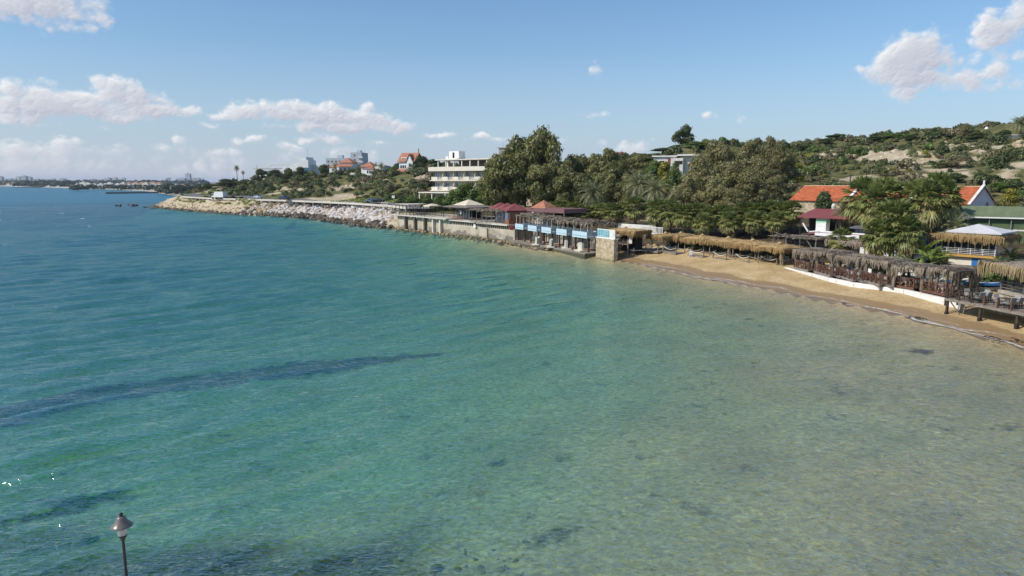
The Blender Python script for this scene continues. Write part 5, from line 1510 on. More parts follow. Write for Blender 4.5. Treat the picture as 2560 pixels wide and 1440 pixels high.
# two small boats and a kayak drawn up behind the last canopy
def boat(x, y, rz, L, c1, c2, label, grp='boats drawn up behind the grey canopies'):
    e = empty('small_boat', (x, y, hz_at(x, y)), rz, label, 'boat', grp)
    mb = MB(); n = 9; sec = []
    for i in range(n):
        t = i/(n-1); w = .42*math.sin(math.pi*(.12+.8*t))**.7*(1 if t < .95 else .5); sh = .12*(2*t-1)**2
        sec.append([(L*(t-.5), -w, .42+sh), (L*(t-.5), -w*.8, .16+sh*.5), (L*(t-.5), 0, .03+sh), (L*(t-.5), w*.8, .16+sh*.5), (L*(t-.5), w, .42+sh)])
    for i in range(n-1):
        for j in range(4): mb.quad(sec[i][j], sec[i+1][j], sec[i+1][j+1], sec[i][j+1])
    for s_ in (0, -1): mb.poly(sec[s_] if s_ else sec[s_][::-1])
    mb.build('hull', c1, e)
    mb = MB()
    for i in range(n-1): mb.quad((sec[i][0][0], sec[i][0][1]*.9, sec[i][0][2]-.02), (sec[i+1][0][0], sec[i+1][0][1]*.9, sec[i+1][0][2]-.02), (sec[i+1][4][0], sec[i+1][4][1]*.9, sec[i+1][4][2]-.02), (sec[i][4][0], sec[i][4][1]*.9, sec[i][4][2]-.02))
    mb.build('deck', c2, e)
MB_BLUE = mat('boat_blue', (.04,.17,.42), .4, .1)
p = xy(2415, 711, 1.5); boat(p[0], p[1], -.3, 3.6, MB_BLUE, M_WHITE, 'white topped blue boat drawn up behind the last grey canopy')
p = xy(2448, 716, 1.5); boat(p[0], p[1], -.5, 3.4, MB_BLUE, M_WHITEW, 'blue boat partly hidden by the thatched bar')
p = xy(2395, 707, 1.5); boat(p[0], p[1], .1, 3.0, M_WHITE, M_WHITEW, 'plain white boat left of the blue boats')
# low white seats behind the canopies
for k, (px, py) in enumerate(((2255, 690), (2290, 697), (2330, 705))):
    p = xy(px, py, 1.4); e = empty('white_sofa', (p[0], p[1], hz_at(*p)), ang+.2, ['white lounge sofa under the fifth grey canopy', 'white lounge sofa right of the fifth canopy post', 'white lounge sofa behind the last deck'][k], 'sofa', 'white lounge sofas behind the decks')
    MB().box(-.9, .9, -.35, .35, .0, .38).build('seat', M_WHITEW, e); MB().box(-.9, .9, .353, .55, .0, .75).build('backrest', M_WHITEW, e)

# ------------------------------------------------------------------ thatched bar at the right edge
e, L = frame('thatched_bar', (43.6, 61.6), (43.3, 44.0), 0, 'low thatched bar with grey railings and white canvas on its roof', 'bar')
mb = MB(); mb.box(.2, 17.5, .2, 7, .8, 2.15); mb.build('base_wall', M_STONE, e)
mb = MB(); mb.box(.1, 17.6, .1, 7, 2.153, 2.45); mb.build('floor', M_CONC, e)
mb = MB(); railing(mb, .2, 17.4, .25, 2.45, .85, 12, 3, .045, .06); railing(mb, .3, 6.8, .22, 2.45, .85, 5, 3, .045, .06, 'y'); mb.build('railing', M_METAL, e)
for x in (.3, 4.5, 8.8, 13.1, 17.4):
    mb = MB(); mb.box(x-.1, x+.1, .4, .6, 2.453, 4.9); mb.build('post', M_DARKW, e)
mb = MB(); mb.box(.6, 17.3, 5.2, 5.4, 2.453, 4.8); mb.build('back_wall', M_DARK, e)
R_, Fm = thatch(18.6, 8.4, .55, 1.25, 170, 900, 15)
for nm, mb in (('thatch', R_), ('straw_fringe', Fm)):
    o = mb.build(nm, M_STRAWM if nm == 'straw_fringe' else M_STRAWG, e); o.location = (-.7, -.8, 4.85)
mb = MB(); mb.quad((3.2, 2.0, 5.5), (13, 2.0, 5.5), (13, 5.6, 5.72), (3.2, 5.6, 5.62)); mb.quad((3.2, 2.0, 5.42), (13, 2.0, 5.42), (13, 2.0, 5.5), (3.2, 2.0, 5.5)); mb.quad((3.2, 5.6, 5.5), (3.2, 2.0, 5.42), (3.2, 2.0, 5.5), (3.2, 5.6, 5.62)); mb.build('canvas', M_CANV, e)
# ------------------------------------------------------------------ two storey thatched hut with the white canvas pyramid
A = (53.3, 86.9); B = (57.5, 82.0)
e, L = frame('thatched_hut', A, B, 0, 'two storey thatched hut with white canvas pyramid top and white railings', 'hut')
g = 1.2
mb = MB(); mb.box(.3, L, .4, 6, g, 2.93); mb.build('lower_wall', M_CREAM, e)
mb = MB(); mb.box(-.1, L+.1, -.05, 6.3, 2.933, 3.2); mb.build('floor_beam', mat('ochre_paint', (.56,.32,.09), .8, .15), e)
mb = MB(); mb.box(L*.62, L*.76, .34, .397, 1.3, 2.9); mb.build('blue_curtain', MB_BLUE, e)
mb = MB(); mb.box(L*.05, L*.22, .3, .39, 1.3, 2.9); mb.build('stacked_logs', M_BRICK, e)
mb = MB(); railing(mb, .0, L, .0, 3.2, .8, 5, 4, .04, .05); railing(mb, 0, 6, L, 3.2, .8, 4, 4, .04, .05, 'y'); mb.build('railing', M_WHITE, e)
mb = MB(); mb.box(.3, L-.3, 1.3, 1.36, 3.203, 5.6); mb.build('glazing', M_GLASS, e)
for k in range(9):
    x = .3+k*(L-.6)/8; mb = MB(); mb.box(x-.05, x+.05, 1.2, 1.297, 3.203, 5.6); mb.build('mullion', M_WHITE, e)
for x in (.05, L-.05):
    for y in (.12, 5.9): mb = MB(); mb.box(x-.06, x+.06, y-.06, y+.06, 3.203, 5.7); mb.build('post', M_WHITE, e)
R_, Fm = thatch(L+1.2, 7.4, .3, 1.15, 180, 500, 17, .45)
for nm, mb in (('thatch', R_), ('straw_fringe', Fm)):
    o = mb.build(nm, M_STRAWM if nm == 'thatch' else M_STRAWF, e); o.location = (-.6, -.7, 5.62)
mb = MB(); c = [(.9, .5, 5.98), (L+.4, .1, 5.98), (L+.4, 6.2, 5.98), (.9, 6.2, 5.98)]; ap = (L*.55, 3.2, 6.85)
for i in range(4): mb.tri(c[i], c[(i+1) % 4], ap)
for i in range(4): a_, b_ = c[i], c[(i+1) % 4]; mb.quad((a_[0], a_[1], 5.8), (b_[0], b_[1], 5.8), b_, a_)
mb.build('canvas_roof', M_CANV, e)
# rough timber pergola and grey thatch behind the last golden sunshade
e, L = frame('rough_timber_pergola', (37.4, 99.6), (41.2, 93.6), 1.6, 'rough pergola of bare poles and dry leaves behind the last golden sunshade', 'pergola')
r9 = random.Random(9)
for x in np.linspace(.2, L-.2, 4):
    for y in (.1, 3.4):
        mb = MB(); mb.tube([(x, y, -.4), (x+r9.uniform(-.15, .15), y, 2.6)], .09, 6); mb.build('post', M_GREYW, e)
mb = MB(); mb.bar((.3, .1, 1.0), (1.2, .1, 2.5), .08); mb.bar((L-1.5, .1, 2.5), (L-.5, .1, 1.3), .08)
for y in np.linspace(-.3, 3.8, 9): mb.tube([(-.4+r9.uniform(-.3, .2), y, 2.7+r9.uniform(-.05, .12)), (L+r9.uniform(0, .6), y+r9.uniform(-.2, .2), 2.7+r9.uniform(-.05, .12))], .05, 5)
for x in np.linspace(-.2, L+.2, 12): mb.tube([(x, -.6, 2.82), (x+r9.uniform(-.2, .2), 4.0, 2.82)], .04, 5)
mb.build('poles', M_GREYW, e)
mb = MB(); palm_mat(mb, -.3, L+.5, -.3, 3.8, 2.8, r9, 130, .5); mb.build('dry_leaves', M_PALMD, e)
mb = MB(); mb.box(.1, L, 2.9, 3.0, .2, 2.3); mb.build('dark_screen', M_DARK, e)
e, L = frame('grey_thatch_shelter', (42.2, 92.6), (45.0, 87.6), 1.6, 'old grey thatch shelter behind the first grey canopies', 'shelter')
R_, Fm = thatch(L, 3.4, .25, .9, 190, 300, 14, .5)
for nm, mb in (('thatch', R_), ('straw_fringe', Fm)):
    o = mb.build(nm, M_STRAWG, e); o.location = (0, 0, 2.75)
for x in (.4, L-.4):
    for y in (.3, 3): mb = MB(); mb.tube([(x, y, -.4), (x, y, 2.75)], .09, 6); mb.build('post', M_GREYW, e)
e, L = frame('straw_parasol', (63, 80), (65, 78), 2.0, 'golden straw parasol behind the two storey hut at the right edge', 'parasol')
R_, Fm = thatch(3.6, 3.6, .7, .6, 195, 260)
for nm, mb in (('thatch', R_), ('straw_fringe', Fm)):
    o = mb.build(nm, M_STRAW, e); o.location = (-1.8, -1.8, 2.6)
mb = MB(); mb.tube([(0, 0, -.5), (0, 0, 3.2)], .09, 6); mb.build('pole', M_GREYW, e)
# ------------------------------------------------------------------ buildings
def window(e, x, y, z, w, h, frame_m=M_WHITE, glass=M_GLASS, axis='x', face=-1, depth=.06, shutters=False):
    """framed window standing a little proud of the wall at y (axis x) or x (axis y); face gives its outward side"""
    t = .07; f = MB(); g_ = MB()
    def bx(mb, a0, a1, z0, z1, d0, d1):
        d0, d1 = sorted((d0*face, d1*face))
        if axis == 'x': mb.box(a0, a1, y+d0, y+d1, z0, z1)
        else: mb.box(y+d0, y+d1, a0, a1, z0, z1)
    bx(f, x, x+t, z, z+h, .003, depth); bx(f, x+w-t, x+w, z, z+h, .003, depth)
    bx(f, x+t, x+w-t, z, z+t, .003, depth-.003); bx(f, x+t, x+w-t, z+h-t, z+h, .003, depth-.003)
    if w > 1.0: bx(f, x+w/2-t/2, x+w/2+t/2, z+t, z+h-t, .003, depth-.006)
    o = f.build('window', frame_m, e)
    bx(g_, x+t*.5, x+w-t*.5, z+t*.5, z+h-t*.5, .002, .02)
    g_.build('pane', glass, o)
    return o
def hip(mb, x0, x1, y0, y1, z, rise, ov=.4):
    x0 -= ov; x1 += ov; y0 -= ov; y1 += ov; k = min(x1-x0, y1-y0)/2
    if x1-x0 >= y1-y0: a, b_ = (x0+k, (y0+y1)/2, z+rise), (x1-k, (y0+y1)/2, z+rise)
    else: a, b_ = ((x0+x1)/2, y0+k, z+rise), ((x0+x1)/2, y1-k, z+rise)
    c = [(x0,y0,z),(x1,y0,z),(x1,y1,z),(x0,y1,z)]
    if x1-x0 >= y1-y0:
        mb.quad(c[0], c[1], b_, a); mb.tri(c[1], c[2], b_); mb.quad(c[2], c[3], a, b_); mb.tri(c[3], c[0], a)
    else:
        mb.tri(c[0], c[1], a); mb.quad(c[1], c[2], b_, a); mb.tri(c[2], c[3], b_); mb.quad(c[3], c[0], a, b_)
    mb.poly([(p[0], p[1], z-.05) for p in c[::-1]])
    for i in range(4): p, q = c[i], c[(i+1) % 4]; mb.quad((p[0], p[1], z-.05), (q[0], q[1], z-.05), q, p)
def gable(mb, x0, x1, y0, y1, z, rise, ov=.4, axis='x'):
    """ridge along local x"""
    x0 -= ov; x1 += ov; ym = (y0+y1)/2; y0 -= ov; y1 += ov; t = .12
    mb.quad((x0,y0,z),(x1,y0,z),(x1,ym,z+rise),(x0,ym,z+rise)); mb.quad((x1,y1,z),(x0,y1,z),(x0,ym,z+rise),(x1,ym,z+rise))
    mb.quad((x1,y0,z-t),(x0,y0,z-t),(x0,ym,z+rise-t),(x1,ym,z+rise-t)); mb.quad((x0,y1,z-t),(x1,y1,z-t),(x1,ym,z+rise-t),(x0,ym,z+rise-t))
    for x in (x0, x1): mb.quad((x,y0,z-t),(x,ym,z+rise-t),(x,ym,z+rise),(x,y0,z)); mb.quad((x,ym,z+rise-t),(x,y1,z-t),(x,y1,z),(x,ym,z+rise))
    mb.quad((x0,y0,z-t),(x1,y0,z-t),(x1,y0,z),(x0,y0,z)); mb.quad((x1,y1,z-t),(x0,y1,z-t),(x0,y1,z),(x1,y1,z))

# --- the hotel
HA = (-24.2, 208.5); HB = (6.0, 186.5)
e, L = frame('hotel', HA, HB, 0, 'cream four storey seaside hotel with long balconies and open roof pavilion', 'hotel')
g = 6.0; ZF = [6.6, 9.55, 12.5, 15.4]
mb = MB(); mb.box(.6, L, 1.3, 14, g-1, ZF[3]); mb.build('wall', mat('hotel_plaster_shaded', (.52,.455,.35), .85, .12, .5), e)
bays = 9; bw = (L-1.0)/bays
for fl in (1, 2):
    mb = MB(); mb.box(-.3, L, -.1, 1.297, ZF[fl]-.22, ZF[fl]); mb.build('balcony_slab', M_CREAM, e)
    for b in range(bays):
        x = .6+b*bw
        mb = MB(); mb.box(x-.25 if b == 0 else x, x+bw*.52, -.12, -.02, ZF[fl]+.003, ZF[fl]+1.0); mb.build('parapet', M_CREAM, e)
        mb = MB()
        for z in (.25, .55, .85): mb.box(x+bw*.53, x+bw*.985, -.09, -.04, ZF[fl]+z, ZF[fl]+z+.06)
        for k in range(5): xx = x+bw*(.55+.1*k); mb.box(xx-.02, xx+.02, -.085, -.045, ZF[fl]+.003, ZF[fl]+1.0)
        mb.build('balustrade', M_WHITEW, e)
        mb = MB(); mb.poly([(x+bw*.99, -.05, ZF[fl]+1.05), (x+bw*.99, 1.29, ZF[fl]+.003), (x+bw*.99, 1.29, ZF[fl]+2.7), (x+bw*.99, .75, ZF[fl]+2.7)])
        mb.poly([(x+bw*.99+.12, .75, ZF[fl]+2.7), (x+bw*.99+.12, 1.29, ZF[fl]+2.7), (x+bw*.99+.12, 1.29, ZF[fl]+.003), (x+bw*.99+.12, -.05, ZF[fl]+1.05)])
        mb.quad((x+bw*.99, -.05, ZF[fl]+1.05), (x+bw*.99, .75, ZF[fl]+2.7), (x+bw*.99+.12, .75, ZF[fl]+2.7), (x+bw*.99+.12, -.05, ZF[fl]+1.05)); mb.build('fin_wall', M_CREAM, e)
        window(e, x+.25, 1.3, ZF[fl]+.05, 1.5, 2.2, M_WHITE, M_GLASSB)
mb = MB(); mb.box(-.5, L, -.45, 1.297, ZF[3]-.25, ZF[3]); mb.box(-.5, L, -.45, -.3, ZF[3]+.003, ZF[3]+.95); mb.box(-.5, -.35, -.297, 14, ZF[3]+.003, ZF[3]+.95); mb.build('roof_terrace', M_CREAM, e)
mb = MB(); mb.box(2.0, L, -.2, 13, 18.25, 18.55); mb.build('pavilion_roof', M_CREAM, e)
for k in range(12):
    x = 2.9+k*(L-4)/11; mb = MB(); mb.box(x-.14, x+.14, .1, .4, ZF[3]+.003, 18.247); mb.build('pavilion_column', M_CREAM, e)
for k in range(11):
    x = 2.9+k*(L-4)/11; 
    if k % 3 != 2: mb = MB(); mb.box(x+.15, x+(L-4)/11-.15, .16, .3, ZF[3]+.003, ZF[3]+1.0); mb.build('pavilion_parapet', M_WHITEW, e)
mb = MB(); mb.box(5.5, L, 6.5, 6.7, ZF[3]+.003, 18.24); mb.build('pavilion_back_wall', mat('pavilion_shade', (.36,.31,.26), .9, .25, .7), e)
mb = MB(); mb.box(L*.58, L*.72, .12, 6.3, ZF[3]+.003, 18.2); mb.build('pavilion_room', M_CREAM, e)
window(e, L*.63, .12, 16.4, .9, 1.0)
mb = MB(); mb.box(3.5, 7.5, 3, 7, 18.553, 18.85); mb.box(4.2, 8.0, 3.6, 6.5, 18.853, 21.0); mb.box(1.6, 2.6, 5, 6, ZF[3], 19.6); mb.build('stair_head', M_WHITE, e)
window(e, 5.6, 3.6, 19.0, .7, 1.6, M_DMETAL, M_DARK)
mb = MB(); mb.box(L*.60, L*.60+4.2, 4, 8, 18.553, 21.4); mb.box(L*.60-.4, L*.60+4.6, 3.6, 8.4, 21.403, 21.6); mb.build('tank_house', mat('raw_concrete', (.27,.25,.23), .9, .2, 1), e)
mb = MB(); mb.lathe([(.02, 0), (.35, .12), (.55, .32)], 12, (0, 0, 0)); o = mb.build('satellite_dish', M_METAL, e); o.location = (L*.70, 5, 22.1); o.rotation_euler = (1.2, 0, .4)
mb = MB(); mb.bar((L*.70, 5, 21.6), (L*.70, 5, 22.15), .08); mb.bar((L*.62, 5, 21.6), (L*.62, 5, 23), .05); mb.build('dish_mast', M_METAL, e)
# ground floor canopy on the left
mb = MB(); mb.box(-2.0, L*.42, -3.4, -.55, ZF[1]-.75, ZF[1]-.45); mb.build('entrance_canopy', M_CREAM, e)
for x in (-1.7, 3.2, 8.4, 12): mb = MB(); mb.box(x-.15, x+.15, -3.2, -2.9, g-1.5, ZF[1]-.753); mb.build('canopy_column', M_CREAM, e)
for k in range(5): window(e, 1.0+k*3.2, 1.3, 6.7, 2.2, 2.0, M_WHITE, M_GLASSB)
# right end: recessed cream bay seen between the trunks
mb = MB(); mb.box(L+.003, L+5, 1.0, 14, g-1, 12.6); mb.build('side_wing', M_CREAM, e)
mb = MB(); mb.box(L+.2, L+3.8, -1.4, .99, g-1, 8.2); mb.build('porch', M_BRICK, e)
window(e, L+1.4, 1.0, 10, 1.4, 1.6)

# --- long orange tiled building of three bays
OA = (51.0, 127.0); OB = (68.2, 103.6)
e, L = frame('tiled_hall', OA, OB, 0, 'long hall with bright orange tiled roof and white gable bands', 'hall')
g = 4.5; D_ = 8.6; ez = 8.8; rise = 2.5
mb = MB(); mb.box(0, L-.2, .0, D_, g, ez-.1); 
mb.build('wall', M_STONE, e)
mb = MB(); gable(mb, 0, L-.15, 0, D_, ez, rise, .35); mb.build('roof', M_ROOFO, e)
mb = MB(); mb.box(-.3, L-.3, D_/2-.12, D_/2+.12, ez+rise-.02, ez+rise+.1); mb.build('ridge', mat('ridge_tiles', (.66,.42,.28), .85, .2, 2), e)
for k, t in enumerate((.36, .70)):
    mb = MB(); x = L*t
    mb.bar((x, -.4, ez+.12), (x, D_/2, ez+rise+.28), .45, .3); mb.bar((x, D_/2, ez+rise+.28), (x, D_+.4, ez+.12), .45, .3); mb.build('gable_band', M_WHITE, e)
mb = MB(); mb.poly([(L, 0, g), (L, D_, g), (L, D_, ez-.05), (L, D_/2, ez+rise+.12), (L, 0, ez-.05)]); mb.poly([(L-.2, 0, ez-.05), (L-.2, D_/2, ez+rise+.12), (L-.2, D_, ez-.05), (L-.2, D_, g), (L-.2, 0, g)])
mb.build('gable_wall', mat('shade_tinted_white_wall', (.70,.66,.66), .85, .08, .6), e)  # white gable, the tint of its shade put into the colour
mb = MB(); mb.bar((L-.05, -.45, ez-.1), (L-.05, D_/2, ez+rise+.22), .4, .22); mb.bar((L-.05, D_/2, ez+rise+.22), (L-.05, D_+.45, ez-.1), .4, .22); mb.bar((L-.05, D_/2, ez+rise+.3), (L-.05, D_/2, ez+rise+.95), .22); mb.build('gable_coping', M_WHITEW, e)
mb = MB(); mb.box(L+.003, L+.06, D_*.66, D_*.66+.75, g+2.2, g+4.4); mb.build('shutter', M_ROOFT, e)
# --- maroon roofed house
e, L = frame('maroon_roofed_house', (44.6, 107.2), (51.6, 98.6), 0, 'house with a plain maroon sheet roof below the orange tiled hall', 'house')
mb = MB(); mb.quad((-.4, -.5, 6.75), (L+.4, -.5, 6.75), (L+.4, 5, 7.85), (-.4, 5, 7.85)); mb.quad((L+.4, -.5, 6.6), (-.4, -.5, 6.6), (-.4, 5, 7.7), (L+.4, 5, 7.7)); mb.quad((-.4, -.5, 6.6), (L+.4, -.5, 6.6), (L+.4, -.5, 6.75), (-.4, -.5, 6.75)); mb.quad((-.4, 5, 7.7), (-.4, -.5, 6.6), (-.4, -.5, 6.75), (-.4, 5, 7.85)); mb.quad((L+.4, -.5, 6.6), (L+.4, 5, 7.7), (L+.4, 5, 7.85), (L+.4, -.5, 6.75)); mb.build('roof', M_ROOFR, e)
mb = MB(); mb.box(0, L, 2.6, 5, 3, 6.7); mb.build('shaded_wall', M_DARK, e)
mb = MB(); mb.box(L*.22, L*.36, .0, 1.2, 4.6, 5.9); mb.build('pillar', M_WHITE, e); mb = MB(); mb.box(L*.218, L*.362, -.01, 1.21, 5.903, 6.58); mb.build('pillar_head', mat('mint_paint', (.45,.74,.50), .7, .08), e)
mb = MB(); mb.box(L*.15, L*.85, -.4, 2, 4.35, 4.6); mb.build('white_ledge', M_WHITE, e)
for x in (.1, L*.55, L*.8, L-.1): mb = MB(); mb.box(x-.06, x+.06, -.3, -.18, 3, 6.58); mb.build('post', M_DMETAL, e)
mb = MB(); mb.lathe([(.28, 0), (.3, .9), (.1, 1.2)], 10, (L*.2, 5.6, 7.5)); mb.build('chimney', M_WHITEW, e)
e, L = frame('low_maroon_roof', (43.6, 101.0), (47.6, 94.8), 0, 'low faded maroon roof with a white fascia in front of the maroon house', 'shed')
mb = MB(); mb.box(-.5, L, 0, 4, 4.55, 4.75); mb.build('roof', mat('faded_maroon', (.25,.10,.10), .85, .3, .8), e)
mb = MB(); mb.box(.8, L+.1, -.25, -.003, 4.35, 4.78); mb.box(.5, L, 1.4, 1.8, 4.753, 4.95); mb.build('fascia', M_WHITE, e)
mb = MB(); mb.box(-.3, L-.2, .5, 3.9, 2.0, 4.547); mb.build('wall', M_DARK, e)
mb = MB(); mb.bar((-.6, .2, 4.8), (-1.6, .3, 6.0), .16); mb.build('white_strut', M_WHITE, e)
e, L = frame('glass_pavilion', (47.6, 97.0), (53.5, 88.5), 0, 'glass fronted pavilion with a dark grey roof behind the fan palms', 'pavilion')
mb = MB(); mb.quad((-.2, -.4, 5.75), (4.4, -.4, 5.75), (4.0, 2.2, 6.3), (.6, 2.2, 6.3)); mb.quad((-.2, -.4, 5.6), (4.4, -.4, 5.6), (4.4, -.4, 5.75), (-.2, -.4, 5.75)); mb.box(0, L, .1, 4, 5.45, 5.597); mb.build('roof', mat('slate_grey', (.14,.14,.145), .7, .15), e)
mb = MB(); mb.box(.1, L-.1, .5, .56, 3.5, 5.447); mb.build('glazing', M_GLASSB, e)
for k in range(8): x = .15+k*(L-.3)/7; mb = MB(); mb.box(x-.05, x+.05, .38, .497, 3.5, 5.447); mb.build('mullion', M_WHITE if k in (2, 5) else M_DMETAL, e)
mb = MB(); mb.box(-.2, L+.2, -.6, 4, 2.2, 3.1); mb.build('parapet', M_WHITE, e)
mb = MB(); railing(mb, -.1, L+.1, -.5, 3.1, .45, 8, 1, .06, .06); mb.build('handrail', M_WHITE, e)
mb = MB(); mb.box(.0, L, .57, 3.9, 3.1, 3.497); mb.build('plinth', M_DARK, e)
# --- green roofed shed
e, L = frame('green_roofed_shed', (58.6, 98.6), (73, 88.5), 0, 'long shed with a mossy green sheet roof and a green fabric side', 'shed')
mgreen = mat('moss_green_sheet', (.155,.185,.10), .85, .2, .6, stretch=(1,1,1)); mfab = mat('green_fabric', (.10,.145,.07), .9, .2, 1)
mb = MB(); n_ = 34
for k in range(n_):
    x0, x1 = L*k/n_, L*(k+1)/n_; dz = .05 if k % 2 else 0
    mb.quad((x0, -.3, 7.3+dz), (x1, -.3, 7.3+.05-dz), (x1, 4, 8.65+.05-dz), (x0, 4, 8.65+dz))
mb.quad((0, -.3, 7.2), (0, -.3, 7.3), (0, 4, 8.65), (0, 4, 8.55)); mb.quad((L, -.3, 7.2), (0, -.3, 7.2), (0, 4, 8.55), (L, 4, 8.55)); mb.build('roof', mgreen, e)
mb = MB(); mb.box(0, L, .2, 3.8, 3.0, 7.1); mb.build('fabric_side', mfab, e)
mb = MB(); mb.box(L*.25, L, -.45, -.303, 7.15, 7.32); mb.build('gutter', M_WHITE, e)
for x in np.linspace(.3, L-.3, 8): mb = MB(); mb.box(x-.05, x+.05, -.2, -.1, 3.5, 7.15); mb.build('post', M_METAL, e)
mb = MB(); mb.box(0, L, .12, .197, 5.5, 5.7); mb.build('rail', M_WHITEW, e)
# white canvas covers beside the green shed
e, L = frame('white_canvas_cover', (54.2, 93.0), (58, 90), 0, 'rumpled white canvas cover left of the two storey thatched hut', 'cover')
mb = MB(); mb.box(0, 3.6, 0, 2.4, 2.5, 5.6); mb.build('base', M_WHITEW, e)
mb = MB(); c = [(-.1,-.1,5.6),(3.7,-.1,5.6),(3.7,2.5,5.6),(-.1,2.5,5.6)]
for i in range(4): mb.tri(c[i], c[(i+1) % 4], (1.8, 1.2, 6.4))
mb.build('canvas', M_CANV, e)
e, L = frame('wrapped_umbrella_stack', (66, 86.5), (69, 84), 0, 'bundle of white wrapped covers beyond the thatched hut at the right edge', 'covers')
for k in range(4):
    mb = MB(); mb.lathe([(.02, 0), (.62, .05), (.7, .8), (.45, 1.6), (.05, 1.95)], 9, (k*1.15, .2*(k % 2), 4.9)); mb.build('cover', M_CANV, e)
mb = MB(); mb.box(-.8, 5, -.8, 1, 2.5, 4.9); mb.build('plinth', M_WHITEW, e)

# --- bungalow on the wooded hill
p = D(1634, 402, 186); q = D(1742, 402, 182)
e, L = frame('white_bungalow', (p.x, p.y), (q.x, q.y), 0, 'small flat roofed white bungalow among trees on the hill', 'bungalow')
zb = p.z
mb = MB(); mb.box(0, L*.52, 0, 7, zb-4, zb+1.0); mb.box(L*.42, L*.70, -1.2, -.003, zb-4, zb+.6); mb.box(L*.70, L, .6, 7, zb-4, zb+1.2); mb.build('wall', M_WHITEW, e)
mb = MB(); mb.box(-.4, L*.55, -.5, 7.4, zb+1.003, zb+1.3); mb.box(L*.553, L+.4, -.6, 7.4, zb+1.203, zb+1.55); mb.build('roof', M_WHITE, e)
window(e, L*.50, -1.2, zb-1.6, 1.3, 1.5, M_GREYW, M_DARK); window(e, L*.61, -1.2, zb-1.0, .9, .9, M_GREYW, M_DARK); window(e, L*.14, 0, zb-1.2, 1.2, 1.2, M_GREYW, M_DARK)
mb = MB(); mb.box(L*.335, L*.40, -.06, -.003, zb-3, zb+.6); mb.build('red_door', M_ROOFR, e)
mb = MB(); mb.bar((L*.66, 3, zb+1.5), (L*.66, 3, zb+4), .07); mb.build('aerial', M_METAL, e)

# --- white modern complex on the left hill
def at(px, py, Y): p = D(px, py, Y); return (p.x, p.y, p.z)
p = at(634, 425, 366); q = at(800, 425, 360)
e, L = frame('modern_villa', p, q, 0, 'large white modern villa with a tall stair tower on the left hill', 'villa')
zb = hz_at(p[0]+10, p[1]); e.scale = (L/34.5, 1, 1)
mb = MB(); mb.box(2, 13, 0, 9, zb-2, zb+4.5); mb.box(12.5, 20, 2, 11, zb-2, zb+5.2); mb.box(0, 2.5, 3, 9, zb-2, zb+3.4); mb.build('wing', M_WHITE, e)
mb = MB(); mb.box(16, 22, -1.5, 9, zb-2, zb+6.6); mb.build('hall_wall', M_WHITE, e)
mb = MB(); mb.box(21.5, 24.2, -2.6, 5, zb-2, zb+8.4); mb.build('front_block', M_WHITE, e)
mb = MB(); mb.box(24.25, 30, -3.2, 6, zb-3, zb+9.9); mb.box(26.0, 29.0, -3.0, 5.5, zb+9.903, zb+11.3); mb.build('tower', M_WHITE, e)
mb = MB(); mb.box(27.4, 29.9, -3.27, -3.203, zb-1.5, zb+6.0); mb.build('tower_glazing', mat('teal_glass', (.02,.13,.17), .1, .3, .6, spec=.9), e)
mb = MB(); mb.box(30.1, 34.5, 1, 9, zb-2, zb+7.4); mb.build('side_block', M_WHITEW, e)
mb = MB(); mb.box(.4, 12, -1.5, 8.8, zb+5.5, zb+5.8); mb.bar((10, 0, zb+7.4), (19, 0, zb+7.6), .35, .3); mb.bar((6.5, 0, zb+5.8), (10, 0, zb+7.4), .3); mb.bar((19, 0, zb+7.6), (21.4, 0, zb+7.0), .3); mb.box(2.2, 2.6, -1.4, -1, zb-2, zb+7.2); mb.build('canopy_roof', M_SLAB, e)
for k in range(5): window(e, 12.8+k*1.3, -1.5, zb+1.5, 1.0, 3.2, M_WHITE, M_GLASS) if k > 2 else window(e, 4+k*2.6, 0, zb+.8, 1.8, 2.4, M_WHITE, M_GLASS)
window(e, 18.5, -1.5, zb+.8, 2.4, 3.8, M_WHITE, M_GLASS); window(e, 22, -2.6, zb+1, 1.8, 3.4, M_WHITE, M_GLASS)
mb = MB(); mb.bar((28, 1, zb+11.3), (28, 1, zb+16), .1); mb.build('mast', M_METAL, e)
# --- grey apartment block behind
p = at(815, 415, 466); q = at(906, 415, 463)
e, L = frame('apartment_block', p, q, 0, 'stepped blue grey apartment block behind the red roofed houses', 'building')
zb = 12; MG = mat('blue_grey_render', (.45,.48,.52), .85, .08, .3)
mb = MB(); mb.box(0, L*.7, 0, 12, zb, 27.6); mb.box(L*.7+.01, L, -1, 12, zb, 31.2); mb.box(-L*.1, 0, 2, 10, zb, 21); mb.build('wall', MG, e)
mb = MB(); mb.box(L*.28, L*.42, 3, 6, 27.603, 29.6); mb.box(L*.62, L*.69, 3, 6, 27.603, 29); mb.box(L*.82, L*.92, 3, 6, 31.203, 32.6); mb.build('roof_box', MG, e)
for fl in range(4):
    for k in range(6):
        if fl < 3 or True: window(e, L*(.04+.105*k), 0, 26.2-2.9*fl-1.4, 1.5, 1.3, M_WHITE, M_GLASS)
    window(e, L*.78, -1, 30-2.9*fl-1.4, 1.4, 1.4, M_WHITE, M_GLASS)
    mb = MB(); mb.box(L*.9, L+1, -1.9, -1.003, 29-2.9*fl-1.5, 29-2.9*fl-.6); mb.build('balcony', M_WHITEW, e)
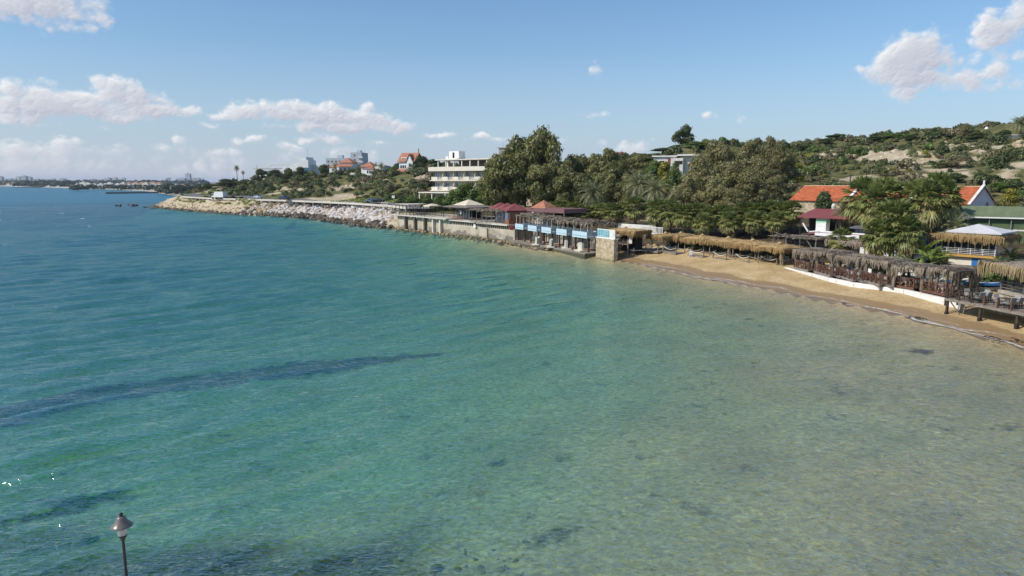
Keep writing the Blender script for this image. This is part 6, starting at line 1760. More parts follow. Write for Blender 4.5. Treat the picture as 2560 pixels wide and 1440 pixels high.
# --- red roofed houses
def house(px, pxr, Y, Yr, pbase, ztop, label, name='red_roofed_house', parts=()):
    p = at(px, pbase, Y); q = at(pxr, pbase, Yr); e, L = frame(name, p, q, 0, label, 'house', 'red roofed white houses on the hill'); return e, L, hz_at(p[0]+2, p[1]+1)-.3
e, L, z = house(821, 880, 329, 327, 425, 0, 'white house with broad red hip roof in front of the apartment block')
zt = 17.0
mb = MB(); mb.box(0, L*.38, 1, 8, z-2, zt+1.8); mb.box(L*.38+.01, L, 0, 9, z-2, zt+2.3); mb.build('wall', M_WHITE, e)
mb = MB(); hip(mb, L*.40, L*.97, 1, 9, zt+4.0, 2.2); mb.build('upper_roof', M_ROOFT, e)
mb = MB(); mb.box(L*.43, L*.94, 1.3, 8.7, zt+2.303, zt+3.94); mb.build('upper_wall', M_WHITE, e)
mb = MB(); hip(mb, 0, L*.37, 1, 8, zt+1.85, 1.9, .3); mb.quad((L*.38, -1.2, zt+2.1), (L+.3, -1.2, zt+2.1), (L+.3, 1, zt+3.2), (L*.38, 1, zt+3.2)); mb.build('lower_roof', M_ROOFT, e)
for k in range(3): window(e, L*.46+k*2.2, 0, zt-.2, 1.3, 1.5, M_WHITE, M_DARK)
window(e, 1.2, 1, zt, 1.2, 1.3, M_WHITE, M_GLASS)
e, L, z = house(903, 958, 312, 310, 428, 0, 'white house with small red hip roof beside two palms')
zt = 16.2
mb = MB(); mb.box(0, L, 0, 8, z-2, zt+2.4); mb.build('wall', M_WHITE, e)
mb = MB(); hip(mb, 0, L*.55, -.4, 7, zt+2.45, 2.3); hip(mb, L*.25, L*.62, -1.2, 4, zt+1.6, 1.8, .3); mb.build('roof', M_ROOFT, e)
mb = MB(); mb.box(L*.60, L*1.02, 1, 8.2, zt+2.403, zt+2.8); mb.build('flat_roof', M_SLAB, e)
mb = MB(); mb.box(L*.28, L*.6, -1.1, -.01, z-2, zt+1.55); mb.build('porch', M_WHITE, e)
for k in range(3): window(e, L*(.3+.1*k), -1.1, zt-.4, .8, 1.2, M_WHITE, M_DARK)
window(e, L*.68, 0, zt-.6, 1.2, 2.2, M_DMETAL, M_DARK); window(e, L*.85, 0, zt+.2, 1, 1.1, M_WHITE, M_DARK)
mb = MB(); mb.box(-4.5, -.01, -1.5, -1.2, z-2, zt-.2); mb.build('garden_wall', M_WHITE, e)
e, L, z = house(998, 1036, 290, 288, 420, 0, 'tall white house with a steep red gabled roof and dormers', 'red_gabled_house')
zt = 17.5
mb = MB(); mb.box(0, L, 0, 8, z-2, zt+2.9); mb.build('wall', M_WHITE, e)
mb = MB(); gable(mb, 0, L, 0, 8, zt+2.9, 3.6, .6); mb.build('roof', M_ROOFR if False else M_ROOFT, e)
mb = MB(); mb.poly([(L*.52, -.8, z-2), (L*.95, -.8, z-2), (L*.95, -.8, zt+2.6), (L*.735, -.8, zt+5.6), (L*.52, -.8, zt+2.6)]); mb.quad((L*.52, -.8, z-2), (L*.52, -.8, zt+2.6), (L*.52, 0, zt+2.6), (L*.52, 0, z-2)); mb.quad((L*.95, 0, z-2), (L*.95, 0, zt+2.6), (L*.95, -.8, zt+2.6), (L*.95, -.8, z-2)); mb.build('gable_wall', M_WHITE, e)
mb = MB()
for sg, xa in ((1, L*.52), (-1, L*.95)):
    mb.quad((xa-sg*.3, -1.1, zt+2.2), (L*.735, -1.1, zt+5.8), (L*.735, 4, zt+5.8), (xa-sg*.3, 1.2, zt+2.2))
mb.build('cross_roof', M_ROOFT, e)
for k in range(2):
    mb = MB(); x = L*(.12+.2*k); mb.box(x, x+1, .6, 2.2, zt+3.2, zt+4.6); mb.build('dormer', M_WHITE, e)
    window(e, x+.15, .6, zt+3.5, .7, .8, M_WHITE, M_GLASS)
mb = MB(); mb.box(L*.86, L*.98, 4.2, 5.2, zt+5.5, zt+8.2); mb.build('chimney', M_WHITEW, e)
for k in range(3): window(e, L*(.06+.15*k), 0, zt, 1, 1.4, M_WHITE, M_GLASS)
window(e, L*.68, -.8, zt+.6, 1.1, 1.5, M_WHITE, M_GLASS)
mb = MB(); mb.quad((-.5, -2.6, zt-1.3), (L*.5, -2.6, zt-1.3), (L*.5, -.01, zt-.2), (-.5, -.01, zt-.2)); mb.build('porch_roof', M_ROOFT, e)
# --- houses on the right crest
def lowhouse(px, pxr, ptop, Y, hgt, roof, label, wins=3, dome=False):
    p = at(px, ptop, Y); q = at(pxr, ptop, Y); e, L = frame('hilltop_house', p, q, 0, label, 'house', 'houses along the right crest')
    z1 = p[2]; z0 = hz_at(p[0], p[1]+2)-2
    if roof == 'flat':
        mb = MB(); mb.box(0, L, 0, 7, z0, z1-.3); mb.build('wall', M_WHITE, e); mb = MB(); mb.box(-.3, L+.3, -.3, 7.3, z1-.297, z1); mb.build('roof', M_WHITEW, e)
    else:
        mb = MB(); mb.box(0, L, 0, 7, z0, z1-1.2); mb.build('wall', M_WHITE, e); mb = MB(); hip(mb, 0, L, 0, 7, z1-1.19, 1.2); mb.build('roof', roof, e)
    for k in range(wins): window(e, L*(.1+.8*k/max(wins, 1)), 0, z1-2.5, 1.1, 1.0, M_WHITE, M_GLASS)
    if dome:
        mb = MB(); mb.lathe([(.55, 0), (.5, .35), (.3, .65), (.02, .8)], 10, (L*.4, 3, z1+.6)); mb.bar((L*.4, 3, z1), (L*.4, 3, z1+.6), .5); mb.build('water_tank', M_WHITE, e)
    return e
lowhouse(1988, 2045, 358, 262, 4, 'flat', 'low white flat roofed house on the crest with a round water tank', 3, True)
lowhouse(2048, 2098, 352, 268, 4, 'flat', 'grey white house half hidden by shrubs on the crest', 2, True)
lowhouse(2130, 2215, 345, 262, 4, M_ROOFT, 'long terracotta roofed house on the crest near the tall pole', 4)
lowhouse(2218, 2262, 341, 258, 4, 'flat', 'white house right of the long terracotta one on the crest', 2, True)
lowhouse(2462, 2512, 326, 222, 4, M_ROOFT, 'pink walled house with a low red roof near the top right palm', 2, True)
lowhouse(2526, 2600, 336, 205, 4, 'flat', 'cream house at the right edge below the date palm', 2)
lowhouse(1545, 1568, 378, 262, 4, M_ROOFR, 'tiny red roofed hut peeping over the trees on the skyline', 1)
# ------------------------------------------------------------------ boulders
def rockmat(name, stops, wet=None):
    m, nt, out = newmat(name)
    tcg = nt.new('ShaderNodeTexCoord'); vec = tcg.outputs['Object']; oi = nt.new('ShaderNodeObjectInfo')
    at_ = nt.new('ShaderNodeAttribute'); at_.attribute_name = 'tint'
    n1 = nt.noise(vec, 1.6, 5, .65)
    f = nt.math('ADD', nt.math('MULTIPLY', n1, .6), nt.math('ADD', nt.math('MULTIPLY', oi.outputs['Random'], .3), nt.math('MULTIPLY', at_.outputs['Fac'], .3)))
    cc = nt.ramp(f, stops)
    b = nt.new('ShaderNodeBsdfPrincipled'); nt.link(cc, b.inputs['Base Color']); b.inputs['Roughness'].default_value = .9
    nt.link(nt.bump(n1, .5, .15), b.inputs['Normal']); nt.link(b.outputs[0], out.inputs[0]); return m
M_RPALE = rockmat('pale_boulder', [(.22, (.27,.20,.14)), (.42, (.48,.40,.34)), (.62, (.60,.56,.53)), (.9, (.72,.69,.66))])
M_RDARK = rockmat('wet_boulder', [(.3, (.055,.045,.032)), (.6, (.13,.10,.068)), (.9, (.24,.18,.11))])
M_RTAN = rockmat('tan_boulder', [(.3, (.22,.155,.085)), (.6, (.38,.28,.165)), (.9, (.52,.42,.28))])
def rock_arrays(seed, sub=2):
    import bmesh
    bm = bmesh.new(); bmesh.ops.create_icosphere(bm, subdivisions=sub, radius=1.0)
    rng = np.random.default_rng(seed); V = np.array([v.co[:] for v in bm.verts]); Fc = np.array([[v.index for v in f.verts] for f in bm.faces]); bm.free()
    pl = rdir(rng, 9)
    for p in pl:                                     # cut flat facets
        dd = V@p; c = rng.uniform(.45, .8); V = V-np.outer(np.maximum(dd-c, 0), p)
    V *= np.array([1, rng.uniform(.65, .95), rng.uniform(.5, .75)])
    V += rdir(rng, len(V))*.035
    return V, Fc
ROCKA = [rock_arrays(600+i) for i in range(7)]
ROCKM = {}
for nm, mt in (('p', M_RPALE), ('d', M_RDARK), ('t', M_RTAN)):
    ROCKM[nm] = [mesh_np('boulder', V, Fc, mt) for V, Fc in ROCKA]
def put_rock(kind, x, y, z, r, label, group, name='boulder'):
    o = link(name, random.choice(ROCKM[kind]), None, (x, y, z))
    o.rotation_euler = (random.uniform(-.7, .7), random.uniform(-.7, .7), random.uniform(0, 6.28)); o.scale = (r, r, r)
    return tag(o, label, 'boulder', group)
def merged_rocks(name, items, mt, kind='stuff'):
    VV, FF, T, n = [], [], [], 0; rng = np.random.default_rng(3)
    from mathutils import Euler
    for (x, y, z, r) in items:
        V, Fc = ROCKA[rng.integers(len(ROCKA))]
        M = np.array(Euler((rng.uniform(-.7, .7), rng.uniform(-.7, .7), rng.uniform(0, 6.28))).to_matrix())
        VV.append((V*r)@M.T+np.array([x, y, z])); FF.append(Fc+n); n += len(V); T.append(np.full(len(Fc), rng.random()))
    me = mesh_np(name, np.vstack(VV), np.vstack(FF), mt); a = me.attributes.new('tint', 'FLOAT', 'FACE'); a.data.foreach_set('value', np.concatenate(T).astype(np.float32))
    return tag(link(name, me), kind=kind)

def along(i0, i1):
    """points along coast stretch i0..i1 (indices of COAST) with inland normals"""
    seg = CP[i0:i1+1]; L = np.hypot(*np.diff(seg, axis=0).T); cum = np.concatenate([[0], np.cumsum(L)])
    def at_(t):
        k = min(len(L)-1, max(0, int(np.searchsorted(cum, t, 'right')-1))); u = (t-cum[k])/L[k]; p = seg[k]*(1-u)+seg[k+1]*u; d = (seg[k+1]-seg[k])/L[k]
        return p, np.array([d[1], -d[0]])
    return at_, cum[-1]
iR = CK.index('r'); iC = CK.index('c'); iE = len(CK)-1-CK[::-1].index('c')
rr_ = random.Random(77)
pale, dark, tan = [], [], []
at_, LT = along(iR, iC)
for k in range(1700):
    t = rr_.uniform(-.5, LT+2); s = rr_.uniform(-.4, 13.2); p, n = at_(max(0, min(LT, t)))
    x, y = p+n*s+np.array([rr_.uniform(-.6, .6), rr_.uniform(-.6, .6)])
    z = .36*max(s, 0)+rr_.uniform(-.25, .30)
    r = min(1.5, rr_.lognormvariate(-.28, .33))*(1.12 if s < 3 else 1)
    if s < 2.0 or (s < 3.2 and rr_.random() < .5): dark.append((x, y, max(z, -.1), r*.95))
    elif (t > LT*.86 and rr_.random() < .65): tan.append((x, y, z, r))
    else: pale.append((x, y, z, r))
at2, LT2 = along(iC, iE)
for k in range(620):
    t = rr_.uniform(0, LT2); s = abs(rr_.gauss(0, 1.5))-.5; p, n = at2(t); x, y = p+n*s; r = rr_.uniform(.4, 1.0)
    (dark if s < 1.4 else tan).append((x, y, .22*max(s, 0)+rr_.uniform(-.2, .15), r))
for k in range(150):
    t = rr_.uniform(0, LT2*.8); s = rr_.uniform(2, 5); p, n = at2(t); x, y = p+n*s; tan.append((x, y, hz_at(x, y)+.1, rr_.uniform(.35, .7)))
def dist(q): return math.hypot(q[0], q[1])/q[3]
pale.sort(key=dist); dark.sort(key=dist); tan.sort(key=dist)
GB = 'boulders of the breakwater slope'
for q in pale[:190]: put_rock('p', *q, 'pale angular boulder on the breakwater slope', GB)
for q in dark[:80]: put_rock('d', *q, 'dark wet boulder at the waterline of the breakwater', GB)
for q in tan[:25]: put_rock('t', *q, 'tan boulder at the foot of the low sandy cliff', GB)
merged_rocks('boulder_slope', pale[190:], M_RPALE); merged_rocks('wet_boulder_edge', dark[80:], M_RDARK); merged_rocks('tan_rubble', tan[25:], M_RTAN)
# footing rubble along the sea wall and quay
items = []
for (a, b2, n_) in ((W0, W1, 90), (W1, W3, 70)):
    for k in range(n_):
        t = rr_.random(); x, y = loc_on(a, b2, t, -rr_.uniform(.1, 1.8)); items.append((x, y, rr_.uniform(-.15, .2), rr_.uniform(.2, .55)))
for k in range(60):
    x, y = loc_on(B0, B1, rr_.uniform(-.15, .6), -rr_.uniform(.6, 2.2)); items.append((x, y, rr_.uniform(-.15, .15), rr_.uniform(.2, .5)))
merged_rocks('wall_foot_rubble', items, M_RTAN)
# broken pale slabs under the balconies
for k, (px, py) in enumerate(((1348, 612), (1381, 618), (1418, 622), (1455, 628))):
    x, y = xy(px, py, .5)
    e = empty('broken_slab', (x, y, .5), 1.0+k*.3, ['broken pale slab leaning under the second balcony', 'broken pale slab under the middle balcony', 'broken pale slab between two brick footings', 'pale bench like slab under the longest balcony'][k], 'slab', 'broken slabs on the quay')
    mb = MB(); mb.poly([(-.9, 0, 0), (.9, 0, 0), (1.0, 0, 1.2), (.3, 0, 1.5), (-.2, 0, 1.2), (-.8, 0, 1.5)]); mb.poly([(-.8, .4, 1.5), (-.2, .4, 1.2), (.3, .4, 1.5), (1.0, .4, 1.2), (.9, .4, 0), (-.9, .4, 0)])
    q = [(-.9, 0), (.9, 0), (1.0, 1.2), (.3, 1.5), (-.2, 1.2), (-.8, 1.5)]
    for i in range(6): a, b2 = q[i], q[(i+1) % 6]; mb.quad((a[0], .4, a[1]), (b2[0], .4, b2[1]), (b2[0], 0, b2[1]), (a[0], 0, a[1]))
    mb.build('slab', M_SLAB, e)
    MB().box(-1.2, 1.3, -.6, .9, 0, .22).build('base', M_SLAB, e)
# rocks standing in the sea off the point
for k, (px, py, r, lb) in enumerate(((292, 514.5, 1.6, 'leftmost dark rock standing in the sea off the point'), (299, 516, 1.5, 'low dark rock beside the leftmost one in the sea'), (332, 515, 1.9, 'wide dark rock in the sea off the point'), (339, 514.6, 1.5, 'dark rock with a pale top beside the wide one'), (321, 512.5, .8, 'small dark rock left of the wide one'), (362, 518.6, 1.1, 'flat dark rock near the tip of the cliff'), (378, 521.5, .8, 'small dark rock awash below the cliff'), (386, 522, .8, 'small dark rock awash nearest the cliff foot'))):
    p = G(px, py, .1); put_rock('d', p.x, p.y, .15, r, lb, 'rocks in the sea off the point', 'sea_rock')
# pale rocks of the hill: outcrops of limestone
OUT = [((838,472),12,4.5),((868,466),14,4),((905,460),13,4.5),((935,462),10,3.5),((700,478),7,3),((735,474),6,2.5),((1062,444),9,3),((1045,447),6,2)]
rk = random.Random(12); items = []
for (c, w, h_) in OUT:
    for k in range(int(w*2.0)):
        px = c[0]+rk.gauss(0, w*.9); py = c[1]+rk.gauss(0, h_*.55)
        lo, hi = 180, 420
        # first hit of the view line with the hillside
        for Y in np.arange(200, 420, 3.0):
            p = D(px, py, Y)
            if hz_at(p.x, p.y) >= p.z: items.append((p.x, p.y, p.z, rk.uniform(.5, 1.5))); break
for (cpx, cpy, Y0, w, h_, n_) in ((2200,386,205,60,6,60),(2270,388,200,30,6,40),(2400,365,190,30,6,26),(2330,405,184,40,14,30),(2250,420,178,50,14,34),(2545,365,168,14,10,22),(2050,392,215,30,6,20),(2480,380,178,50,16,26)):
    for k in range(n_):
        px = cpx+rk.gauss(0, w*.6); py = cpy+rk.gauss(0, h_*.7)
        for Y in np.arange(120, 300, 3.0):
            p = D(px, py, Y)
            if hz_at(p.x, p.y) >= p.z: items.append((p.x, p.y, p.z-.1, rk.uniform(.4, 1.5)*Y/200)); break
items.sort(key=dist)
lime = rockmat('limestone', [(.25, (.28,.20,.115)), (.5, (.47,.38,.26)), (.75, (.62,.54,.41)), (.95, (.70,.63,.51))]); ROCKM['l'] = [mesh_np('limestone_rock', V, Fc, lime) for V, Fc in ROCKA]
for q in items[:110]:
    o = put_rock('l', *q, 'pale limestone outcrop rock on the scrubby hillside', 'limestone outcrops on the hillside', 'limestone_rock'); o['category'] = 'rock'
if len(items) > 110: merged_rocks('limestone_rubble', items[110:], lime)

# ------------------------------------------------------------------ coast road, barrier and what stands on it
RD = [G(a, b2, 5.0) for a, b2 in ((446,493),(486,495.5),(528,498),(620,500.5),(714,503.5),(800,507),(870,510.5),(960,516.5),(1012,523))]
RDP = np.array([(p.x, p.y) for p in RD]); _d = np.gradient(RDP, axis=0); _d /= np.hypot(*_d.T)[:, None]; RN = np.stack([_d[:,1], -_d[:,0]], 1)*-1
RN *= np.sign((RN*np.array([0.6, 0.8])).sum(1))[:, None]            # inland
def resample(P, step=3.0):
    L = np.hypot(*np.diff(P, axis=0).T); c = np.concatenate([[0], np.cumsum(L)]); t = np.arange(0, c[-1], step)
    return np.stack([np.interp(t, c, P[:,0]), np.interp(t, c, P[:,1])], 1)
RP = resample(RDP); _d = np.gradient(RP, axis=0); _d /= np.hypot(*_d.T)[:, None]; RNN = np.stack([-_d[:,1], _d[:,0]], 1); RNN *= np.sign((RNN*np.array([.6, .8])).sum(1))[:, None]
def strip(name, o0, o1, dz, mt, kind='structure'):
    A_ = RP+RNN*o0; B_ = RP+RNN*o1
    za = height(A_[:,0], A_[:,1])[0]; zb_ = height(B_[:,0], B_[:,1])[0]; zc = np.maximum(za, zb_); zc = np.maximum(zc, 4.9)+dz
    V = np.vstack([np.column_stack([A_, zc]), np.column_stack([B_, zc])]); n = len(RP)
    Fq = np.array([[i, i+1, n+i+1, n+i] for i in range(n-1)])
    if np.cross(np.append(_d[0], 0), np.append(RNN[0], 0))[2] < 0: Fq = Fq[:, ::-1]
    o = link(name, mesh_np(name, V, Fq, mt)); tag(o, kind=kind); return zc
M_ASPH = mat('asphalt', (.17,.16,.15), .9, .2, .4)
ZR = strip('coast_road', 1.6, 9.0, .10, M_ASPH); strip('road_edge_line', 1.9, 2.05, .13, M_WHITEW)
root = empty('roadside_barrier', (0, 0, 0), 0, 'long low pale barrier along the seaward edge of the coast road', 'barrier')
mb = MB()
for i in range(len(RP)-1):
    a, b2 = RP[i]+RNN[i]*.9, RP[i+1]+RNN[i+1]*.9; za, zb_ = 5.0, 5.0
    mb.bar((a[0], a[1], za+.22), (b2[0], b2[1], zb_+.22), .12, .62)
mb.build('rail', M_SLAB, root)
mb = MB()
for i in range(0, len(RP), 2):
    a = RP[i]+RNN[i]*.9; mb.box(a[0]-.09, a[0]+.09, a[1]-.09, a[1]+.09, 4.2, 5.62)
o = mb.build('rail_post', M_SLAB, root); o['kind'] = 'stuff'

def car(px, py, Y, rz, body, label):
    p = D(px, py, Y); i = int(np.argmin(np.hypot(RP[:,0]-p.x, RP[:,1]-p.y))); z = ZR[i]
    e = empty('parked_car', (p.x, p.y, z), rz, label, 'car', 'cars on the coast road')
    prof = [(-2.1,.35),(-2.15,.75),(-1.75,.9),(-1.3,1.38),(.35,1.42),(1.05,.95),(1.95,.82),(2.12,.5),(2.1,.35)]
    mb = MB(); w = .82
    for s_ in (-1, 1): mb.poly([(x, s_*w*(1 if z_ < 1 else .86), z_) for x, z_ in (prof if s_ < 0 else prof[::-1])])
    for k in range(len(prof)): a, b2 = prof[k], prof[(k+1) % len(prof)]; wa, wb = w*(1 if a[1] < 1 else .86), w*(1 if b2[1] < 1 else .86); mb.quad((a[0], wa, a[1]), (b2[0], wb, b2[1]), (b2[0], -wb, b2[1]), (a[0], -wa, a[1]))
    mb.build('body', body, e)
    mb = MB()
    for s_ in (-1, 1): mb.quad(*[(x, s_*(y+.012), z_) for x, y, z_ in ((-1.55,.8,.95),(.85,.8,.95),(.3,.72,1.35),(-1.2,.72,1.35))])
    mb.quad((.42,-.66,1.38),(.42,.66,1.38),(1.0,.74,1.0),(1.0,-.74,1.0)); mb.quad((-1.72,-.72,.95),(-1.72,.72,.95),(-1.34,.66,1.34),(-1.34,-.66,1.34)); mb.build('windows', M_GLASS, e)
    for x in (-1.3, 1.3):
        for s_ in (-1, 1): mb = MB(); mb.tube([(x, s_*.62, .33), (x, s_*.84, .33)], .33, 12); mb.build('wheel', M_DARK, e)
    for s_ in (-1, 1): mb = MB(); mb.box(2.02, 2.14, s_*.6-.15, s_*.6+.15, .6, .75); mb.build('headlight', M_GLASSB, e)
    return e
r0 = math.atan2(_d[20][1], _d[20][0])
car(646, 498.5, G(646,499,5.2).y+3.5, r0, mat('car_silver_blue', (.42,.48,.55), .3, .05), 'silver blue car on the coast road by the dark bushes')
car(711, 501.5, G(711,503,5.2).y+3.5, r0, mat('car_dark_blue', (.03,.045,.09), .3, .05), 'dark blue car on the coast road near the sandy scarp')
car(931, 505.0, G(931,510,5.2).y+4.5, r0+.5, mat('car_steel_blue', (.16,.22,.30), .3, .05), 'steel blue car parked on the grass near the empty billboard')
car(946, 506.0, G(946,511,5.2).y+5.5, r0+.2, mat('car_black', (.015,.015,.017), .3, .05), 'black car parked behind the steel blue one')
p = G(527, 497, 5.3); e, _ = frame('box_truck', (p.x, p.y+3.5), (p.x+3, p.y+2.2), 5.1, 'white box truck on the coast road near the point', 'truck', None)
mb = MB(); mb.box(0, 4.6, 0, 2.3, .75, 3.0); mb.build('cargo_box', M_WHITE, e)
mb = MB(); mb.box(-1.6, -.05, .1, 2.2, .55, 2.2); mb.build('cab', M_WHITE, e); mb = MB(); mb.box(-1.62, -.5, .085, .098, 1.4, 2.05); mb.build('cab_window', M_GLASS, e)
for x in (-.9, 1.0, 3.6):
    mb = MB(); mb.tube([(x, .0, .45), (x, .3, .45)], .45, 12); mb.build('wheel', M_DARK, e); mb = MB(); mb.tube([(x, 2.0, .45), (x, 2.3, .45)], .45, 12); mb.build('wheel', M_DARK, e)
mb = MB(); mb.box(-.1, 4.5, .2, 2.1, .5, .747); mb.build('chassis', M_DARK, e)
# empty billboard frame, road sign and poles
p = G(961, 518, 5.0); e = empty('billboard_frame', (p.x, p.y, hz_at(p.x, p.y)), -.6, 'empty billboard frame on a pale pole beside the coast road', 'billboard')
mb = MB(); mb.bar((0, 0, -.3), (-.2, 0, 2.6), .22); mb.build('pole', M_SLAB, e)
mb = MB()
for z in (2.6, 3.2, 3.8): mb.bar((-1.1, 0, z), (1.2, 0, z+.1), .13)
for x in (-1.1, -.35, .45, 1.2): mb.bar((x, .0, 2.6), (x, 0, 3.9), .13)
for z in (2.7, 3.8): mb.bar((-1.1, .6, z), (1.2, .6, z+.1), .06)
for x in (-1.1, 1.2): mb.bar((x, 0, 3.8), (x, .6, 3.8), .06)
mb.build('frame', M_SLAB, e)
p = G(963, 513, 5.0); e = empty('road_sign', (p.x+1.5, p.y+6, hz_at(p.x+1.5, p.y+6)), -.4, 'small blank white road sign behind the billboard frame', 'sign')
mb = MB(); mb.box(-.5, .5, -.03, .03, 1.2, 2.0); mb.build('plate', M_WHITEW, e); mb = MB(); mb.box(-.04, .04, .033, .1, 0, 1.9); mb.build('pole', M_METAL, e)
def pole(px, pt, pb, Y, label, w=.14, arm=False, mt=None, cat='utility pole'):
    t = D(px, pt, Y); b2 = D(px, pb, Y); z0 = min(b2.z, hz_at(t.x, t.y))
    e = empty('utility_pole', (t.x, t.y, z0), .4, label, cat, 'utility poles'); h = t.z-z0
    mb = MB(); mb.tube([(0, 0, -.5), (0, 0, h)], [w*.6, w*.4], 6); mb.build('shaft', mt or M_DARKW, e)
    if arm:
        mb = MB(); mb.box(-.8, .8, -.05, .05, h-.5, h-.38); mb.build('crossarm', M_DARKW, e)
    return e, t
pole(916, 469, 505, 258, 'thin dark pole among bushes above the parked cars', .16)
u1, t1 = pole(2127, 434, 468, 124, 'brown utility pole behind the orange roof, carrying wires', .22, True)
pole(2255, 324, 345, 255, 'tall dark pole on the right crest', .26)
pole(1431, 383, 400, 262, 'left one of two thin poles on the skyline', .2, True); pole(1442, 383, 400, 262, 'right one of two thin poles on the skyline', .2)
e = tag(empty('overhead_wires', (0, 0, 0)), 'dark overhead wires sagging left from the brown utility pole', 'wires')
mb = MB()
for k in range(3): rope(mb, (t1.x+k*.3, t1.y, t1.z-.4-k*.25), (46+k*.4, 140, 11.6-k*.2), .5, 10, .03)
mb.build('wire', M_DARK, e)

# ------------------------------------------------------------------ street lamp on the near quay
lx, ly = D(303, 1300, 14.6).x, 14.6
def lz(py): return D(303, py, 14.6).z
tag(MB().box(-40, 40, -30, 16.0, -3, .9).build('quay_promenade', M_SLAB), kind='structure')
e = empty('street_lamp', (lx, ly, .9), 0, 'dark street lamp with bell hood and clear lantern at bottom left', 'street lamp')
def L_(py): return lz(py)-.9
mb = MB(); mb.lathe([(.11, 0), (.11, .25), (.07, .35), (.05, .6), (.036, 1.6), (.030, L_(1351))], 14); mb.build('post', M_DMETAL, e, smooth=True)
mb = MB(); zc = L_(1351); zg = L_(1338); mb.lathe([(.030, zc-.02), (.045, zc+.02), (.085, zg-.02), (.098, zg), (.09, zg+.012)], 16); mb.build('lamp_collar', M_DMETAL, e, smooth=True)
m, nt, out = newmat('lantern_glass'); b = nt.new('ShaderNodeBsdfPrincipled'); b.inputs['Base Color'].default_value = (.80,.78,.74,1); b.inputs['Roughness'].default_value = .25; b.inputs['Alpha'].default_value = .45; nt.link(b.outputs[0], out.inputs[0])
zr = L_(1314)
mb = MB(); mb.lathe([(.086, zg+.005), (.098, zg+.06), (.118, zr-.03), (.13, zr+.01)], 20); mb.build('lantern_glass', m, e, smooth=True)
mb = MB(); mb.lathe([(.001, zg+.01), (.05, zg+.012), (.052, zg+.10), (.02, zg+.12), (.001, zg+.121)], 12); mb.build('lamp_holder', mat('lamp_holder_grey', (.22,.20,.18), .7), e, smooth=True)
M_HOOD = mat('hood_brown', (.16,.135,.115), .28, .15, 3, spec=.6)
zt = L_(1291); zf = L_(1282)
mb = MB(); mb.lathe([(.228, zr-.012), (.232, zr), (.20, zr+.03), (.13, zr+.10), (.095, zt-.035), (.08, zt-.01), (.06, zt), (.03, zt+.01)], 28); mb.lathe([(.225, zr-.014), (.19, zr+.018), (.12, zr+.08), (.001, zr+.10)], 28)
mb.build('lamp_hood', M_HOOD, e, smooth=True)
mb = MB(); mb.lathe([(.028, zt+.005), (.022, zt+.02), (.045, zf-.05), (.05, zf-.03), (.035, zf-.008), (.001, zf)], 14); mb.build('finial', M_DMETAL, e, smooth=True)
# submerged rocks near the quay
M_RSUB = rockmat('submerged_boulder', [(.3, (.07,.055,.03)), (.6, (.19,.145,.075)), (.9, (.36,.27,.14))])
rs = random.Random(31); sub = []
for k in range(170):
    px = rs.uniform(-80, 1330); py = rs.uniform(1345, 1455)
    p = G(px, py, -1.5); z = hz_at(p.x, p.y); r = rs.uniform(.08, .30); sub.append((p.x, p.y, z-.25*r, r))
for (px, py, r) in ((1085,1400,.42),(190,1262,.7),(150,1420,.5),(720,1360,.35),(520,1395,.35),(1240,1385,.2)):
    p = G(px, py, -1.4); z = hz_at(p.x, p.y); sub.append((p.x, p.y, z-.1, r))
merged_rocks('seabed_stones', sub, M_RSUB)
# dark weed washed up on the wet sand
rs = random.Random(44); VV = []
rgw = np.random.default_rng(44)
for (px, py, r, n) in ((2300,794,.6,26),(2270,790,.4,12),(2490,845,.7,26),(2545,850,.4,14),(2110,756,.25,8)):
    c = G(px, py, .1); P = np.stack([c.x+rgw.normal(0, r*.35, n), c.y+rgw.normal(0, r*.8, n), np.zeros(n)], 1); P[:,2] = np.maximum(hz_arr(P[:,0], P[:,1]), 0)+.04
    N = np.array([0, 0, 1.0])+rdir(rgw, n)*.35; N /= np.linalg.norm(N, axis=1, keepdims=True); VV.append(leaf_quads(P, N, .16, rgw, 2.2))
V = np.vstack(VV); tag(link('washed_up_seaweed', mesh_np('washed_up_seaweed', V, np.arange(len(V)).reshape(-1, 4), mat('seaweed', (.045,.035,.02), .8, .3, 3))), kind='stuff')
# surf: thin foam along the waterline of the beach
m, nt, out = newmat('sea_foam'); tcg = nt.new('ShaderNodeTexCoord'); n1 = nt.noise(tcg.outputs['Object'], 3.5, 5, .7); at_ = nt.new('ShaderNodeAttribute'); at_.attribute_name = 'tint'
b = nt.new('ShaderNodeBsdfDiffuse'); b.inputs[0].default_value = (.74,.70,.65,1); tr = nt.new('ShaderNodeBsdfTransparent'); mx = nt.new('ShaderNodeMixShader')
nt.link(nt.ramp(nt.math('ADD', n1, nt.math('MULTIPLY', at_.outputs['Fac'], .5)), [(.60, 0.0), (.90, .8)]), mx.inputs[0]); nt.link(tr.outputs[0], mx.inputs[1]); nt.link(b.outputs[0], mx.inputs[2]); nt.link(mx.outputs[0], out.inputs[0])
fo = CP[[i for i, k in enumerate(CK) if k == 'b' and 20 < CP[i,1] < 118]]; fo = resample(fo, .35); dd = np.gradient(fo, axis=0); dd /= np.hypot(*dd.T)[:, None]; nn_ = np.stack([-dd[:,1], dd[:,0]], 1)*-1
if (nn_[len(nn_)//2]*np.array([1, .3])).sum() < 0: nn_ = -nn_
tt = np.arange(len(fo)); VV, FF, AA_ = [], [], []; nb = 0
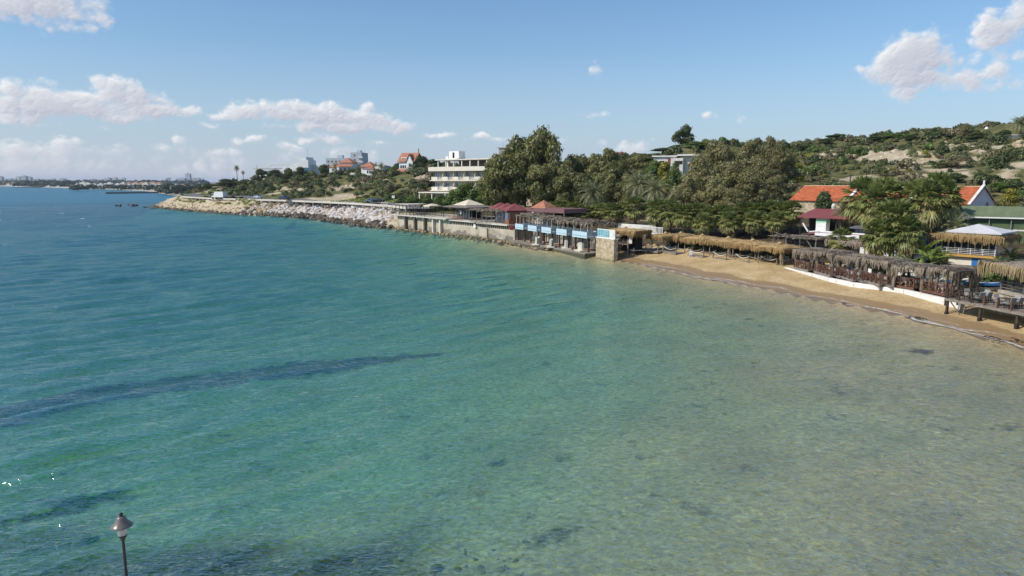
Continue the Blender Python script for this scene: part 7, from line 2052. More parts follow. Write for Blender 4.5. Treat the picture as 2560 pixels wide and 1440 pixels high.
for (o0, wd_, amp, sd, st_) in ((-.25, .34, .85, 1, .9), (-1.7, .26, 1.1, 2, .5), (.25, .2, .6, 3, .7), (-.9, .28, 1.1, 4, .6)):
    wob = np.array([mnoise.noise((t*.055, sd*7.3, 0)) for t in tt])*amp*2+np.array([mnoise.noise((t*.3, sd*3.1, 5)) for t in tt])*.2
    stg = np.clip(np.array([mnoise.noise((t*.03, sd*11.7, 9)) for t in tt])*1.6+.45, 0, 1)*st_
    a = fo+nn_*(o0+wob)[:,None]; c = fo+nn_*(o0+wob+wd_)[:,None]
    za = np.maximum(height(a[:,0], a[:,1])[0], 0)+.03; zc_ = np.maximum(height(c[:,0], c[:,1])[0], 0)+.03; n = len(fo)
    VV.append(np.vstack([np.column_stack([a, za]), np.column_stack([c, zc_])])); FF.append(np.array([[i, n+i, n+i+1, i+1] for i in range(n-1)])+nb); nb += 2*n; AA_.append(np.concatenate([stg, stg]))
me = mesh_np('surf_foam', np.vstack(VV), np.vstack(FF), m); a = me.attributes.new('tint', 'FLOAT', 'POINT'); a.data.foreach_set('value', np.concatenate(AA_).astype(np.float32)); tag(link('surf_foam', me), kind='stuff')
# ------------------------------------------------------------------ the far coast
m, nt, out = newmat('far_facade')
tcg = nt.new('ShaderNodeTexCoord'); sx = nt.new('ShaderNodeSeparateXYZ'); nt.link(tcg.outputs['Object'], sx.inputs[0]); cmb = nt.new('ShaderNodeCombineXYZ')
nt.link(nt.math('ADD', sx.outputs[0], nt.math('MULTIPLY', sx.outputs[1], .7)), cmb.inputs[0]); nt.link(sx.outputs[2], cmb.inputs[1])
bk = nt.new('ShaderNodeTexBrick'); bk.offset = 0; bk.inputs['Scale'].default_value = .16; bk.inputs['Mortar Size'].default_value = .06; bk.inputs['Brick Width'].default_value = .9; bk.inputs['Row Height'].default_value = .52
bk.inputs['Color1'].default_value = (.20,.22,.25,1); bk.inputs['Color2'].default_value = (.34,.35,.36,1); bk.inputs['Mortar'].default_value = (.72,.70,.66,1); nt.link(cmb.outputs[0], bk.inputs['Vector'])
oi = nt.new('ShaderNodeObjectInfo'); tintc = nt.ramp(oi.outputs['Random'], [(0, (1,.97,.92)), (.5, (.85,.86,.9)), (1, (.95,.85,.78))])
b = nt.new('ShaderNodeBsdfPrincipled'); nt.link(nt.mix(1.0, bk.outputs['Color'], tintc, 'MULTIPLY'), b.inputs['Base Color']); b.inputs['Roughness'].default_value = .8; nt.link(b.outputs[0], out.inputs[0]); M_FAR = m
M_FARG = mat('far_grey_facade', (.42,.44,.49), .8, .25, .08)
def far_block(px0, px1, pt, Y, name, label, group, mt, roofmt=None, steps=0):
    p = D(px0, pt, Y); q = D(px1, pt, Y); w = q.x-p.x; z0 = 2.0; h = p.z
    e, L = frame(name, (p.x, Y), (q.x, Y-.12*w), 0, label, 'building', group); dpt = max(8, min(26, w*.6))
    mb = MB(); mb.box(0, w, 0, dpt, z0, h if roofmt is None else h-2.2)
    mb.build('wall', mt, e)
    mb = MB()
    if roofmt is not None: hip(mb, 0, w, 0, dpt, h-2.19, 2.2, .5); mb.build('roof', roofmt, e)
    else:
        mb.box(w*.3, w*.62, dpt*.3, dpt*.7, h, h+max(1.8, (h-z0)*.09)); mb.build('roof_box', mt, e)
    return e
SK = [(-6,5,441.5),(8,16,447.5),(19,29,446.5),(33,40,447),(40,49,442),(41,47,446),(52,65,440),(66,77,442),(49,60,447),(61,73,447),(74,86,448),(88,97,447),(98,108,448),(109,121,448.5),(124,136,447),(147,161,446.5),(162,165,449),(206,216,448.5),(222,232,448),(233,239,447.5),(240,248,449),(249,258,448.5),(261,275,444.5),(279,291,444),(292,304,448.5),(304,312,444.5),(413,416,446.5),(417,424,444.5),(442,462,445.5),(463,475,434.5),(478,489,445.5),(490,499,444.5),(500,508,447),(318,326,451),(330,340,452)]
for i, (a, b2, t) in enumerate(SK):
    tall = t < 436
    lb = 'tall slim tower, highest building of the far town' if tall else ('hazy grey apartment block on the far skyline, left of the shore wood' if b2 < 170 else 'hazy grey apartment block in the far town skyline')
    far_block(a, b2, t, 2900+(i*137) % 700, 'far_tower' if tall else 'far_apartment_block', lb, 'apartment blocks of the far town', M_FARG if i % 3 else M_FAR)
HS = [(14,31,457,1700,1),(185,196,460.5,1500,0),(198,214,456,1420,0),(208,228,458.5,1380,0),(228,242,461,1380,0),(243,258,460,1330,0),(259,284,458,1300,0),(284,301,460,1260,0),(300,312,457,1350,0),(312,326,455,1450,1),(329,345,454,1350,1),(346,360,455,1330,1),(356,370,458,1250,0),(370,388,454,1380,1),(388,402,455,1350,1),(216,236,466,1250,0),(250,268,466.5,1180,0),(323,347,469,1010,0),(383,414,467.5,940,1),(405,428,472,880,0),(113,125,465.5,1500,0),(139,147,465.8,1450,0),(156,176,454,1600,0),(430,446,462,1200,0),(448,462,460,1300,1)]
for i, (a, b2, t, Y, red) in enumerate(HS):
    far_block(a, b2, t, Y, 'far_house', ('small white house with a red roof on the far shore' if red else 'small flat roofed white house on the far shore'), 'houses along the far shore', M_WHITEW if i % 4 else M_CREAM, M_ROOFT if red else None)
# far woods and gardens: leaf masses
def leaf_mass(name, spots, matl, seed, size=2.2):
    rng = np.random.default_rng(seed); VV = []; T = []
    for (x, y, z, r, h) in spots:
        n = int(46+r*5); d = rdir(rng, n, -.1); P = np.array([x, y, z])+d*np.array([r, r, h])*(.7+.3*rng.random((n, 1))); N = d+rdir(rng, n)*.5; N /= np.linalg.norm(N, axis=1, keepdims=True)
        VV.append(leaf_quads(P, N, size*(r/6)**.5, rng, 1.3)); T.append(np.clip(rng.random(n)*.6+rng.random()*.4, 0, 1))
    V = np.vstack(VV); me = mesh_np(name, V, np.arange(len(V)).reshape(-1, 4), matl); a = me.attributes.new('tint', 'FLOAT', 'FACE'); a.data.foreach_set('value', np.concatenate(T).astype(np.float32))
    return tag(link(name, me), kind='stuff')
L_FARW = leafmat('far_wood_leaves', (.030,.042,.026), (.062,.075,.042), None, .15, .02)
rf = random.Random(8); sp = []
for k in range(230):
    px = rf.uniform(34, 178); pt = 454+2.0*abs(rf.gauss(0, 1))-(1.5 if 90 < px < 170 else 0); Y = 1560+rf.uniform(0, 160); p = D(px, max(pt, 452), Y); sp.append((p.x, Y, p.z*.45+1, rf.uniform(7, 12), max(3, p.z*.55)))
leaf_mass('far_shore_wood', sp, L_FARW, 9, 3.0)
sp = []
for k in range(130):
    px = rf.uniform(180, 480); Y = rf.uniform(900, 1500)-max(0, px-330)*1.2; pt = rf.uniform(459, 466)+max(0, px-400)*.02
    p = D(px, pt, Y); 
    if p.z > 2.5: sp.append((p.x, Y, max(1.5, p.z*.4), rf.uniform(3.5, 7), max(2.2, p.z*.55)))
for k in range(90):
    px = rf.uniform(398, 500); Y = rf.uniform(640, 860); p = D(px, rf.uniform(458, 473), Y); sp.append((p.x, Y, max(1.5, p.z*.4), rf.uniform(3, 6), max(2, p.z*.55)))
leaf_mass('far_gardens', sp, L_FARW, 10, 2.2)
sp = []
for k in range(200):
    px = rf.uniform(-60, 520); Y = rf.uniform(2100, 2900); p = D(px, rf.uniform(450.5, 455), Y); sp.append((p.x, Y, 5, rf.uniform(10, 18), max(4, p.z-4)))
leaf_mass('far_town_trees', sp, L_FARW, 11, 4.5)
# sandy far beach
mb = MB(); ms = mat('far_beach_sand', (.50,.44,.35), .95, .15, .02)
cc = [i for i in range(len(CP)) if CP[i,1] > 400 and CP[i,1] < 3000]
for i, j in zip(cc[:-1], cc[1:]):
    a, b2 = CP[i], CP[j]; d = (b2-a)/np.hypot(*(b2-a)); n = np.array([d[1], -d[0]]); 
    if n[1] < 0 and n[0] < 0: n = -n
    w = 14; mb.quad((*(a-n*2), .12), (*(a+n*w), 1.9), (*(b2+n*w), 1.9), (*(b2-n*2), .12))
tag(mb.build('far_beach', ms), kind='structure')
e, L = frame('concrete_pier', (-421, 724), (-377, 768), 0, 'low dark concrete pier reaching out from the far beach', 'pier')
mb = MB(); mb.box(0, L+20, 0, 6, -2, 1.5); mb.build('deck', mat('dark_concrete', (.16,.145,.13), .9, .2, .3), e); mb = MB(); mb.box(-.3, L*.35, -.3, -.003, -2, .9); mb.build('fender', M_DARK, e)
# the road as it goes on behind the point
tag(MB().build('x', None) and None or MB().quad((-190, 405, 5.2), (-182, 405, 5.2), (-262, 560, 3.4), (-272, 560, 3.4)).build('coast_road', M_ASPH), kind='structure') if False else None
# ------------------------------------------------------------------ trees and palms where they stand
GE = 'eucalyptus trees behind the beach'; GA = 'acacia trees of the big grove'
tree_px('euc0', 1268, 374, 140, 170, 'tall eucalyptus partly hiding the hotel, with pale trunks', 'tree', GE)
tree_px('euc1', 1312, 340, 138, 176, 'tall eucalyptus right of the hotel, second highest', 'tree', GE)
tree_px('euc2', 1362, 327, 128, 174, 'tallest eucalyptus, beside the hotel grove', 'tree', GE)
for k, (px, tp, w, Y, kd) in enumerate(((1236,418,76,180,1),(1400,392,90,170,0),(1444,386,92,178,1),(1492,392,88,176,2),(1528,363,66,186,0),(1416,420,84,164,2),(1470,425,88,162,0),(1545,400,80,172,1),(1590,392,86,192,2),(1350,410,96,166,1),(1512,430,78,160,1),(1620,380,90,205,0),(1572,440,80,158,2))):
    tree_px('euc%d' % kd, px, tp, w, Y, ['young eucalyptus leaning over the hotel balconies','dark eucalyptus right of the tallest one','broad dark eucalyptus in the middle of the grove','dark eucalyptus left of the slim tall one','slim tall eucalyptus with a rounded top above the grove','low eucalyptus behind the left fan palms','low eucalyptus above the first date palm','eucalyptus right of the slim tall one','eucalyptus left of the yellow tree','eucalyptus under the tallest one','low dark eucalyptus beside the date palms','eucalyptus below the skyline hut','low eucalyptus between the date palms'][k], 'tree', GE)
tree_px('yel0', 1664, 402, 58, 168, 'yellow green tree between the date palms and the grove')
tree_px('grn0', 1640, 400, 60, 185, 'green tree left of the white bungalow'); tree_px('grn1', 1690, 408, 54, 165, 'olive tree below the white bungalow')
for k, (px, tp, w, Y, kd) in enumerate(((1798,347,120,160,0),(1878,350,112,158,1),(1748,392,104,150,2),(1838,402,124,146,0),(1922,340,70,170,1),(1950,358,76,164,2),(1968,372,60,168,0),(1712,436,88,140,1),(1786,446,104,138,2),(1876,428,112,140,1),(1940,436,76,146,0),(1690,478,70,132,2),(1830,470,96,134,1),(1905,402,92,152,2))):
    tree_px('aca%d' % kd, px, tp, w, Y, ['broad acacia with the highest left dome of the grove','broad acacia with the second dome of the grove','acacia at the left shoulder of the grove','big acacia in the middle of the grove','pointed acacia standing above the right of the grove','acacia at the right top of the grove','small acacia at the right end of the grove top','low acacia beside the twin date palms','low acacia in front of the grove, left of centre','low broad acacia at the centre front of the grove','low acacia beside the orange roof','small acacia right above the fan palm row','low acacia behind the middle of the fan palm row','acacia filling the right middle of the grove'][k], 'tree', GA)
tree_px('rnd0', 1710, 316, 56, 226, 'lone round tree standing on the wooded crest')
GH = 'bushy trees in front of the hotel'
for k, (px, tp, w, Y, kd) in enumerate(((1172,456,88,188,'grn0'),(1216,472,76,184,'grn1'),(1262,478,70,178,'grn0'),(1132,474,66,190,'grn1'),(1100,486,52,190,'grn0'),(1248,490,60,172,'grn1'),(1068,488,44,194,'grn0'),(1040,462,70,226,'drk0'),(1012,474,62,232,'drk1'),(980,486,56,232,'drk0'),(1058,448,56,240,'dry0'),(1030,492,60,206,'grn1'),(1080,470,50,216,'dry0'),(1004,498,44,208,'drk1'))):
    tree_px(kd, px, tp, w, Y, ['largest green bushy tree in front of the hotel','green bushy tree below the hotel balconies','green tree above the maroon pyramid roofs','green tree at the left corner of the hotel','low green tree below the hotel canopy','low green tree behind the terracotta kiosk','low green tree left of the beige pyramid','dark tree on the slope left of the hotel','dark tree on the slope above the parked cars','dark bush above the empty billboard','bare brownish tree on the slope behind the hotel','green bush behind the pergola posts','brownish bare tree touching the hotel side','dark bush near the road end'][k], 'tree', GH)
GT = 'dark trees on the left hill'
for k, (px, tp, w, Y, kd) in enumerate(((1050,392,60,288,'drk0'),(1082,398,52,286,'drk1'),(1030,402,40,290,'grn0'),(984,416,34,292,'grn1'),(652,424,40,348,'drk0'),(688,424,46,346,'drk1'),(722,430,40,342,'drk0'),(752,417,34,340,'drk1'),(775,432,40,338,'grn0'),(808,412,26,338,'rnd0'),(560,447,50,338,'drk1'),(520,460,50,338,'drk0'),(602,452,44,340,'grn1'),(636,440,30,346,'dry0'),(860,430,40,324,'drk0'),(905,430,40,318,'grn0'),(840,434,34,326,'drk1'),(945,433,36,310,'drk0'))):
    tree_px(kd, px, tp, w, Y, ['big dark tree beside the red gabled house','dark tree between the red gabled house and the hotel','tree left of the big dark one at the gabled house','light tree right of the two palms','leftmost clipped dark tree below the villa','second clipped dark tree below the villa','third clipped dark tree below the villa','dark tree in front of the villa front block','tree at the foot of the stair tower','round tree between villa and red roofed house','dark tree near the left end of the hill','dark tree at the tip of the hill above the truck','tree left of the tall slim palm','bare tree beside the villa','dark tree below the broad red hip roof','green tree below the house with two palms','small dark tree below the apartment block','dark tree below the second red roofed house'][k], 'tree', GT)
GS = 'trees on the right crest'
for k, (px, tp, w, Y, kd) in enumerate(((2098,347,70,258,'drk0'),(2060,360,50,250,'drk1'),(2230,352,60,240,'grn0'),(2310,340,66,226,'drk1'),(2382,334,70,216,'drk0'),(2418,308,46,212,'aca0'),(2445,330,60,205,'drk1'),(2510,326,46,202,'drk0'),(2280,352,56,228,'drk0'),(2345,338,60,222,'grn1'),(2190,362,60,238,'drk1'),(2140,365,56,240,'drk0'),(2000,372,60,236,'drk0'),(2030,374,50,236,'grn0'),(1740,362,70,216,'grn1'),(1660,374,76,218,'drk0'),(1700,366,60,220,'grn0'),(1615,396,60,222,'drk1'),(1780,352,60,214,'drk0'))):
    tree_px(kd, px, tp, w, Y, ['dark umbrella shaped tree between the crest houses','dark tree right of the flat white crest house','green tree below the white crest house','dark tree left of the cypresses','dark tree right of the twin cypresses','ragged pine leaning right on the crest','dark tree below the ragged pine','dark round tree right of the low red roof','dark tree near the tall crest pole','green tree below the twin cypresses','dark tree below the long terracotta house','dark tree above the pale scarp','dark tree at the left end of the right crest','green tree beside the grey white crest house','olive green tree right of the lone crest tree','dark bushy tree above the white bungalow','green tree under the lone crest tree','dark tree left above the white bungalow','dark tree behind the left dome of the grove'][k], 'tree', GS)
for px, tp, w, lb in ((2295, 322, 8, 'single slim cypress on the right crest'), (2331, 322, 10, 'left one of the twin cypresses on the crest'), (2338, 320, 10, 'right one of the twin cypresses on the crest')): tree_px('cyp0', px, tp, w, 228, lb, 'tree', 'cypresses on the crest')
tree_px('drk0', 2057, 483, 66, 112, 'round dark green tree in front of the orange roof')
for k, (px, tp, w, Y, kd) in enumerate(((2395,388,90,165,'dry0'),(2370,398,60,168,'drk1'),(2390,440,60,142,'drk0'),(2100,392,30,205,'cyp0'),(2460,470,70,128,'dry0'),(2500,460,60,130,'grn0'),(2545,450,50,126,'drk0'),(2420,480,34,128,'yel0'),(2480,450,60,138,'drk1'),(2530,470,44,120,'yel0'))):
    tree_px(kd, px, tp, w, Y, ['wide dark bare tree on the slope above the gable','dark tree on the slope left of the bare one','dark tree above the white gable wall','slim dark tree on the slope below the scarp','grey bare bush beyond the green shed','green tree beyond the green shed','dark tree at the right edge above the green shed','yellow flowering bush beside the white gable','dark tree up the slope beyond the green shed','yellow green bush at the right edge above the green shed'][k], 'tree', 'trees on the right slope')

# --- fan palms: the long row behind the golden sunshades, and the left row
GF = 'fan palms in the row behind the golden sunshades'
for k, (px, tp, w, Y) in enumerate(((1645,498,60,124),(1678,500,62,122),(1712,512,60,120),(1745,508,60,121),(1776,516,58,118),(1806,512,60,118),(1838,518,58,116),(1866,505,62,117),(1898,508,60,115),(1926,500,60,115),(1955,505,60,113),(1980,502,58,112),(1825,530,54,113),(1885,528,54,112),(1760,534,52,115),(1940,528,54,110))):
    fan_px(0, px, tp, w*1.0, Y, ['leftmost fan palm of the long row','second fan palm of the long row','third fan palm of the long row','fan palm above the second golden sunshade','fan palm of the long row under the low acacias','fan palm above the third golden sunshade','middle fan palm of the long row','tall fan palm right of the middle of the row','fan palm above the fifth golden sunshade','tall fan palm near the right end of the row','fan palm second from the right end of the row','rightmost fan palm of the long row','short fan palm in front of the middle of the row','short fan palm in front, right of the middle','short fan palm in front, left of the middle','short fan palm in front near the right end'][k], GF)
GF2 = 'fan palms above the blue balconies'
for k, (px, tp, w, Y) in enumerate(((1368,506,54,150),(1398,500,58,148),(1436,505,56,144),(1468,514,52,141),(1502,508,54,140),(1536,508,56,134),(1590,492,56,132),(1382,522,44,144),(1452,526,46,138))):
    fan_px(0, px, tp, w*1.08, Y, ['leftmost fan palm above the blue balconies','tall fan palm, second above the blue balconies','fan palm above the second blue balcony','fan palm above the middle balcony','fan palm above the longest balcony','separate fan palm left of the tall one with clear trunk','tall separate fan palm above the stilt hut','short fan palm behind the left palm leaf roof','short fan palm behind the right palm leaf roof'][k], GF2)
GF3 = 'tall shaggy fan palms before the orange roof'
for k, (px, tp, w, Y) in enumerate(((2160,446,100,98),(2216,450,104,96),(2300,452,100,93),(2346,436,112,92),(2322,450,90,90),(2258,458,92,97),(2190,462,84,94),(2376,462,70,96))):
    fan_px(1, px, tp, w*.92, Y, ['leftmost tall shaggy fan palm before the orange roof','second tall shaggy fan palm before the orange roof','tall shaggy fan palm left of the highest one','highest shaggy fan palm, beside the white gable','shaggy fan palm between the two right ones','shaggy fan palm in the middle of the group before the orange roof','short shaggy fan palm between the two left ones','smaller shaggy fan palm at the right end, by the gable'][k], GF3)
for k, (px, tp, w, Y) in enumerate(((2240,500,112,87),(2205,548,84,86),(2105,572,62,92),(2275,540,70,84))):
    fan_px(0, px, tp, w, Y, ['big green fan palm below the shaggy ones','green fan palm in front of the glass pavilion','small bright fan palm in front of the maroon roofs','fan palm right of the big green one'][k], 'green fan palms among the restaurants')
date_palm(DATES[0], 4.5, 'date_palm', 1484, 444, 84, 150, 'wide date palm behind the blue balcony roofs, the left of three', 'date palms behind the beach')
date_palm(DATES[1], 4.5, 'date_palm', 1600, 414, 96, 152, 'largest date palm, the middle of three behind the beach', 'date palms behind the beach')
date_palm(DATES[0], 4.5, 'date_palm', 1640, 436, 84, 148, 'date palm right of the largest one', 'date palms behind the beach')
date_palm(DATES[1], 4.5, 'date_palm', 2556, 286, 60, 205, 'dark date palm on the crest at the right edge', 'date palms behind the beach')
date_palm(DATES[0], 4.5, 'date_palm', 2115, 488, 70, 104, 'low date palm half hidden left of the shaggy palms', 'date palms behind the beach')
date_palm(DATES[1], 4.5, 'date_palm', 2390, 520, 84, 89, 'dark feathery palm left of the white canvas pyramid', 'date palms behind the beach')
date_palm(SLIM, 9.0, 'slim_palm', 591, 411, 17, 340, 'tall slim palm standing alone against the sky on the left hill', 'slim palms on the left hill')
date_palm(SLIM, 9.0, 'slim_palm', 607, 425, 12, 348, 'shorter slim palm right of the tall one on the left hill', 'slim palms on the left hill')
date_palm(DATES[0], 4.5, 'date_palm', 953, 403, 18, 305, 'palm in front of the second red roofed house', 'palms by the hill houses'); date_palm(DATES[1], 4.5, 'date_palm', 940, 402, 10, 312, 'smaller palm left of it at the red roofed house', 'palms by the hill houses'); date_palm(DATES[1], 4.5, 'date_palm', 837, 404, 12, 320, 'palm in front of the broad red hip roof', 'palms by the hill houses')
for k, (px, pb, hp, Y) in enumerate(((2105,622,46,84),(2160,638,40,80),(2205,640,36,79),(2245,652,48,76),(2300,668,62,73),(2330,660,84,79),(2275,640,56,80),(2405,676,52,70),(2440,684,44,69),(2230,632,46,82),(2355,640,50,82),(2500,640,40,80),(2535,560,44,84),(2310,625,90,83),(2285,600,60,86),(2380,690,40,70))):
    banana_px(px, pb, hp, Y, ['banana plant behind the second grey canopy','banana plant behind the third grey canopy','low banana plant behind the fourth grey canopy','yellowish banana plant left of the white post','bright banana plant in front of the two storey hut','tall banana clump beside the two storey hut','banana plant in front of the white parapet','yellowing banana plant before the hut railing','low banana plant right of the yellowing one','banana plant below the glass pavilion','banana plant at the left corner of the hut','banana plant right of the hut railing','torn banana plant beside the green shed','tallest banana plant left of the hut','dark banana plant below the fan palms','small banana plant behind the last canopy'][k])
for k, (px, py, r, h, Y, kd) in enumerate(((2045,612,1.1,1.5,86,'green'),(2520,628,2.6,2.4,74,'dark'),(2548,640,2.2,2.2,70,'dark'),(2480,652,1.8,1.5,71,'green'),(1700,590,1.3,1.6,118,'green'),(2270,668,1.0,1.1,73,'green'),(2195,625,1.2,1.6,82,'dark'),(1952,661,.7,.4,91,'green'),(2330,700,.9,.9,68,'green'))):
    p = D(px, py, Y); shrub(kd, p.x, p.y, r, h, ['bright green shrub in front of the grey thatch shelter','dark shrub right of the hut railing','dark shrub at the right edge above the thatched bar','green shrub behind the thatched bar roof','green shrub behind the second golden sunshade','low shrub behind the fifth grey canopy','dark shrub below the white parapet','low weeds at the start of the white beach wall','small shrub behind the last deck'][k], 'garden shrubs among the terraces')
for k in range(13):  # bushes added to stand in for the shade behind the sunshades
    gx_, gy_ = GC[0][0]+rdx*(k*1.9-1.5)+2.9*-rdy*.9, GC[0][1]+rdy*(k*1.9-1.5)+2.9*rdx*.9
    shrub('dark', gx_+.5, gy_, 1.15, 1.5+.3*(k % 3), 'dark low hedge bush added to darken the gap behind the golden sunshades', 'dark hedge bushes added behind the golden sunshades')
p = D(2302, 668, 74); e = empty('white_post', (p.x, p.y, hz_at(p.x, p.y)), .3, 'short white post among banana plants behind the fifth canopy', 'post'); MB().box(-.22, .22, -.22, .22, 0, 1.7).build('shaft', M_WHITE, e); MB().box(-.3, .3, -.3, .3, 1.703, 1.85).build('cap', M_WHITE, e)
p = D(2126, 632, 82); e = empty('white_post', (p.x, p.y, hz_at(p.x, p.y)), .1, 'small white post behind the second grey canopy', 'post'); MB().box(-.22, .22, -.22, .22, 0, 2.3).build('shaft', M_WHITE, e); MB().box(-.28, .28, -.28, .28, 2.303, 2.4).build('cap', M_WHITE, e)

# ------------------------------------------------------------------ scrub of the hillsides
BLK = [(0.0,196,26),(-14,205,16),(60,115,15),(52,122,10),(68,105,12),(48,103,9),(52,92,9),(66,94,12),(55,84,9),(-20,168,18),(-2,150,20),(10,130,16),(28,108,12),(42,85,14)]
for o in list(COL.objects):
    if o.parent is None and o.get('category') in ('house', 'villa', 'building', 'bungalow'): BLK.append((o.location.x+4, o.location.y+1, 9))
def blocked(x, y):
    for bx, by, r in BLK:
        if (x-bx)**2+(y-by)**2 < r*r: return True
    return False
rs = np.random.default_rng(15); cand = []
N_ = 9000
X_ = rs.uniform(-185, 185, N_); Y_ = rs.uniform(95, 372, N_)
Z_, S_, K_ = height(X_, Y_)
dr = np.min(np.hypot(X_[:,None]-RP[None,:,0]-RNN[None,:,0]*5, Y_[:,None]-RP[None,:,1]-RNN[None,:,1]*5), 1)
bm_ = bare_mask(X_, Y_); dens_ = vnoise(X_, Y_, 14, 41)+.35*vnoise(X_, Y_, 5, 42)
for i in range(N_):
    x, y, z = X_[i], Y_[i], Z_[i]
    if z < 5.4 or S_[i] < 12 or dr[i] < 5.6 or blocked(x, y): continue
    u = x/y
    if u < -.56 or u > .80: continue
    right = x > 20
    if right and z < 6.2: continue
    if rs.random() < bm_[i]*(1.15 if right else 1.0): continue
    if right and y < 200 and dens_[i] < -.12 and rs.random() < .6: continue
    if not right and dens_[i] < -.16 and rs.random() < .7: continue
    # keep only what faces the camera side: a plant far beyond the crest would show nothing
    h_ = (z+3-12)/y
    cand.append((x, y, z, min(3.2, rs.lognormal(.12, .42)) if right else min(3.4, rs.lognormal(.45, .36)), right))
def hidden(x, y, z):
    t = np.linspace(.55, .985, 14); zz = hz_arr(x*t, y*t); ln = 12+(z+2.5-12)*t
    return (zz > ln+.3).any()
cand = [c for c in cand if not hidden(c[0], c[1], c[2])]
cand.sort(key=lambda c: c[1]/c[3])
print('shrubs', len(cand))
KL = {'scrub': 'grey green scrub bush on the %s', 'dark': 'dark rounded bush on the %s', 'green': 'mid green bush on the %s', 'dry': 'dry brownish bush on the %s', 'yellow': 'yellow green flowering bush on the %s'}
def kindof(i, right):
    q = (i*0.61803) % 1
    return ('scrub' if q < .45 else 'dark' if q < .64 else 'green' if q < .75 else 'dry' if q < .95 else 'yellow') if right else ('scrub' if q < .46 else 'dark' if q < .78 else 'green' if q < .86 else 'dry')
for i, (x, y, z, r, right) in enumerate(cand[:285]):
    kd = kindof(i, right); wh = 'right hillside' if right else 'hillside above the coast road'
    shrub(kd, x, y, r, r*rs.uniform(.75, 1.3), KL[kd] % wh, 'scrub bushes on the '+wh, z=z-.12)
rest = {}
for i, c in enumerate(cand[285:]): rest.setdefault(kindof(i, c[4]), []).append(c)
for kd, its in rest.items():
    its = its[:1500]
    base = []
    for me in SHRUB[kd]:
        V = np.empty(len(me.vertices)*3, np.float32); me.vertices.foreach_get('co', V); base.append(V.reshape(-1, 4, 3))
    VV, T = [], []
    for (x, y, z, r, right) in its:
        B_ = base[rs.integers(len(base))]; sel = rs.random(len(B_)) < (.62 if y < 230 else .45); Q = B_[sel].reshape(-1, 3)*1.0
        a = rs.uniform(0, 6.28); c_, s_ = math.cos(a), math.sin(a); cen = B_[sel].mean(1, keepdims=True); Q = ((B_[sel]-cen)*1.3+cen).reshape(-1, 3)
        Q = np.stack([Q[:,0]*c_-Q[:,1]*s_, Q[:,0]*s_+Q[:,1]*c_, Q[:,2]], 1)*np.array([r, r, r*rs.uniform(.75, 1.3)])+np.array([x, y, z-.12])
        VV.append(Q); T.append(np.clip(rs.random(len(Q)//4)*.5+rs.random()*.5, 0, 1))
    V = np.vstack(VV); nm = {'scrub': 'hillside_scrub', 'dark': 'dark_undergrowth', 'green': 'green_undergrowth', 'dry': 'dry_undergrowth', 'yellow': 'flowering_undergrowth'}[kd]
    me = mesh_np(nm, V, np.arange(len(V)).reshape(-1, 4), SHRUB[kd][0].materials[0]); a = me.attributes.new('tint', 'FLOAT', 'FACE'); a.data.foreach_set('value', np.concatenate(T).astype(np.float32)); tag(link(nm, me), kind='stuff')
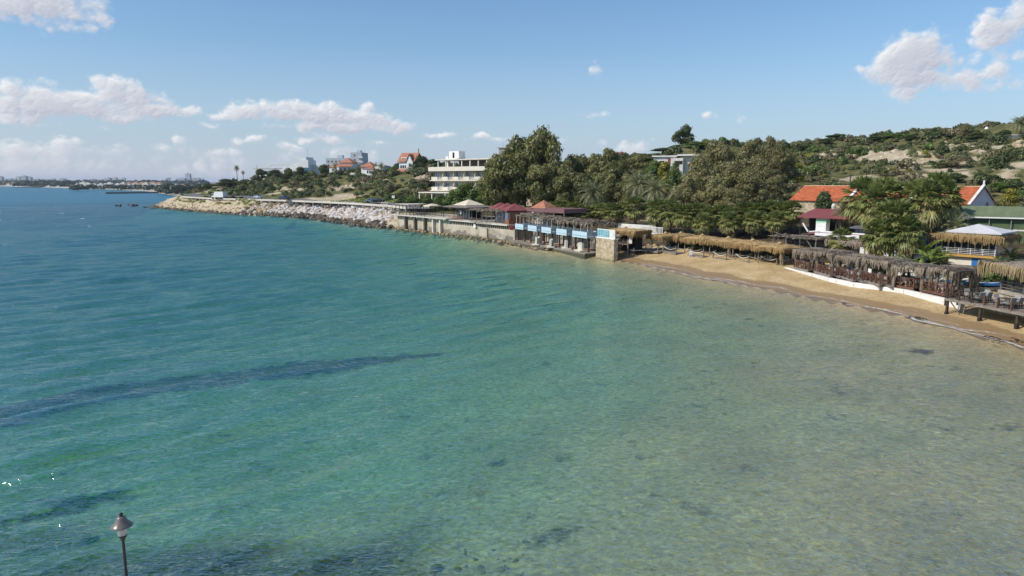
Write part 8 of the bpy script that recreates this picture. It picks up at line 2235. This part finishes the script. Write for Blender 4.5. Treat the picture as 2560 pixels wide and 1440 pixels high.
# grass of the road verges and the cliff top
sp = []; 
for k in range(1500):
    i = rs.integers(len(RP)); off = rs.uniform(10, 17) if rs.random() < .4 else rs.uniform(-6, .4); p = RP[i]+RNN[i]*off+rs.uniform(-1.5, 1.5, 2)
    if off > 5 and not (RP[i][0] > -72 or RP[i][0] < -150): continue
    if off < 5 and RP[i][0] > -98 and rs.random() < .93: continue
    z = hz_at(*p)
    if z > 3.2: sp.append((p[0], p[1], z, rs.uniform(.5, 1.2), rs.uniform(.25, .6)))
def grass_mass(name, spots, matl, seed):
    rng = np.random.default_rng(seed); VV = []; T = []
    for (x, y, z, r, h) in spots:
        n = 26; P = np.array([x, y, z])+np.stack([rng.uniform(-r, r, n), rng.uniform(-r, r, n), rng.uniform(0, h*.5, n)], 1); N = rdir(rng, n, -.1)*.8+np.array([-.2, -.4, .5]); N /= np.linalg.norm(N, axis=1, keepdims=True)
        VV.append(leaf_quads(P, N, .34, rng, 1.6)); T.append(np.clip(rng.random(n)*.5+rng.random()*.5, 0, 1))
    V = np.vstack(VV); me = mesh_np(name, V, np.arange(len(V)).reshape(-1, 4), matl); a = me.attributes.new('tint', 'FLOAT', 'FACE'); a.data.foreach_set('value', np.concatenate(T).astype(np.float32)); return tag(link(name, me), kind='stuff')
grass_mass('verge_grass', sp, L_GRASS, 4)

# ------------------------------------------------------------------ posts, beams and poles each become a part of their own
def explode(o, single):
    me = o.data; n = len(me.vertices); par = list(range(n))
    def find(a):
        while par[a] != a: par[a] = par[par[a]]; a = par[a]
        return a
    for p in me.polygons:
        v = p.vertices; r = find(v[0])
        for w in v[1:]: par[find(w)] = r
    comps = {}
    for p in me.polygons: comps.setdefault(find(p.vertices[0]), []).append(p)
    if len(comps) < 2 or len(comps) > 60: return
    mt = me.materials[0]
    for ps in comps.values():
        ids = sorted({v for p in ps for v in p.vertices}); ix = {v: i for i, v in enumerate(ids)}
        nm = bpy.data.meshes.new(single); nm.from_pydata([me.vertices[v].co[:] for v in ids], [], [[ix[v] for v in p.vertices] for p in ps]); nm.update(); nm.materials.append(mt)
        c = link(single, nm, o.parent, o.location); c.rotation_euler = o.rotation_euler
    bpy.data.objects.remove(o)
for o in list(COL.objects):
    if o.type != 'MESH' or o.parent is None: continue
    s_ = o.name.split('.')[0]
    if s_ in ('posts', 'beams', 'poles', 'window_frames'): explode(o, {'posts': 'post', 'beams': 'beam', 'poles': 'pole', 'window_frames': 'window_frame'}[s_])
# ------------------------------------------------------------------ the air of the far coast
hm = bpy.data.materials.new('haze_air'); hm.use_nodes = True; hm.node_tree.nodes.clear()
ho = hm.node_tree.nodes.new('ShaderNodeOutputMaterial'); hv = hm.node_tree.nodes.new('ShaderNodeVolumePrincipled')
hv.inputs['Color'].default_value = (.80, .86, 1.0, 1); hv.inputs['Density'].default_value = 0.00008; hv.inputs['Anisotropy'].default_value = 0.15
hm.node_tree.links.new(hv.outputs[0], ho.inputs['Volume'])
hb = MB().box(-13500, 13500, -120, 13500, -16.5, 64).build('haze', hm); tag(hb, kind='stuff')
